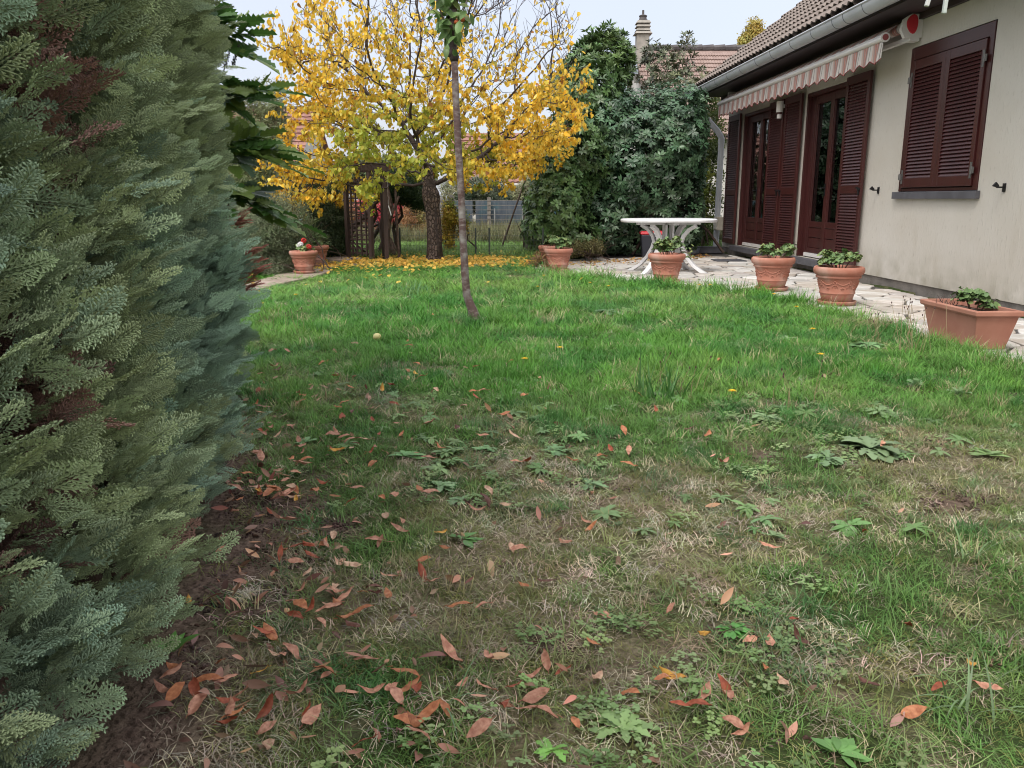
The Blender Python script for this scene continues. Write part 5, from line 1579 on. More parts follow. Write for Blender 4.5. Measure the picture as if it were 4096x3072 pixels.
shrub('pale_bush', 'pale yellowish bush in front of the white wall beyond the screen fence', 'shrub', (.3, 25.5, 0),
      [EL(2060, 790, 25.5, 55, 45, .6), EL(2110, 770, 25.5, 40, 60, .5), EL(1820, 760, 25.5, 60, 50, .5)], C_SML, 420, (.30, .29, .16), (.20, .23, .12), seed=70, stems=14, scl=(1.0, 1.6), gaps=.35)
shrub('low_bush', 'low scrubby plant between the stacked pots and the laurel', 'shrub', (1.15, 13.9, 0),
      [EL(2310, 1000, 13.9, 60, 32, .25), EL(2370, 990, 13.9, 50, 30, .25), EL(2260, 1010, 13.8, 40, 26, .2)], C_SML, 130, (.17, .16, .06), (.24, .20, .10), seed=71, stems=16, stem_r=.006, shell=(.5, 1.1), scl=(.7, 1.0))
shrub('bronze_grass_clump', 'reddish brown withered clump left of the stacked pots', 'plant', (.28, 12.2, 0),
      [EL(2160, 1045, 12.2, 34, 28, .2)], C_LNG, 16, (.30, .14, .08), (.20, .17, .07), seed=72, stems=4, stem_r=.004, scl=(.5, .8), up=.9, inner=0)
shrub('poplar_tree', 'yellowing poplar tips far behind the pinkish roof', 'tree', (19, 60, 0),
      [EL(3015, 150, 60, 26, 48, .9), EL(2975, 170, 60, 14, 26, .6), EL(3010, 320, 60, 45, 200, 1.0)], C_SML, 900, (.36, .33, .10), (.42, .30, .06), seed=73, stems=3, stem_r=.15, scl=(3, 5), inner=.3)
# dense garden trees that close the view behind the far houses
for i, (u, v, Y, ru, rv, lab) in enumerate([(700, 640, 26, 260, 220, 'green garden tree hidden behind the hedge at the left'), (1500, 700, 38, 200, 60, 'grey green tree line showing low behind the yellow tree'), (2300, 700, 30, 160, 110, 'dark tree behind the laurel bush')]):
    shrub('garden_tree', lab, 'tree', (PX(u, v, Y)[0], Y, 0), [EL(u, v, Y, ru, rv, 1.6), EL(u + ru * .6, v + rv * .4, Y, ru * .6, rv * .7, 1.2)], C_MED, 900, (.09, .13, .05), (.15, .17, .08), seed=80 + i, stems=6, stem_r=.08, scl=(2, 3))

# ------------------------------------------------------------------ mahonia: each spiny compound leaf its own part
def mahonia():
    root = empty('mahonia', (-1.62, 4.75, 0), 0, 'spiny leaved mahonia reaching out from behind the far end of the cypress hedge', 'shrub')
    def spiny(L, Wd, seed):
        rr = random.Random(seed); n = 5; vs = [(0, 0, 0)]; L_ = []; R_ = []
        mb = MB(); mid = [(0, L * k / (n + .6), -.05 * L * (k / n) ** 2) for k in range(n + 1)] + [(0, L * 1.08, -.07 * L)]
        for sd in (-1, 1):
            pts = []
            for k in range(1, n + 1):
                t = k / (n + .6); w = Wd / 2 * math.sin(PI * (t * .82 + .12)) ** .7
                pts.append((sd * w * .80, L * (t - .085), .10 * w)); pts.append((sd * w * 1.25, L * (t + .035), .22 * w))
            base = [(0, 0, 0)]
            o = len(mb.v); allv = mid + pts; fs = []
            # fan between midrib and edge
            m0 = 0; e0 = len(mid)
            for k in range(n):
                a, b = e0 + 2 * k, e0 + 2 * k + 1
                fs.append((k, k + 1, b, a) if sd > 0 else (k, a, b, k + 1))
                if k < n - 1: fs.append((k + 1, b, a + 2) if sd < 0 else (k + 1, a + 2, b))
            fs.append((n, n + 1, e0 + 2 * n - 1) if sd > 0 else (n, e0 + 2 * n - 1, n + 1))
            mb.add(allv, fs)
        return mb.mesh('leaflet', M_oleaf, False)
    lf = [spiny(.115, .072, 1), spiny(.105, .066, 2), spiny(.125, .070, 3)]
    heads = [((-1.64, 4.62, 1.78), 8), ((-1.60, 4.72, 1.50), 10), ((-1.56, 4.60, 1.22), 11), ((-1.58, 4.66, .98), 9)]
    st = MB()
    for (h, n) in heads: st.tube([(0.02, .02, -.02), (.0, .05, .4), (h[0] + 1.62, h[1] - 4.75, h[2])], [.022, .018, .013], 7)
    st.build('stem', M_bark, root, smooth=True)
    cnt_ = 0
    explicit = [(0, 10, .25, .30), (1, -8, .08, .46), (1, 20, .34, .34), (2, 4, -.05, .48), (2, -18, -.16, .46), (2, 32, .02, .40), (3, 6, -.25, .50), (3, -14, -.30, .36), (3, 24, -.34, .38), (2, -4, .10, .36)]
    leafs = list(explicit)
    for hi, (h, n) in enumerate(heads):
        for k in range(n): leafs.append((hi, R.uniform(-110, 120), R.uniform(-.35, .5), R.uniform(.22, .34)))
    for (hi, ang, el, L) in leafs:
        L *= .84
        h = heads[hi][0]; a = math.radians(ang)
        d = Vector((math.cos(a) * math.cos(el), math.sin(a) * math.cos(el), math.sin(el))).normalized()
        lo = empty('leaf', (h[0] + 1.62, h[1] - 4.75, h[2] + R.uniform(-.03, .03))); lo.parent = root
        side = d.cross(Vector((0, 0, 1))).normalized(); up = side.cross(d)
        tilt = R.gauss(0, .35); side, up = side * math.cos(tilt) + up * math.sin(tilt), up * math.cos(tilt) - side * math.sin(tilt)
        rb_ = MB(); pth = []
        for k in range(7): t = k / 6; pth.append(d * L * t + Vector((0, 0, -1)) * .12 * L * t * t)
        rb_.tube(pth, [.0035 - .0022 * k / 6 for k in range(7)], 4); rb_.build('rachis', M_stem, lo)
        n = max(4, int(L / .075)); back = R.random() < .3
        base = (.085, .185, .04) if not back else (.21, .29, .07)
        if R.random() < .10: base = (.16, .22, .17)
        for k in range(n):
            t = (k + 1.0) / (n + .6); p = d * L * t + Vector((0, 0, -1)) * .12 * L * t * t
            for sd in (-1, 1):
                dd = (side * sd * .95 + d * .45 + up * R.uniform(-.1, .2)).normalized()
                e = frames(np.array([list(dd)]), np.array([list(up * .75 + side * sd * -.25 + Vector((0, -.75, .1)))]))[0]
                kk = R.uniform(.8, 1.15); inst('leaflet', R.choice(lf), tuple(p), tuple(e), (R.uniform(.85, 1.1) * (1 - .25 * (t < .25)),) * 3, lo, tuple(c * kk for c in base)); cnt_ += 1
        e = frames(np.array([list(d + Vector((0, 0, -.2)))]), np.array([list(up)]))[0]
        inst('leaflet', lf[2], tuple(pth[-1]), tuple(e), (1.15,) * 3, lo, base)
    # upright racemes of buds
    for (dx, dy, dz, L) in ((-.02, 0, 0, .17), (.05, .02, -.02, .15), (.09, -.02, -.05, .16), (.02, .03, .03, .14), (.13, .0, -.03, .13)):
        f = MB(); b = Vector((dx, dy + -.1, 1.66 + dz)); d = Vector((.35, 0, .9)).normalized()
        f.tube([b, b + d * L], [.003, .0015], 4)
        for k in range(34):
            t = .15 + .85 * k / 34; a = k * 2.4; s_ = .009 * (1.1 - t * .6)
            p = b + d * L * t + Vector((math.cos(a), math.sin(a), .2)) * s_; f.ball(tuple(p), .0042 * (1.2 - .5 * t), 4)
        f.build('flower_spike', mat('bud_purple', (.075, .065, .06), .7) if 'bud_purple' not in MATS else MATS['bud_purple'], root)
    print('mahonia leaflets', cnt_)
mahonia()

# ------------------------------------------------------------------ far houses
def tiled_slope(name, s0, s1, L, pitch, exp_, per, amp, m, parent, at, flip=1):
    """rows of tiles as real stepped, rolled strips: X across, slope rising in +Y"""
    mb = MB(); c, s = math.cos(pitch), math.sin(pitch); n = int((s1 - s0) / per * 4); rows = int(L / exp_)
    for j in range(rows):
        l0 = j * exp_; l1 = l0 + exp_ + .03
        vs = []
        for i in range(n + 1):
            x = s0 + (s1 - s0) * i / n; h = amp * (.5 - .5 * math.cos(2 * PI * i / 4)); jit = .006 * math.sin(i * 1.7 + j * 5.1)
            for l, b in ((l0, .045 + jit), (l1, .0), (l0, .010)):
                hh = h + b if b != .010 else h * .6
                vs.append((at[0] + x, at[1] + l * c - hh * s, at[2] + l * s + hh * c))
        fs = []
        for i in range(n):
            a = i * 3; fs += [(a, a + 3, a + 4, a + 1), (a + 2, a + 5, a + 3, a)]
        mb.add(vs, fs)
    o = mb.build(name, m, parent); o['kind'] = 'stuff'
    return o

def far_houses():
    # right: pinkish roof with the chimney
    n_ = empty('neighbour_house', (8.4, 34, 0), 0, 'neighbouring house with pinkish tiled roof and tall chimney behind the rhododendron', 'house')
    ry, rz, pit = 34.0, 6.62, math.radians(33); L = 6.6; ey, ez = ry - L * math.cos(pit), rz - L * math.sin(pit)
    x0, x1 = 4.72, 13.0; ox, oy = 8.4, 34.0
    tiled_slope('roof_tiles', x0 - ox, x1 - ox, L, pit, .33, .105, .028, M_tilen, n_, (0, ey - oy, ez))
    w = MB(); b = 2 * ry - ey
    w.box(x0 + .15 - ox, x1 - .15 - ox, ey + .5 - oy, b - .5 - oy, 0, ez + .15)
    for x in (x0 + .15 - ox, x1 - .35 - ox):
        w.add([(x, ey + .5 - oy, ez + .15), (x, b - .5 - oy, ez + .15), (x, 0, rz - .12), (x + .2, ey + .5 - oy, ez + .15), (x + .2, b - .5 - oy, ez + .15), (x + .2, 0, rz - .12)], [(0, 2, 1), (3, 4, 5), (0, 3, 5, 2), (1, 2, 5, 4)])
    w.build('wall', M_render, n_)
    MB().add([(x0 - ox, 0, rz - .03), (x1 - ox, 0, rz - .03), (x1 - ox, b - oy, ez - .03), (x0 - ox, b - oy, ez - .03), (x0 - ox, 0, rz - .13), (x1 - ox, 0, rz - .13), (x1 - ox, b - oy, ez - .13), (x0 - ox, b - oy, ez - .13)],
             [(0, 1, 2, 3), (4, 7, 6, 5), (0, 4, 5, 1), (0, 3, 7, 4), (1, 5, 6, 2)]).add([(x0 - ox, 0, rz - .12), (x1 - ox, 0, rz - .12), (x1 - ox, ey - oy, ez - .12), (x0 - ox, ey - oy, ez - .12), (x0 - ox, 0, rz - .02), (x1 - ox, 0, rz - .02), (x1 - ox, ey - oy, ez - .02), (x0 - ox, ey - oy, ez - .02)],
             [(0, 1, 2, 3), (4, 7, 6, 5), (0, 4, 5, 1), (0, 3, 7, 4), (1, 5, 6, 2)]).build('roof', M_tilen, n_)
    for k in range(19):
        x = x0 - ox + .44 * k
        MB().tube([(x, 0, rz + .03), (x + .43, 0, rz + .055)], [.12, .135], 8).build('ridge_tile', M_ridge, n_)
    c = MB(); cx = 4.90 - ox; cy = 33.1 - oy
    c.box(cx - .23, cx + .23, cy - .25, cy + .25, 5.3, 6.98); ch = c.build('chimney', M_chim, n_, bevel=.01)
    for k, (z, w1) in enumerate(((6.982, .33), (7.10, .27), (7.23, .27), (7.36, .27))):
        q = MB(); h = .10 if k else .09
        q.hexa([(cx - w1, cy - w1, z), (cx + w1, cy - w1, z), (cx + w1, cy + w1, z), (cx - w1, cy + w1, z), (cx - w1 * .78, cy - w1 * .78, z + h), (cx + w1 * .78, cy - w1 * .78, z + h), (cx + w1 * .78, cy + w1 * .78, z + h), (cx - w1 * .78, cy + w1 * .78, z + h)])
        q.build('chimney_louvre', M_chim, ch)
    MB().box(cx - .15, cx + .15, cy - .15, cy + .15, 6.99, 7.49).lathe([(.14, 7.49), (.15, 7.5), (.13, 7.58), (.16, 7.64), (.11, 7.67), (.045, 7.675), (.04, 7.84), (0, 7.84)], 14, (cx, cy, 0)).build('chimney_pot', M_ridge, ch)
    MB().hexa([(cx - .55, cy - .85, 5.72 - .25), (cx - .24, cy - .85, 5.72 - .25), (cx - .24, cy + .2, 6.40 - .25), (cx - .55, cy + .2, 6.40 - .25), (cx - .55, cy - .85, 5.84 - .2), (cx - .24, cy - .85, 5.84 - .2), (cx - .24, cy + .2, 6.52 - .2), (cx - .55, cy + .2, 6.52 - .2)]).build('flashing', M_lead, n_)
    # left: red brown roof above the hedge end
    h = empty('red_roofed_house', (-10.5, 33, 0), 0, 'distant house with a red brown tiled roof left of the yellow tree', 'house')
    ox, oy = -10.5, 33
    tiled_slope('roof_tiles', -4.5, 3.0, 4.0, math.radians(36), .28, .30, .01, M_tiler, h, (0, 30.0 - oy, 2.0))
    w = MB(); w.box(-4.3, 2.8, -2.7, 3.2, 0, 2.1); zt = 2.0 + 4.0 * math.sin(math.radians(36)); yt = 30 + 4 * math.cos(math.radians(36)) - oy
    w.add([(2.6, -2.9, 2.05), (2.6, 3.2, 2.05), (2.6, yt, zt - .1), (2.8, -2.9, 2.05), (2.8, 3.2, 2.05), (2.8, yt, zt - .1)], [(0, 2, 1), (3, 4, 5), (0, 3, 5, 2), (1, 2, 5, 4)])
    w.build('wall', M_render, h)
    MB().add([(-4.5, yt, zt), (3.0, yt, zt), (3.0, 3.4, 2.0), (-4.5, 3.4, 2.0), (-4.5, yt, zt - .1), (3.0, yt, zt - .1), (3.0, 3.4, 1.9), (-4.5, 3.4, 1.9)], [(0, 1, 2, 3), (4, 7, 6, 5), (0, 4, 5, 1), (0, 3, 7, 4), (1, 5, 6, 2)]).build('roof', M_tiler, h)
    MB().tube([(-4.5, yt, zt + .02), (3.0, yt, zt + .02)], .07, 8).build('ridge', M_ridge, h)
    for x in (-2.6, .6): MB().box(x, x + .9, -2.76, -2.69, .9, 1.9).build('window', M_dark, h)
    # right of the trunk: low orange roof and white wall
    g = empty('white_walled_house', (1.2, 32, 0), 0, 'distant white house with an orange tiled roof between the yellow tree and the laurel', 'house')
    tiled_slope('roof_tiles', -3.4, 2.2, 3.3, math.radians(34), .27, .21, .03, M_tiler, g, (0, -2.9, 1.50))
    w = MB(); w.box(-3.2, 2.0, -2.5, 2.6, 0, 1.62); w.build('wall', M_render, g)
    zt = 1.5 + 3.3 * math.sin(math.radians(34)); yt = -2.9 + 3.3 * math.cos(math.radians(34))
    MB().add([(-3.4, yt, zt), (2.2, yt, zt), (2.2, 2.9, 1.5), (-3.4, 2.9, 1.5), (-3.4, yt, zt - .1), (2.2, yt, zt - .1), (2.2, 2.9, 1.4), (-3.4, 2.9, 1.4)], [(0, 1, 2, 3), (4, 7, 6, 5), (0, 4, 5, 1), (0, 3, 7, 4), (1, 5, 6, 2)]).build('roof', M_tiler, g)
    MB().box(-3.45, 2.25, -2.98, -2.90, 1.38, 1.49).build('gutter', M_alu, g)
    for x in (-1.9, .2): MB().box(x, x + .8, -2.57, -2.49, .75, 1.25).build('window', M_dark, g)
far_houses()

# ------------------------------------------------------------------ fences
def fences():
    f = empty('low_wire_fence', (-1.2, 13.55, 0), 0, 'low green wire mesh fence on thin posts just behind the yellow tree', 'fence')
    m = MB(); x0, x1 = -2.2, 1.75
    k = x0
    while k < x1:
        m.box(k - .0012, k + .0012, -.0012, .0012, .0, .46); k += .05
    for z in (.02, .08, .15, .22, .30, .38, .455): m.box(x0, x1, .0015, .0045, z - .0013, z + .0013)
    w = m.build('wire_mesh', M_wiregr, f); w['kind'] = 'stuff'
    for x in (-2.15, -1.75, -1.32, -.62, .61, .83, 1.7):
        MB().box(x - .012, x + .012, .006, .03, -.05, .50).build('post', M_post, f)
    g = empty('tall_wire_fence', (-1.1, 15.3, 0), 0, 'tall wire fence with horizontal strands on a pointed concrete post', 'fence')
    p = MB(); p.box(-.055, .055, -.05, .05, -.1, .98); p.hexa([(-.055, -.05, .98), (.055, -.05, .98), (.055, .05, .98), (-.055, .05, .98), (-.02, -.02, 1.03), (.02, -.02, 1.03), (.02, .02, 1.03), (-.02, .02, 1.03)])
    p.build('post', M_concl, g, bevel=.005)
    for x in (-2.5, 1.35, 3.6):
        q = MB(); q.box(x - .05, x + .05, -.05, .05, -.1, .98); q.build('post', M_concl, g, bevel=.005)
    m = MB()
    for z in (.10, .30, .50, .68, .84, .90, .955): m.box(-2.5, 3.6, -.056, -.052, z - .0016, z + .0016)
    k = -2.45
    while k < 3.6: m.box(k - .001, k + .001, -.0515, -.0495, .05, .96); k += .15
    w = m.build('wire_mesh', M_wire, g); w['kind'] = 'stuff'
    # neighbour's screened fence
    h = empty('screened_fence', (-1.0, 22.2, 0), 0, 'far fence of pale posts with a blue grey screen on a low concrete base', 'fence')
    MB().box(-6, 4.5, -.06, .08, -.1, .13).build('base_wall', mat('old_concrete', (.22, .16, .14), .9, (.3, .25, .2), scale=6), h)
    for k in range(7): MB().box(-6 + 1.5 * k + .04, -4.5 + 1.5 * k - .04, .02, .04, .135, .92).build('screen', M_screen, h)
    for k in range(9):
        x = -5.9 + 1.26 * k; MB().box(x - .045, x + .045, -.15, -.07, -.1, 1.0).build('post', M_concl, h)
    for x in (-.35, .55, 1.28, 1.9): MB().tube([(x, -.3, -.1), (x, -.3, .72)], .018, 6).build('pole', M_wire, h)
    for z in (.2, .32, .44, .56, .68, .80, .92): MB().box(-6, 4.5, -.166, -.155, z - .006, z + .006).build('rail_wire', M_concl, h)
    o = MB().box(-.55, 2.4, 0, .08, 0, .05).build('garden_edging', M_concl); o.location = (0, 17.6, 0); tag(o, 'pale concrete edging strip lying across the grass behind the low fence', 'edging')
fences()

# ------------------------------------------------------------------ trellis arch
def pergola():
    r = empty('trellis_arch', (-2.3, 12.9, 0), 0, 'dark wooden garden arch with lattice sides left of the thick trunk', 'arch')
    c = Vector((-2.3, 12.9, 0))
    def panel(a, b, nv, nh, H=1.38, w=.062):
        a = Vector((*a, 0)) - c; b = Vector((*b, 0)) - c; a.z = b.z = 0
        up = Vector((0, 0, 1))
        for p in (a, b): MB().bar(p + Vector((0, 0, -.05)), p + up * H, w, w, up=(b - a)).build('post', M_woodpg, r, bevel=.004)
        d = (b - a).normalized(); nn = Vector((-d.y, d.x, 0))
        for k in range(nv):
            q = a.lerp(b, (k + 1) / (nv + 1)); MB().bar(q + up * .1, q + up * (H - .1), .022, .018, up=d).build('lattice_bar', M_woodpg, r)
        for k in range(nh):
            z = .14 + (H - .28) * k / (nh - 1); MB().bar(a + d * .04 + nn * .016 + up * z, b - d * .04 + nn * .016 + up * z, .016, .024, up=(0, 0, 1)).build('lattice_bar', M_woodpg, r)
    panel((-2.56, 13.05), (-2.14, 12.72), 4, 17)
    panel((-2.04, 13.30), (-1.93, 12.84), 4, 17)
    for (a, b) in (((-2.66, 13.1), (-1.94, 13.38)), ((-2.24, 12.68), (-1.84, 12.80))):
        MB().bar(Vector((a[0], a[1], 1.40)) - c, Vector((b[0], b[1], 1.40)) - c, .05, .07).build('beam', M_woodpg, r, bevel=.004)
    for k in range(4):
        t = k / 3; a = Vector((-2.66, 13.1, 1.46)).lerp(Vector((-2.24, 12.68, 1.46)), t); b = Vector((-1.94, 13.38, 1.46)).lerp(Vector((-1.84, 12.8, 1.46)), t)
        MB().bar(a - c, b - c, .035, .045).build('rafter', M_woodpg, r)
    # stake and gnarled little trunk behind
    s = MB().tube([(-1.78, 13.15, -.05), (-1.80, 13.15, .5), (-1.81, 13.15, 1.1)], [.022, .02, .018], 8).build('garden_stake', M_bark); tag(s, 'thin wooden stake standing right of the trellis arch', 'stake')
    t = MB().tube([(-1.95, 13.9, -.03), (-1.99, 13.9, .15), (-2.08, 13.9, .35), (-2.05, 13.9, .6), (-2.0, 13.9, .85), (-2.08, 13.9, 1.3)], [.10, .075, .062, .055, .05, .03], 9)
    t.tube([(-2.06, 13.9, .5), (-1.97, 13.88, .75), (-1.85, 13.85, 1.0)], [.04, .03, .02], 7)
    o = t.build('old_vine_trunk', M_bark, smooth=True); tag(o, 'crooked old vine trunk behind the right lattice of the arch', 'trunk')
pergola()

# ------------------------------------------------------------------ stone edging under the left pots
def edging():
    spec = [((-2.93, 10.1), (-2.42, 10.1), (-2.38, 10.95), (-2.95, 11.0), .035), ((-3.0, 9.1), (-2.66, 9.05), (-2.48, 10.02), (-2.95, 10.05), .03), ((-3.1, 8.1), (-2.82, 8.1), (-2.67, 8.98), (-3.02, 9.03), .02),
            ((-3.0, 11.2), (-2.5, 11.1), (-2.48, 12.3), (-3.05, 12.4), .03), ((-3.02, 12.55), (-2.45, 12.45), (-2.30, 12.78), (-2.75, 13.15), .075), ((-2.32, 12.1), (-1.95, 12.15), (-1.98, 12.45), (-2.3, 12.5), .04)]
    labs = ['stone slab under the front flowering pot on the left', 'long narrow edging stone in front of the left pots', 'nearest pale edging stone beside the hedge end', 'stone slab under the rear pot on the left',
            'pale raised stone block left of the trellis arch', 'flat pale stone lying at the foot of the trellis arch']
    for (a, b, c, d, h), lb in zip(spec, labs):
        cx = (a[0] + c[0]) / 2; cy = (a[1] + c[1]) / 2; m = MB(); bt = [(p[0] - cx, p[1] - cy, -.06) for p in (a, b, c, d)]; tp = [(p[0] - cx, p[1] - cy, h + R.uniform(-.004, .004)) for p in (a, b, c, d)]
        m.hexa(bt + tp); o = m.build('edging_stone', M_slab, bevel=.012); o.location = (cx, cy, 0); tag(o, lb, 'stone', 'stones edging the lawn on the left')
edging()

# ------------------------------------------------------------------ white garden table
def table():
    r = empty('garden_table', (2.19, 11.75, PATIO_Z), math.radians(8), 'white plastic garden table with curved legs on the patio', 'table')
    prof = []
    def octo(rx, ry, z, n=40):
        out = []
        for k in range(n):
            t = 2 * PI * k / n; c_, s_ = math.cos(t), math.sin(t); e = .78
            out.append((rx * math.copysign(abs(c_) ** e, c_), ry * math.copysign(abs(s_) ** e, s_), z))
        return out
    m = MB(); rings = [octo(.60, .42, .69), octo(.655, .465, .69), octo(.665, .475, .70), octo(.665, .475, .722), octo(.65, .46, .735), octo(.62, .43, .737)]
    n = 40; vs = [v for q in rings for v in q]; fs = [tuple(range(n))[::-1], tuple(5 * n + k for k in range(n))]
    for q in range(5):
        for k in range(n): fs.append((q * n + k, q * n + (k + 1) % n, (q + 1) * n + (k + 1) % n, (q + 1) * n + k))
    m.add(vs, fs); m.build('table_top', M_white, r, auto=50)
    MB().box(-.46, .46, -.035, .035, .655, .689).box(-.035, .035, -.34, -.036, .655, .689).box(-.035, .035, .036, .34, .655, .689).build('under_frame', M_white, r, bevel=.005)
    for k in range(4):
        a = math.radians(38 + (0, 104, 180, 284)[k]); dx, dy = math.cos(a), math.sin(a)
        rz = [(.56, .0), (.50, .025), (.40, .09), (.30, .20), (.225, .33), (.20, .42), (.225, .50), (.30, .59), (.40, .645)]
        m = MB(); w = .036; sx, sy = -dy * w, dx * w; vs = []; fs = []
        for i, (q, z) in enumerate(rz):
            a0 = rz[max(i - 1, 0)]; a1 = rz[min(i + 1, len(rz) - 1)]; tr, tz = a1[0] - a0[0], a1[1] - a0[1]; l_ = math.hypot(tr, tz); nr_, nz_ = -tz / l_ * .022, tr / l_ * .022
            if i == 0: nr_, nz_ = -.03, .0
            for sg in (-1, 1):
                qq, zz = q + sg * nr_, z + sg * nz_
                vs += [(dx * qq - sx, dy * qq - sy, max(zz, .002)), (dx * qq + sx, dy * qq + sy, max(zz, .002))]
        for i in range(len(rz) - 1):
            b = 4 * i; fs += [(b, b + 1, b + 5, b + 4), (b + 2, b + 6, b + 7, b + 3), (b, b + 4, b + 6, b + 2), (b + 1, b + 3, b + 7, b + 5)]
        fs += [(0, 2, 3, 1), (4 * len(rz) - 4, 4 * len(rz) - 3, 4 * len(rz) - 1, 4 * len(rz) - 2)]
        m.add(vs, fs); m.build('leg', M_white, r, bevel=.004)
    c = MB()
    for k in range(4):
        a = math.radians(45 + 90 * k); c.bar((.07 * math.cos(a), .07 * math.sin(a), .25), (.07 * math.cos(a), .07 * math.sin(a), .654), .05, .028)
    c.lathe([(.0, .38), (.185, .38), (.185, .42), (.0, .42)], 24)
    c.build('centre_column', M_white, r, bevel=.003)
table()

# ------------------------------------------------------------------ bin, drain box, doormat
b = empty('waste_bin', (2.47, 14.72, PATIO_Z), math.radians(-4), 'charcoal plastic bin with a bright red lid under the white table', 'bin')
m = MB(); m.hexa([(-.17, -.15, 0), (.17, -.15, 0), (.17, .15, 0), (-.17, .15, 0), (-.215, -.18, .40), (.215, -.18, .40), (.215, .18, .40), (-.215, .18, .40)]); m.build('body', M_bin, b, bevel=.02)
m = MB(); m.hexa([(-.23, -.195, .402), (.23, -.195, .402), (.23, .195, .402), (-.23, .195, .402), (-.21, -.17, .46), (.21, -.17, .46), (.21, .17, .46), (-.21, .17, .46)]); m.build('lid', M_red, b, bevel=.018)
m = MB(); m.box(-.045, .05, -.232, -.197, .36, .43); m.build('handle', M_pvc, b, bevel=.008)
o = MB().hexa([(-.24, -.14, 0), (.24, -.14, 0), (.24, .14, 0), (-.24, .14, 0), (-.21, -.12, .10), (.21, -.12, .10), (.21, .12, .10), (-.21, .12, .10)]).box(-.225, .225, -.13, .13, .101, .118).build('drain_box', M_sill, bevel=.006)
o.location = (3.78, 15.95, PATIO_Z); tag(o, 'dark grey plastic drain box at the foot of the downpipe', 'drain box')
o = MB().box(-.25, .25, -.2, .2, 0, .012).build('doormat', M_sill, bevel=.004); o.location = (3.62, 13.9, PATIO_Z + .001); o.rotation_euler = (0, 0, .04); tag(o, 'dark flat doormat before the far garden door', 'mat')

# ------------------------------------------------------------------ terracotta pots
def pot_meshes():
    H = .36
    body = MB(); body.lathe([(.0, .03), (.128, .03), (.133, .034), (.150, .10), (.1515, .104), (.157, .107), (.157, .116), (.1535, .120), (.181, .243), (.186, .247), (.196, .250), (.200, .258), (.196, .268), (.192, .272), (.205, .280), (.217, .290), (.223, .305), (.224, .325), (.218, .343), (.207, .350), (.196, .346), (.189, .330), (.186, .312)], 48)
    soil = MB(); soil.lathe([(.0, .322), (.06, .326), (.12, .321), (.187, .316)], 24)
    sauc = MB(); sauc.lathe([(.0, .0), (.150, .0), (.163, .006), (.175, .034), (.173, .040), (.166, .038), (.156, .014), (.0, .012)], 40)
    rel = MB()
    for k in range(8):
        a0 = 2 * PI * k / 8
        def on(a, z, e=.003):
            rr_ = .1535 + (.181 - .1535) * (z - .12) / .123 + e; return (rr_ * math.cos(a), rr_ * math.sin(a), z)
        # swags between bunches of fruit
        pts_ = []
        for q in range(9):
            t = q / 8; a = a0 + t * 2 * PI / 8; pts_.append(on(a, .225 - .035 * math.sin(PI * t), .001))
        rel.tube(pts_, [.003 + .003 * math.sin(PI * q / 8) for q in range(9)], 5)
        for (da, z, s_) in ((0, .222, .010), (-.06, .205, .009), (.06, .203, .009), (0, .190, .010), (.03, .172, .007)): rel.ball(on(a0 + da, z, .0), s_, 7, sc=(1, 1, 1))
        am = a0 + PI / 8
        for (da, z, s_) in ((0, .165, .008), (-.07, .158, .007), (.07, .160, .007), (0, .148, .006)): rel.ball(on(am + da, z, .0), s_, 6)
        for sg in (-1, 1): rel.tube([on(a0 + sg * .05, .195, 0), on(a0 + sg * .13, .175, .001), on(a0 + sg * .17, .150, 0)], [.005, .004, .001], 5)
    return [body.mesh('pot_body', M_terra, True), soil.mesh('soil', M_soil, True), sauc.mesh('saucer', M_terra, True), rel.mesh('relief', M_terra, True)]
PM = pot_meshes()
def ger_leaf(mb, c, r, nrm, cup=.25):
    n = Vector(nrm).normalized(); x = n.cross(Vector((.2, .9, .1))).normalized(); y = n.cross(x); c = Vector(c); vs = [c]
    K = 12; k0 = R.uniform(0, 6.28)
    for k in range(K):
        t = k0 + 2 * PI * k / K * .93; rr_ = r * (1 + .08 * math.sin(5 * t)); vs.append(c + (x * math.cos(t) + y * math.sin(t)) * rr_ + n * cup * r * (.6 + .5 * math.sin(3 * t)))
    mb.add(vs, [(0, k, k + 1) for k in range(1, K)])
M_ger = mat('geranium_leaf', (.09, .165, .055), .5, (.155, .235, .085), scale=28, col3=(.24, .26, .08), scale3=11, spec=.4)
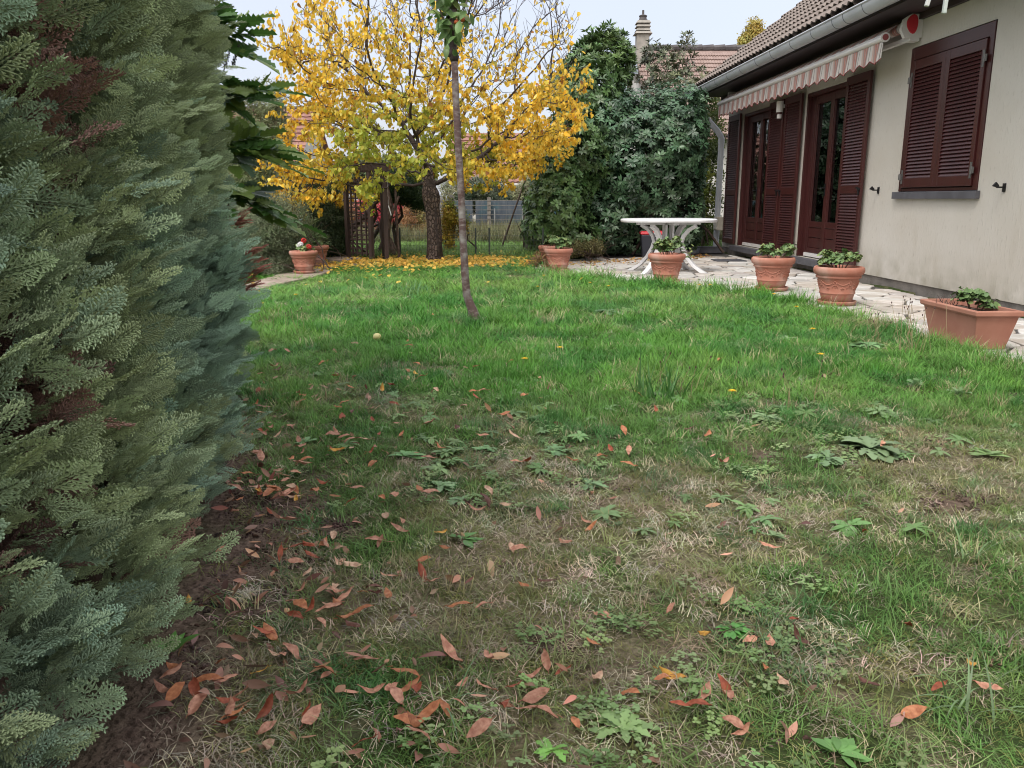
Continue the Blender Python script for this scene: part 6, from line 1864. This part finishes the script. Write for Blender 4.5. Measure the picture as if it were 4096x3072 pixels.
def geranium(name, loc, label, n, spread, h, seed, flowers=None, group=None, trailing=False):
    rs = R.getstate(); R.seed(seed)
    r = empty(name, loc, R.uniform(0, 6), label, 'plant', group)
    st = MB(); lf = MB()
    heads = []
    for k in range(max(5, n // 9)):
        a = R.uniform(0, 6.28); q = spread * math.sqrt(R.random()) * .8; b = Vector((q * .5 * math.cos(a), q * .5 * math.sin(a), 0)); t = Vector((q * 1.1 * math.cos(a), q * 1.1 * math.sin(a), h * R.uniform(.3, .95)))
        st.tube([b, b.lerp(t, .5) + Vector((0, 0, .01)), t], [.005, .004, .003], 5); heads.append(t)
    for k in range(int(n * 2.1)):
        t = R.choice(heads); d = Vector((R.gauss(0, 1), R.gauss(0, 1), R.uniform(-.2, 1.2))).normalized(); L = R.uniform(.02, .075); p = t + d * L
        p.z = max(p.z, .012)
        st.tube([t, t.lerp(p, .6) + Vector((0, 0, .004)), p], [.0016, .0014, .0012], 3, cap=False)
        ger_leaf(lf, p, R.uniform(.021, .036), (d.x * .7 + R.gauss(0, .3), d.y * .7 + R.gauss(0, .3), .9), R.uniform(.1, .5))
    if trailing:
        st.tube([(0.1, 0, 0), (.2, .02, .05), (.28, .03, .02)], [.005, .004, .003], 5)
        for k in range(16):
            p = Vector((.27 + R.gauss(0, .04), .03 + R.gauss(0, .04), .03 + R.gauss(0, .045))); st.tube([(.28, .03, .02), p], [.0015, .0012], 3, cap=False); ger_leaf(lf, p, R.uniform(.016, .028), (R.gauss(0, .5), -.3, .8))
        r.rotation_euler = (0, 0, 0)
    st.build('stems', mat('geranium_stem', (.13, .075, .05), .7) if 'geranium_stem' not in MATS else MATS['geranium_stem'], r); lf.build('leaves', M_ger, r)
    if flowers:
        r.rotation_euler = (0, 0, 0)
        for (dx, dy, dz, mt) in flowers:
            f = MB(); c = Vector((dx, dy, dz)); f.tube([(dx * .5, dy * .5, .0), tuple(c)], [.002, .0018], 4)
            for k in range(16):
                d = Vector((R.gauss(0, 1), R.gauss(0, 1), R.gauss(.2, .8))).normalized(); p = c + d * .022
                for q in range(4):
                    a = q * PI / 2 + R.random(); x = d.cross(Vector((.3, .5, .8))).normalized(); y = d.cross(x); e = p + (x * math.cos(a) + y * math.sin(a)) * .012 + d * .004
                    f.ball(tuple(e), .0075, 5, sc=(1, 1, .6))
            f.build('flower_head', mt, r, smooth=True)
    R.setstate(rs); return r
def pot(loc, s, label, rz, saucer=True):
    r = empty('terracotta_pot', loc, rz, label, 'pot', 'terracotta pots'); r.scale = (s, s, s)
    dz = 0 if saucer else -.03
    for nm, me in zip(('pot_body', 'soil', 'saucer', 'relief'), PM):
        if nm == 'saucer' and not saucer: continue
        inst(nm, me, (0, 0, dz if nm != 'saucer' else 0), parent=r)
    return r
PZ = PATIO_Z + .001
pot((.66, 11.82, PZ), .92, 'terracotta pot in front of its twin at the far left corner of the patio', .2)
pot((.60, 12.55, PZ), .92, 'terracotta pot half hidden behind its twin at the patio corner', .9)
pot((1.88, 10.12, PZ), 1.02, 'terracotta pot standing in front of the white table', .5)
pot((2.92, 9.30, PZ), 1.06, 'terracotta pot second from the planter box, before the garden doors', .1)
pot((3.16, 8.02, PZ), 1.05, 'terracotta pot with raised garlands nearest to the planter box', .28)
pot((-2.64, 10.55, .036), .80, 'terracotta pot with red and white flowers on the left edging stone', .4)
pot((-2.76, 11.75, .031), .82, 'terracotta pot without flowers behind the flowering one on the left', .1)
geranium('geranium', (.66, 11.82, PZ + .300), 'bushy green geranium in the front pot at the patio corner', 60, .14, .15, 1)
geranium('geranium', (.60, 12.55, PZ + .300), 'yellowish sparse plant in the rear pot at the patio corner', 34, .12, .13, 2)
geranium('geranium', (1.88, 10.12, PZ + .333), 'tall leggy geranium in the pot before the white table, trailing to the right', 92, .17, .20, 3, trailing=True)
geranium('geranium', (2.92, 9.30, PZ + .346), 'geranium with two leafy heads in the pot before the garden doors', 78, .21, .13, 4)
geranium('geranium', (3.16, 8.02, PZ + .343), 'low bushy geranium in the garlanded pot nearest the planter box', 95, .19, .13, 5)
geranium('geranium', (-2.64, 10.55, .036 + .262), 'small geranium flowering red and white in the left pot', 26, .10, .06, 6, flowers=[(-.02, -.03, .10, M_petalw), (.015, -.01, .145, M_petalr), (.085, -.05, .07, M_petalr), (-.05, .0, .085, M_petalw)])
geranium('geranium', (-2.76, 11.75, .031 + .268), 'small green plant in the rear pot on the left', 22, .09, .05, 7)
# planter box
def planter():
    r = empty('planter_box', (3.25, 5.84, PZ), math.radians(1.5), 'rectangular dull terracotta planter box at the right edge of the patio', 'planter')
    a, b = .165, .37; h = .27; m = MB()
    def rect(x, y, z): return [(-x, -y, z), (x, -y, z), (x, y, z), (-x, y, z)]
    rings = [rect(.105, .295, 0), rect(.145, .345, .225), rect(a - .004, b - .004, .232), rect(a, b, .240), rect(a, b, .262), rect(a - .006, b - .006, .27), rect(a - .026, b - .026, .27), rect(a - .032, b - .034, .225)]
    vs = [v for q in rings for v in q]; fs = [(3, 2, 1, 0)]
    for q in range(len(rings) - 1):
        for k in range(4): fs.append((q * 4 + k, q * 4 + (k + 1) % 4, (q + 1) * 4 + (k + 1) % 4, (q + 1) * 4 + k))
    m.add(vs, fs); m.build('box_body', M_terrad, r, bevel=.004)
    m = MB(); n = 14; vs = []; fs = []
    for i in range(n + 1):
        for j in range(n + 1): vs.append((-.125 + .25 * i / n, -.325 + .65 * j / n, .222 + R.uniform(-.006, .006)))
    for i in range(n):
        for j in range(n): k = i * (n + 1) + j; fs.append((k, k + n + 1, k + n + 2, k + 1))
    m.add(vs, fs).build('soil', M_soil, r, smooth=True)
    g = geranium('geranium', (3.30, 5.86, PZ + .226), 'small dark geranium growing in the rectangular planter', 40, .11, .10, 9)
    d = MB()
    for k in range(22):
        p = Vector((3.18 + R.gauss(0, .03), 6.02 + R.gauss(0, .05), PZ + .228)); q = p + Vector((R.gauss(0, .03), R.gauss(0, .03), R.uniform(.02, .09))); d.tube([p, p.lerp(q, .5) + Vector((R.gauss(0, .008), 0, 0)), q], [.003, .0025, .001], 4)
    o = d.build('withered_stems', M_seed); tag(o, 'short withered brown stems in the far half of the planter box', 'dead plant')
planter()

# ------------------------------------------------------------------ things hanging in the yellow tree
h = empty('hanging_wire_screen', (-1.02, 11.9, 2.15), math.radians(6), 'pale square wire screen hanging in the yellow tree left of the slim trunk', 'screen')
m = MB()
for k in range(9):
    m.bar((-.13, 0, .03 + .032 * k), (.14, 0, .055 + .03 * k), .0022, .0022); m.bar((-.13 + .034 * k, .002, .02), (-.12 + .032 * k, .002, .31), .0022, .0022)
m.bar((-.14, 0, .02), (.15, 0, .02), .006, .006); m.bar((-.14, 0, .31), (.15, 0, .31), .006, .006)
m.build('grid', M_white, h)
MB().tube([(0, 0, .31), (.01, .02, .9)], .0015, 3).build('string', M_wire, h)
o = MB().tube([(-1.80, 12.3, .86), (-1.765, 12.3, .72)], .008, 8).tube([(-1.80, 12.3, .862), (-1.805, 12.3, 1.35)], .0012, 3).build('white_tube', M_white); tag(o, 'short white tube hanging from a branch over the trellis arch', 'tube')

# washing line with one peg, just above the frame
o = MB().tube([(-.95 + 5.6 * k / 20, 2.0, 1.46 + .09 * (2 * k / 20 - 1) ** 2) for k in range(21)], .0016, 5).build('washing_line', M_wire); tag(o, 'thin grey washing line strung across from hedge to house wall', 'washing line')
pg = empty('clothes_peg', (.965, 2.0, 1.462), 0, 'pale mint clothes peg hanging open on the washing line at the top right', 'clothes peg')
for (bx, ex, ez) in ((-.012, -.031, -.088), (.012, .010, -.103)):
    m = MB(); a_ = Vector((bx, 0, .012)); b_ = Vector((ex, 0, ez)); mid = a_.lerp(b_, .55) + Vector((.002, 0, 0))
    m.bar(a_, mid, .0095, .011, up=(0, 1, 0)); m.bar(mid + Vector((0, .0005, 0)), b_, .0085, .009, up=(0, 1, 0))
    m.build('prong', M_mint, pg, bevel=.0015)
MB().tube([(-.016, 0, -.03), (.018, 0, -.03)], .0022, 6).build('spring', M_hinge, pg)

# ------------------------------------------------------------------ plants of the lawn that can be told apart
def rosette(name, u, v, diam, n, label, kind, seed, col=(.13, .22, .12), el=(.12, .45)):
    rs = R.getstate(); R.seed(seed); x, y = G(u, v); z = gz1(x, y)
    r = empty(name, (x, y, z + .006), R.uniform(0, 6), label, 'weed', 'rosette weeds in the lawn')
    L = diam / 2
    n = int(n * 1.5); col = (col[0] * 1.15, col[1] * 1.15, col[2] * .85); diam *= .9
    for k in range(n):
        a = 2 * PI * k / n * 1.0 + R.uniform(-.35, .35) + (2.4 * (k // 8)); e = R.uniform(*el) * (1 + .8 * (k / n)); l_ = L * R.uniform(.65, 1.1) * (1 - .35 * k / n); w = l_ * (.30 if kind == 'tooth' else .42)
        m = MB()
        if kind == 'tooth':
            nn = 9; vs = []; fs = []
            for q in range(nn + 1):
                t = q / nn; ww = w / 2 * (.25 + .9 * math.sin(PI * min(t * .62 + .1, 1))) * (1.0 if q % 2 else .55) * (1 if t < .95 else .3)
                zz = l_ * (math.sin(e) * t - .38 * t * t) ; yy = l_ * t * math.cos(e)
                vs += [(-ww, yy - (.012 * l_ if q % 2 else 0), max(zz + ww * .25, .003)), (0, yy, max(zz, .002)), (ww, yy - (.012 * l_ if q % 2 else 0), max(zz + ww * .25, .003))]
            for q in range(nn):
                b = q * 3; fs += [(b, b + 1, b + 4, b + 3), (b + 1, b + 2, b + 5, b + 4)]
            m.add(vs, fs)
        else:
            leaf_geo(m, l_, w, (0, .006, .004), (0, math.cos(e), math.sin(e)), (0, 0, 1), .12, .5, 5, .55)
            m.v = [(p[0], p[1], max(p[2], .003)) for p in m.v]
        o = bpy.data.objects.new('leaf', m.mesh('leaf', M_oleaf, True)); o.rotation_euler = (0, 0, a); o.location = (0, 0, .004 + .0018 * k / max(n, 1) * 3); kk = R.uniform(.8, 1.25); o.color = (col[0] * kk, col[1] * kk, col[2] * kk, 1); link(o, r)
    R.setstate(rs)
RS = [(3480, 1810, .36, 34, 'large grey green toothed rosette lying flat at the right of the lawn', 'tooth', (.16, .23, .15)),
      (3310, 1845, .20, 16, 'smaller toothed rosette touching the left side of the large rosette', 'tooth', (.15, .24, .15)),
      (2490, 2940, .17, 13, 'light green thistle like rosette at the bottom of the lawn', 'tooth', (.19, .29, .14)),
      (2210, 3020, .11, 7, 'bright green jagged leaves cut by the bottom edge, left of the thistle like rosette', 'tooth', (.16, .34, .09)),
      (3350, 3040, .12, 10, 'smooth bright green rosette at the bottom edge of the lawn', 'round', (.13, .27, .10)),
      (1760, 1955, .15, 11, 'blue green rosette left of centre, just above the paired one', 'tooth', (.17, .28, .17)),
      (1845, 2010, .13, 9, 'blue green rosette below the paired one left of centre', 'tooth', (.17, .28, .17)),
      (2210, 1810, .19, 13, 'flat green rosette beside the pale curled leaf in mid lawn', 'tooth', (.14, .26, .14)),
      (2350, 1945, .15, 11, 'grey green rosette with raised leaves in mid lawn', 'tooth', (.15, .25, .15)),
      (1960, 1800, .14, 11, 'small toothed rosette among brown leaves above centre', 'tooth', (.14, .27, .14)),
      (1850, 2170, .11, 9, 'small dark green rosette of smooth leaves with a brown leaf on it', 'round', (.10, .23, .08)),
      (3520, 1660, .22, 18, 'pale toothed rosette behind the large one at the right', 'tooth', (.17, .26, .15)),
      (3060, 1680, .20, 14, 'pale rosette left of the paler pair in the far right lawn', 'tooth', (.18, .27, .16)),
      (3480, 1395, .26, 18, 'leafy rosette in the grass just before the planter box', 'round', (.15, .27, .15)),
      (3670, 1560, .20, 13, 'rosette with upright toothed leaves below the planter box', 'tooth', (.15, .26, .15)),
      (3840, 1590, .18, 11, 'rosette right of the upright toothed one below the planter box', 'tooth', (.17, .26, .17)),
      (3950, 1840, .14, 8, 'light round leaved rosette at the right edge on the dry patch', 'round', (.20, .30, .16)),
      (680, 2640, .11, 7, 'upright green plantain at the foot of the hedge', 'round', (.11, .26, .08)),
      (2430, 1255, .30, 20, 'dark tuft of broad leaves in the far lawn right of the slim trunk', 'round', (.08, .17, .09)),
      (3090, 2160, .09, 9, 'small pale rosette in the middle of the right foreground', 'tooth', (.18, .26, .16)),
      (2930, 2540, .09, 12, 'bright green narrow leaved rosette in the right foreground', 'round', (.09, .26, .07)),
      (1230, 1780, .13, 11, 'small rosette near the hedge among the brown leaves', 'tooth', (.17, .30, .17)),
      (3150, 1365, .18, 12, 'pale leaves in the grass between the yellow flower and the slim trunk', 'round', (.2, .29, .2)),
      (1620, 1840, .14, 9, 'pair leaved green rosette left of the blue green pair', 'round', (.14, .30, .14))]
for i, (u, v, d, n, lb, kd, cl_) in enumerate(RS):
    rosette('rosette_weed', u, v, d, n, lb, kd, 900 + i, cl_, (.5, 1.0) if 'upright' in lb else (.12, .42))

def clump(name, u, v, n, hh, w, label, cat, seed, col, rad=.05, lean=(.05, .5)):
    rs = R.getstate(); R.seed(seed); x, y = G(u, v); r = empty(name, (x, y, gz1(x, y)), 0, label, cat)
    for k in range(n):
        m = MB(); tp = []; a = R.uniform(0, 6.28); q = rad * math.sqrt(R.random())
        blade(m, tp, q * math.cos(a), q * math.sin(a), R.uniform(0, 6.28), R.uniform(*hh), w * R.uniform(.8, 1.2), R.uniform(*lean), 1, 6)
        o = bpy.data.objects.new('blade', m.mesh('blade', M_oleaf, True)); kk = R.uniform(.75, 1.2); o.color = (col[0] * kk, col[1] * kk, col[2] * kk, 1); link(o, r)
    R.setstate(rs)
clump('broad_grass_clump', 2640, 1600, 30, (.12, .26), .011, 'clump of tall broad dark green blades in the middle right of the lawn', 'grass clump', 1, (.08, .20, .05), .12)
clump('fine_grass_clump', 1640, 1180, 60, (.14, .28), .007, 'bushy bluish tuft of long grass in the far lawn left of the slim trunk', 'grass clump', 2, (.10, .24, .09), .28, (.3, .9))
clump('reed_grass_clump', 3820, 2230, 9, (.10, .22), .006, 'few long arching blades in the right foreground', 'grass clump', 3, (.17, .27, .11), .05, (.2, .8))
clump('reed_grass_clump', 3900, 2820, 14, (.10, .20), .005, 'spray of long pale blades at the lower right corner', 'grass clump', 4, (.17, .26, .12), .05, (.4, 1.0))
clump('reed_grass_clump', 1800, 2820, 4, (.10, .16), .004, 'two or three long blades crossing the brown leaves at the bottom', 'grass clump', 5, (.15, .25, .12), .02, (.5, .9))
clump('trunk_grass_clump', 2010, 1345, 44, (.08, .18), .005, 'coarse grass tuft at the right foot of the slim trunk', 'grass clump', 6, (.15, .27, .07), .2, (.3, .9))
clump('trunk_grass_clump', 1830, 1400, 40, (.08, .16), .005, 'coarse grass tuft before the slim trunk', 'grass clump', 7, (.14, .25, .07), .2, (.3, .9))

def stalk(name, u, v, h, label, cat, head, seed, n=1, spread=.02, group=None, z=None):
    rs = R.getstate(); R.seed(seed); x, y = G(u, v); r = empty(name, (x, y, gz1(x, y)), R.uniform(0, 6), label, cat, group)
    for k in range(n):
        b = Vector((R.gauss(0, spread), R.gauss(0, spread), -.004)); t = b + Vector((R.gauss(0, .25) * h, R.gauss(0, .25) * h, h * R.uniform(.75, 1.1))); mid = b.lerp(t, .5) + Vector((R.gauss(0, .06) * h, R.gauss(0, .06) * h, 0))
        MB().tube([b, mid, t], [.0016, .0013, .001], 4).build('stem', M_stemdry if head != 'flower' else M_stem, r)
        f = MB()
        if head == 'flower':
            for q in range(26):
                a = q * 2.4; e = .25 + .55 * (q / 26); L = .024 * (1.1 - .5 * q / 26)
                d = Vector((math.cos(a) * math.cos(e), math.sin(a) * math.cos(e), math.sin(e))); leaf_geo(f, L, .005, tuple(t), d, (0, 0, 1), 0, .1, 2 + 1, .6)
            f.build('flower_head', M_petal, r)
        else:
            f.ball(tuple(t), .0048, 6, sc=(.8, .8, 1.5)); f.build('seed_head', M_seed, r)
    R.setstate(rs)
FL = [(2093, 1462, 'yellow dandelion flower below the slim trunk, left of its neighbour'), (2232, 1428, 'yellow dandelion flower right of centre in the mid lawn'), (3222, 1388, 'bright yellow flower in the grass before the planter box'),
      (2900, 1620, 'yellow flower beside the tall broad blades'), (3200, 1262, 'yellow flower near the garlanded pot, on the left'), (3112, 1232, 'small yellow flower below the pot before the doors'), (1180, 1205, 'yellow flower among the left lawn near the edging stones'),
      (1068, 1190, 'yellow flower left of the brightest one near the edging stones'), (1055, 1255, 'yellow flower closest to the hedge end'), (2850, 1150, 'yellow flower left of the pot before the garden doors'), (2795, 1160, 'yellow flower at the patio edge below the table foot'), (2442, 1185, 'yellow flower alone in the grass before the table'), (2355, 1140, 'yellow flower in the grass at the patio edge right of the stacked pots'), (3305, 1480, 'orange yellow half closed flower in the right mid lawn'), (2170, 1120, 'yellow flower before the stacked pots'), (2153, 1150, 'second yellow flower before the stacked pots, lower one')]
for i, (u, v, lb) in enumerate(FL): stalk('dandelion_flower', u, v + 20, .085 + .03 * (i % 3), lb, 'flower', 'flower', 30 + i, group='yellow flowers in the lawn')
stalk('dry_seed_stalks', 3640, 1420, .34, 'dry leaning seed stalks rising before the planter box', 'dead plant', 'seed', 60, 14, .09)
stalk('dry_seed_stalks', 3450, 1370, .20, 'thin dry seed stalks on the patio edge left of the planter box', 'dead plant', 'seed', 61, 10, .12)
stalk('dry_seed_stalks', 3160, 1640, .20, 'three thin brown seed stalks in the right mid lawn', 'dead plant', 'seed', 62, 5, .05)
stalk('dry_seed_stalks', 2760, 1560, .17, 'reddish seed stalks beside the tall broad blades', 'dead plant', 'seed', 63, 9, .10)
stalk('dry_seed_stalks', 1130, 1330, .16, 'sparse seed stalks in the left lawn beyond the hedge', 'dead plant', 'seed', 64, 9, .15)
stalk('dry_seed_stalks', 2420, 1120, .22, 'wispy dry stalks at the patio edge right of the stacked pots', 'dead plant', 'seed', 65, 9, .08)
# pulled dry grass lying before the planter
x, y = G(3500, 1330); m = MB(); tp = []
for k in range(110): blade(m, tp, R.gauss(0, .16), R.gauss(0, .05), R.choice([0, PI]) + R.gauss(.2, .35), R.uniform(.12, .3), .003, R.uniform(1.0, 1.3), .7, 4, R.uniform(.03, .07))
o = m.build('pulled_grass_heap', M_stemdry); o.location = (x, y, gz1(x, y)); tag(o, 'heap of pulled dry grass lying before the planter box', 'dry grass')
# withered white tuft at the hedge foot
x, y = G(990, 2380); m = MB(); tp = []
for k in range(120): blade(m, tp, R.gauss(0, .012), R.gauss(0, .012), R.uniform(0, 6.28), R.uniform(.02, .05), .0018, R.uniform(.5, 1.2), .9, 3)
o = m.build('bleached_tuft', mat('bleached_grass', (.50, .44, .36), .8)); o.location = (x, y, gz1(x, y)); tag(o, 'small bleached dead tuft on the bare soil beside the hedge', 'dry grass')
# fallen fruit
x, y = G(1509, 1372); o = MB().ball((0, 0, .026), .030, 14, sc=(1, 1, .88)).build('fallen_fruit', M_fruit, smooth=True); o.location = (x, y, gz1(x, y) + .02); tag(o, 'pale yellow fallen fruit in the grass left of the slim trunk', 'fruit')

# ------------------------------------------------------------------ fallen laurel leaves, each one a thing
def fallen():
    meshes = []
    for k in range(9):
        rr = random.Random(700 + k); m = MB(); n = 8; vs = []; fs = []; L = .068; Wd = L * rr.uniform(.30, .42); cup = rr.uniform(-.55, .6); cl_ = rr.uniform(-.35, .5); tw_ = rr.uniform(-.8, .8); nz0 = rr.uniform(0, 6)
        for q in range(n + 1):
            t = q / n; w = Wd / 2 * math.sin(PI * t ** .9) ** .85; a = tw_ * (t - .5); yy = L * t * (1 - .08 * abs(cl_)); zz = cl_ * L * (t - .5) ** 2 * 1.6 + .002 * math.sin(9 * t + nz0)
            for j in (-1, -.5, 0, .5, 1):
                xx = j * w; dz = cup * abs(j) * w * .8 + .0015 * math.sin(14 * t + j * 5 + nz0); vs.append((xx * math.cos(a) - dz * math.sin(a), yy - L / 2, zz + xx * math.sin(a) + dz * math.cos(a)))
        for q in range(n):
            for j in range(4): b = q * 5 + j; fs.append((b, b + 1, b + 6, b + 5))
        m.add(vs, fs); m.tube([(0, -L / 2 - .008, zz * .3 + .001), (0, -L / 2 + .004, .002)], .0009, 4)
        zmin = min(p[2] for p in m.v); m.v = [(p[0], p[1], p[2] - zmin) for p in m.v]
        meshes.append(m.mesh('fallen_leaf', M_dead, True))
    pts = [(407,1320),(385,1520),(425,1505),(350,1508),(560,1468),(490,1485),(700,1468),(795,1440),(970,1425),(1048,1500),(875,1470),(905,1510),(800,1512),(845,1507),(885,1567),(957,1548),(788,1620),(578,1632),(668,1555),(905,1612),(1035,1600),(1085,1545),(1130,1553),(1155,1522),(1172,1558),(1215,1470),(1290,1487),(1278,1408),(1365,1520),(1430,1490),(1445,1474),(1525,1512),(1565,1500),(1575,1520),(1470,1543),(1385,1595),(1525,1388),(1615,1395),(1712,1360),(1722,1388),(1660,1410),(1960,1365),(2095,1450),(2025,1497),(1875,1490),(1690,1495),(1645,1465),(1585,1590),(1600,1600),(1970,1553),(1865,1160),(1048,1328),(992,1325),(1130,1280),(1180,1265),(1105,1192),(1118,1200),(1260,1132),(1222,1178),(960,1195),(868,1133),(865,1245),(938,1268),(912,1250),(915,1225),(735,1200),(735,1227),(700,1180),(670,1190),(720,1165),(785,1290),(810,1300),(742,1303),(650,1330),(638,1350),(650,1290),(565,1385),(585,1380),(625,1425),(612,1437),(750,1350),(730,1322),(715,1335),(690,1365),(600,1430),(380,1460),(372,1478),(430,1535),(1245,1580),(1000,1490),(1115,1500),(930,1085),(1055,1080),(1028,1112),(950,1160),(1090,1105),(1300,1000),(1355,1018),(1140,1010),(1112,955),(1348,945),(560,1000),(570,955),(545,965),(590,1075),(560,1080),(600,1100),(640,1100),(585,1115),(620,1060),(640,1045),(655,1000),(650,985),(510,1120),(520,1060),(535,1040),(790,965),(820,955),(720,955),(745,965),(800,995),(810,985),(850,1085),(825,1095),(860,930),(725,825),(827,825),(745,890),(850,888),(645,870),(880,745),(935,690),(1045,860),(1040,760),(1280,1145),(1665,1195),(1450,1335),(1905,980),(1560,1015),(1530,955),(2135,1500),(1300,1345),(1180,1450),(860,1155),(840,1255),(775,1070),(760,1105),(700,1060),(680,1080),(905,1075),(1045,1095),(1115,1015),(1235,1010)]
    recs = []
    # leaves too small to list one by one, gathered near the hedge
    rr = random.Random(77); n0 = len(pts)
    while len(pts) < 285:
        c = rr.choice([(600, 1080, 45, 30), (620, 1060, 60, 60), (730, 970, 90, 30), (850, 930, 120, 50), (700, 1180, 50, 40), (720, 1320, 60, 40), (560, 960, 30, 40), (900, 860, 170, 60), (760, 830, 150, 60), (1150, 900, 150, 80), (660, 800, 90, 40), (1000, 1530, 350, 60), (500, 1520, 90, 50)])
        u, v = rr.gauss(c[0], c[2]), rr.gauss(c[1], c[3])
        if v < 690 or v > 1650 or u < 400 + (0 if v > 1400 else (1400 - v) * .28) or u > 2190: continue
        pts.append((u, v))
    cols = [('orange brown', (.56, .24, .115)), ('pinkish brown', (.60, .32, .215)), ('pale tan', (.66, .45, .31)), ('rust red', (.40, .115, .06)), ('dark brown', (.17, .08, .06)), ('yellow orange', (.74, .42, .08))]
    wts = [30, 34, 14, 15, 5, 4]
    for i, (u, v) in enumerate(pts):
        U, V = u * 4096 / 2212, v * 4096 / 2212; x, y = G(U, V); x += rr.uniform(-.003, .003)
        if inpoly(np.array([x]), np.array([y]), PATIO)[0]: continue
        nm, c = rr.choices(cols, wts)[0]
        e = (rr.gauss(0, .28), rr.gauss(0, .28), rr.uniform(0, 6.28)); s = rr.uniform(.55, 1.05) * .95
        if v < 1150: s *= 1.08
        if i == 8: s = 1.35
        k = rr.uniform(.85, 1.15)
        o = inst('fallen_leaf', meshes[i % 9], (x, y, gz1(x, y) + (.016 if y < 2.4 else .028) + .012 * rr.random()), e, (s, s, s), None, tuple(a * k for a in c))
        recs.append((x, y, u, v, nm, s, e[2], i % 9, o))
    # a label of its own for each: size, colour, form, lie, then the nearest thing one can find
    marks = [(G(q[0], q[1]), w) for q, w in zip([(3480, 1810), (2490, 2940), (1760, 1955), (2210, 1810), (2350, 1945), (1850, 2170), (680, 2640), (990, 2380), (1890, 1320), (2640, 1600), (1230, 1780), (3350, 3040), (3090, 2160), (1509, 1372)],
             ['by the large rosette', 'by the thistle like rosette', 'by the blue green rosettes', 'by the flat mid lawn rosette', 'by the raised grey green rosette', 'by the small dark rosette', 'by the hedge foot plantain', 'by the bleached tuft',
              'near the slim trunk', 'near the tall broad blades', 'by the rosette near the hedge', 'by the smooth bottom rosette', 'by the small pale rosette', 'near the fallen fruit'])]
    by = {}
    for (x, y, u, v, nm, s, rz, mi, o) in recs:
        d, w = min((math.hypot(x - m[0][0], y - m[0][1]), m[1]) for m in marks)
        if d > .30:
            if v > 1400: w = 'at bottom left' if u < 700 else ('at bottom, left of centre' if u < 1100 else ('at bottom, right of centre' if u < 1600 else 'at bottom right'))
            elif v > 1130: w = 'on the bare strip' if u < 700 else ('left of centre' if u < 900 else ('in the centre foreground' if u < 1400 else 'in the right foreground'))
            elif v > 900: w = 'in the drift along the hedge' if u < 700 else ('in mid lawn left of centre' if u < 1000 else 'in mid lawn right of centre')
            else: w = 'in the greener grass'
        size = 'large ' if s > 1.0 else ('small ' if s < .75 else '')
        a = abs(math.cos(rz)); lie = 'pointing away' if a > .8 else ('lying crosswise' if a < .6 else 'lying aslant')
        by.setdefault(f'{size}{nm} fallen leaf {lie} {w}', []).append((y, x, o))
    words = ['nearest', 'second nearest', 'third nearest', 'fourth nearest', 'fifth nearest', 'sixth nearest', 'seventh nearest', 'eighth nearest', 'ninth nearest', 'tenth nearest']
    for lb, it in by.items():
        it.sort(key=lambda q: q[0])
        for k, (y, x, o) in enumerate(it):
            l2 = lb if len(it) == 1 else f'{words[min(k, 9)]} {lb}'
            tag(o, l2, 'leaf', 'fallen laurel leaves')
fallen()

# the many more, smaller and half hidden leaves between them
def small_leaves():
    n = 4600; y = rng.uniform(1.0, 5.2, n); x = rng.uniform(-1.6, 2.6, n)
    hd = polydist(x, y, HEDGE, closed=False)
    a = np.clip(.95 * np.exp(-(hd / .42) ** 2) + .16 * np.exp(-(hd / 1.3) ** 2), 0, 1) * np.interp(y, [1, 4, 5], [1, .8, .1]) + .006
    k = (rng.random(n) < a) & ~inpoly(x, y, HEDGE_POLY) & ~inpoly(x, y, PATIO); x, y = x[k], y[k]; n = len(x)
    srcs = [leafsrc(0, .05, .017, c, .45, M_leaf, 5, f) for c, f in ((.5, .3), (-.3, .4), (.8, .1), (.1, -.3))]
    d = np.stack([rng.normal(0, 1, n), rng.normal(0, 1, n), rng.normal(0, .3, n)], 1); up = np.stack([rng.normal(0, .5, n), rng.normal(0, .5, n), np.ones(n)], 1)
    o = scatter('small_fallen_leaves', np.stack([x, y, gz(x, y) + rng.uniform(.008, .028, n)], 1), frames(d, up), rng.uniform(.45, 1.1, n), srcs, tints(n, (.54, .30, .20), (.24, .12, .085), rng.random(n), .25))
    tag(o, 'small curled brown leaves and leaf scraps gathered along the foot of the hedge', 'fallen leaves')
small_leaves()

# brown and yellow litter along the back of the patio, under the bushes
def litter():
    n = 420; x = rng.uniform(.7, 3.6, n); y = 13.0 + (x - .7) * .75 + rng.normal(0, .28, n); k = y < 16.2; x, y = x[k], y[k]; n = len(x)
    d = np.stack([rng.normal(0, 1, n), rng.normal(0, 1, n), rng.normal(0, .2, n)], 1); up = np.stack([rng.normal(0, .3, n), rng.normal(0, .3, n), np.ones(n)], 1)
    z = np.where(inpoly(x, y, PATIO), PATIO_Z + .012, gz(x, y) + .012)
    o = scatter('leaf_litter', np.stack([x, y, z], 1), frames(d, up), rng.uniform(.7, 1.2, n), [leafsrc(0, .06, .035, .4, .4, M_leaf)], tints(n, (.46, .22, .10), (.60, .40, .12), rng.random(n), .2))
    tag(o, 'brown and yellow leaf litter along the back edge of the patio', 'fallen leaves')
litter()
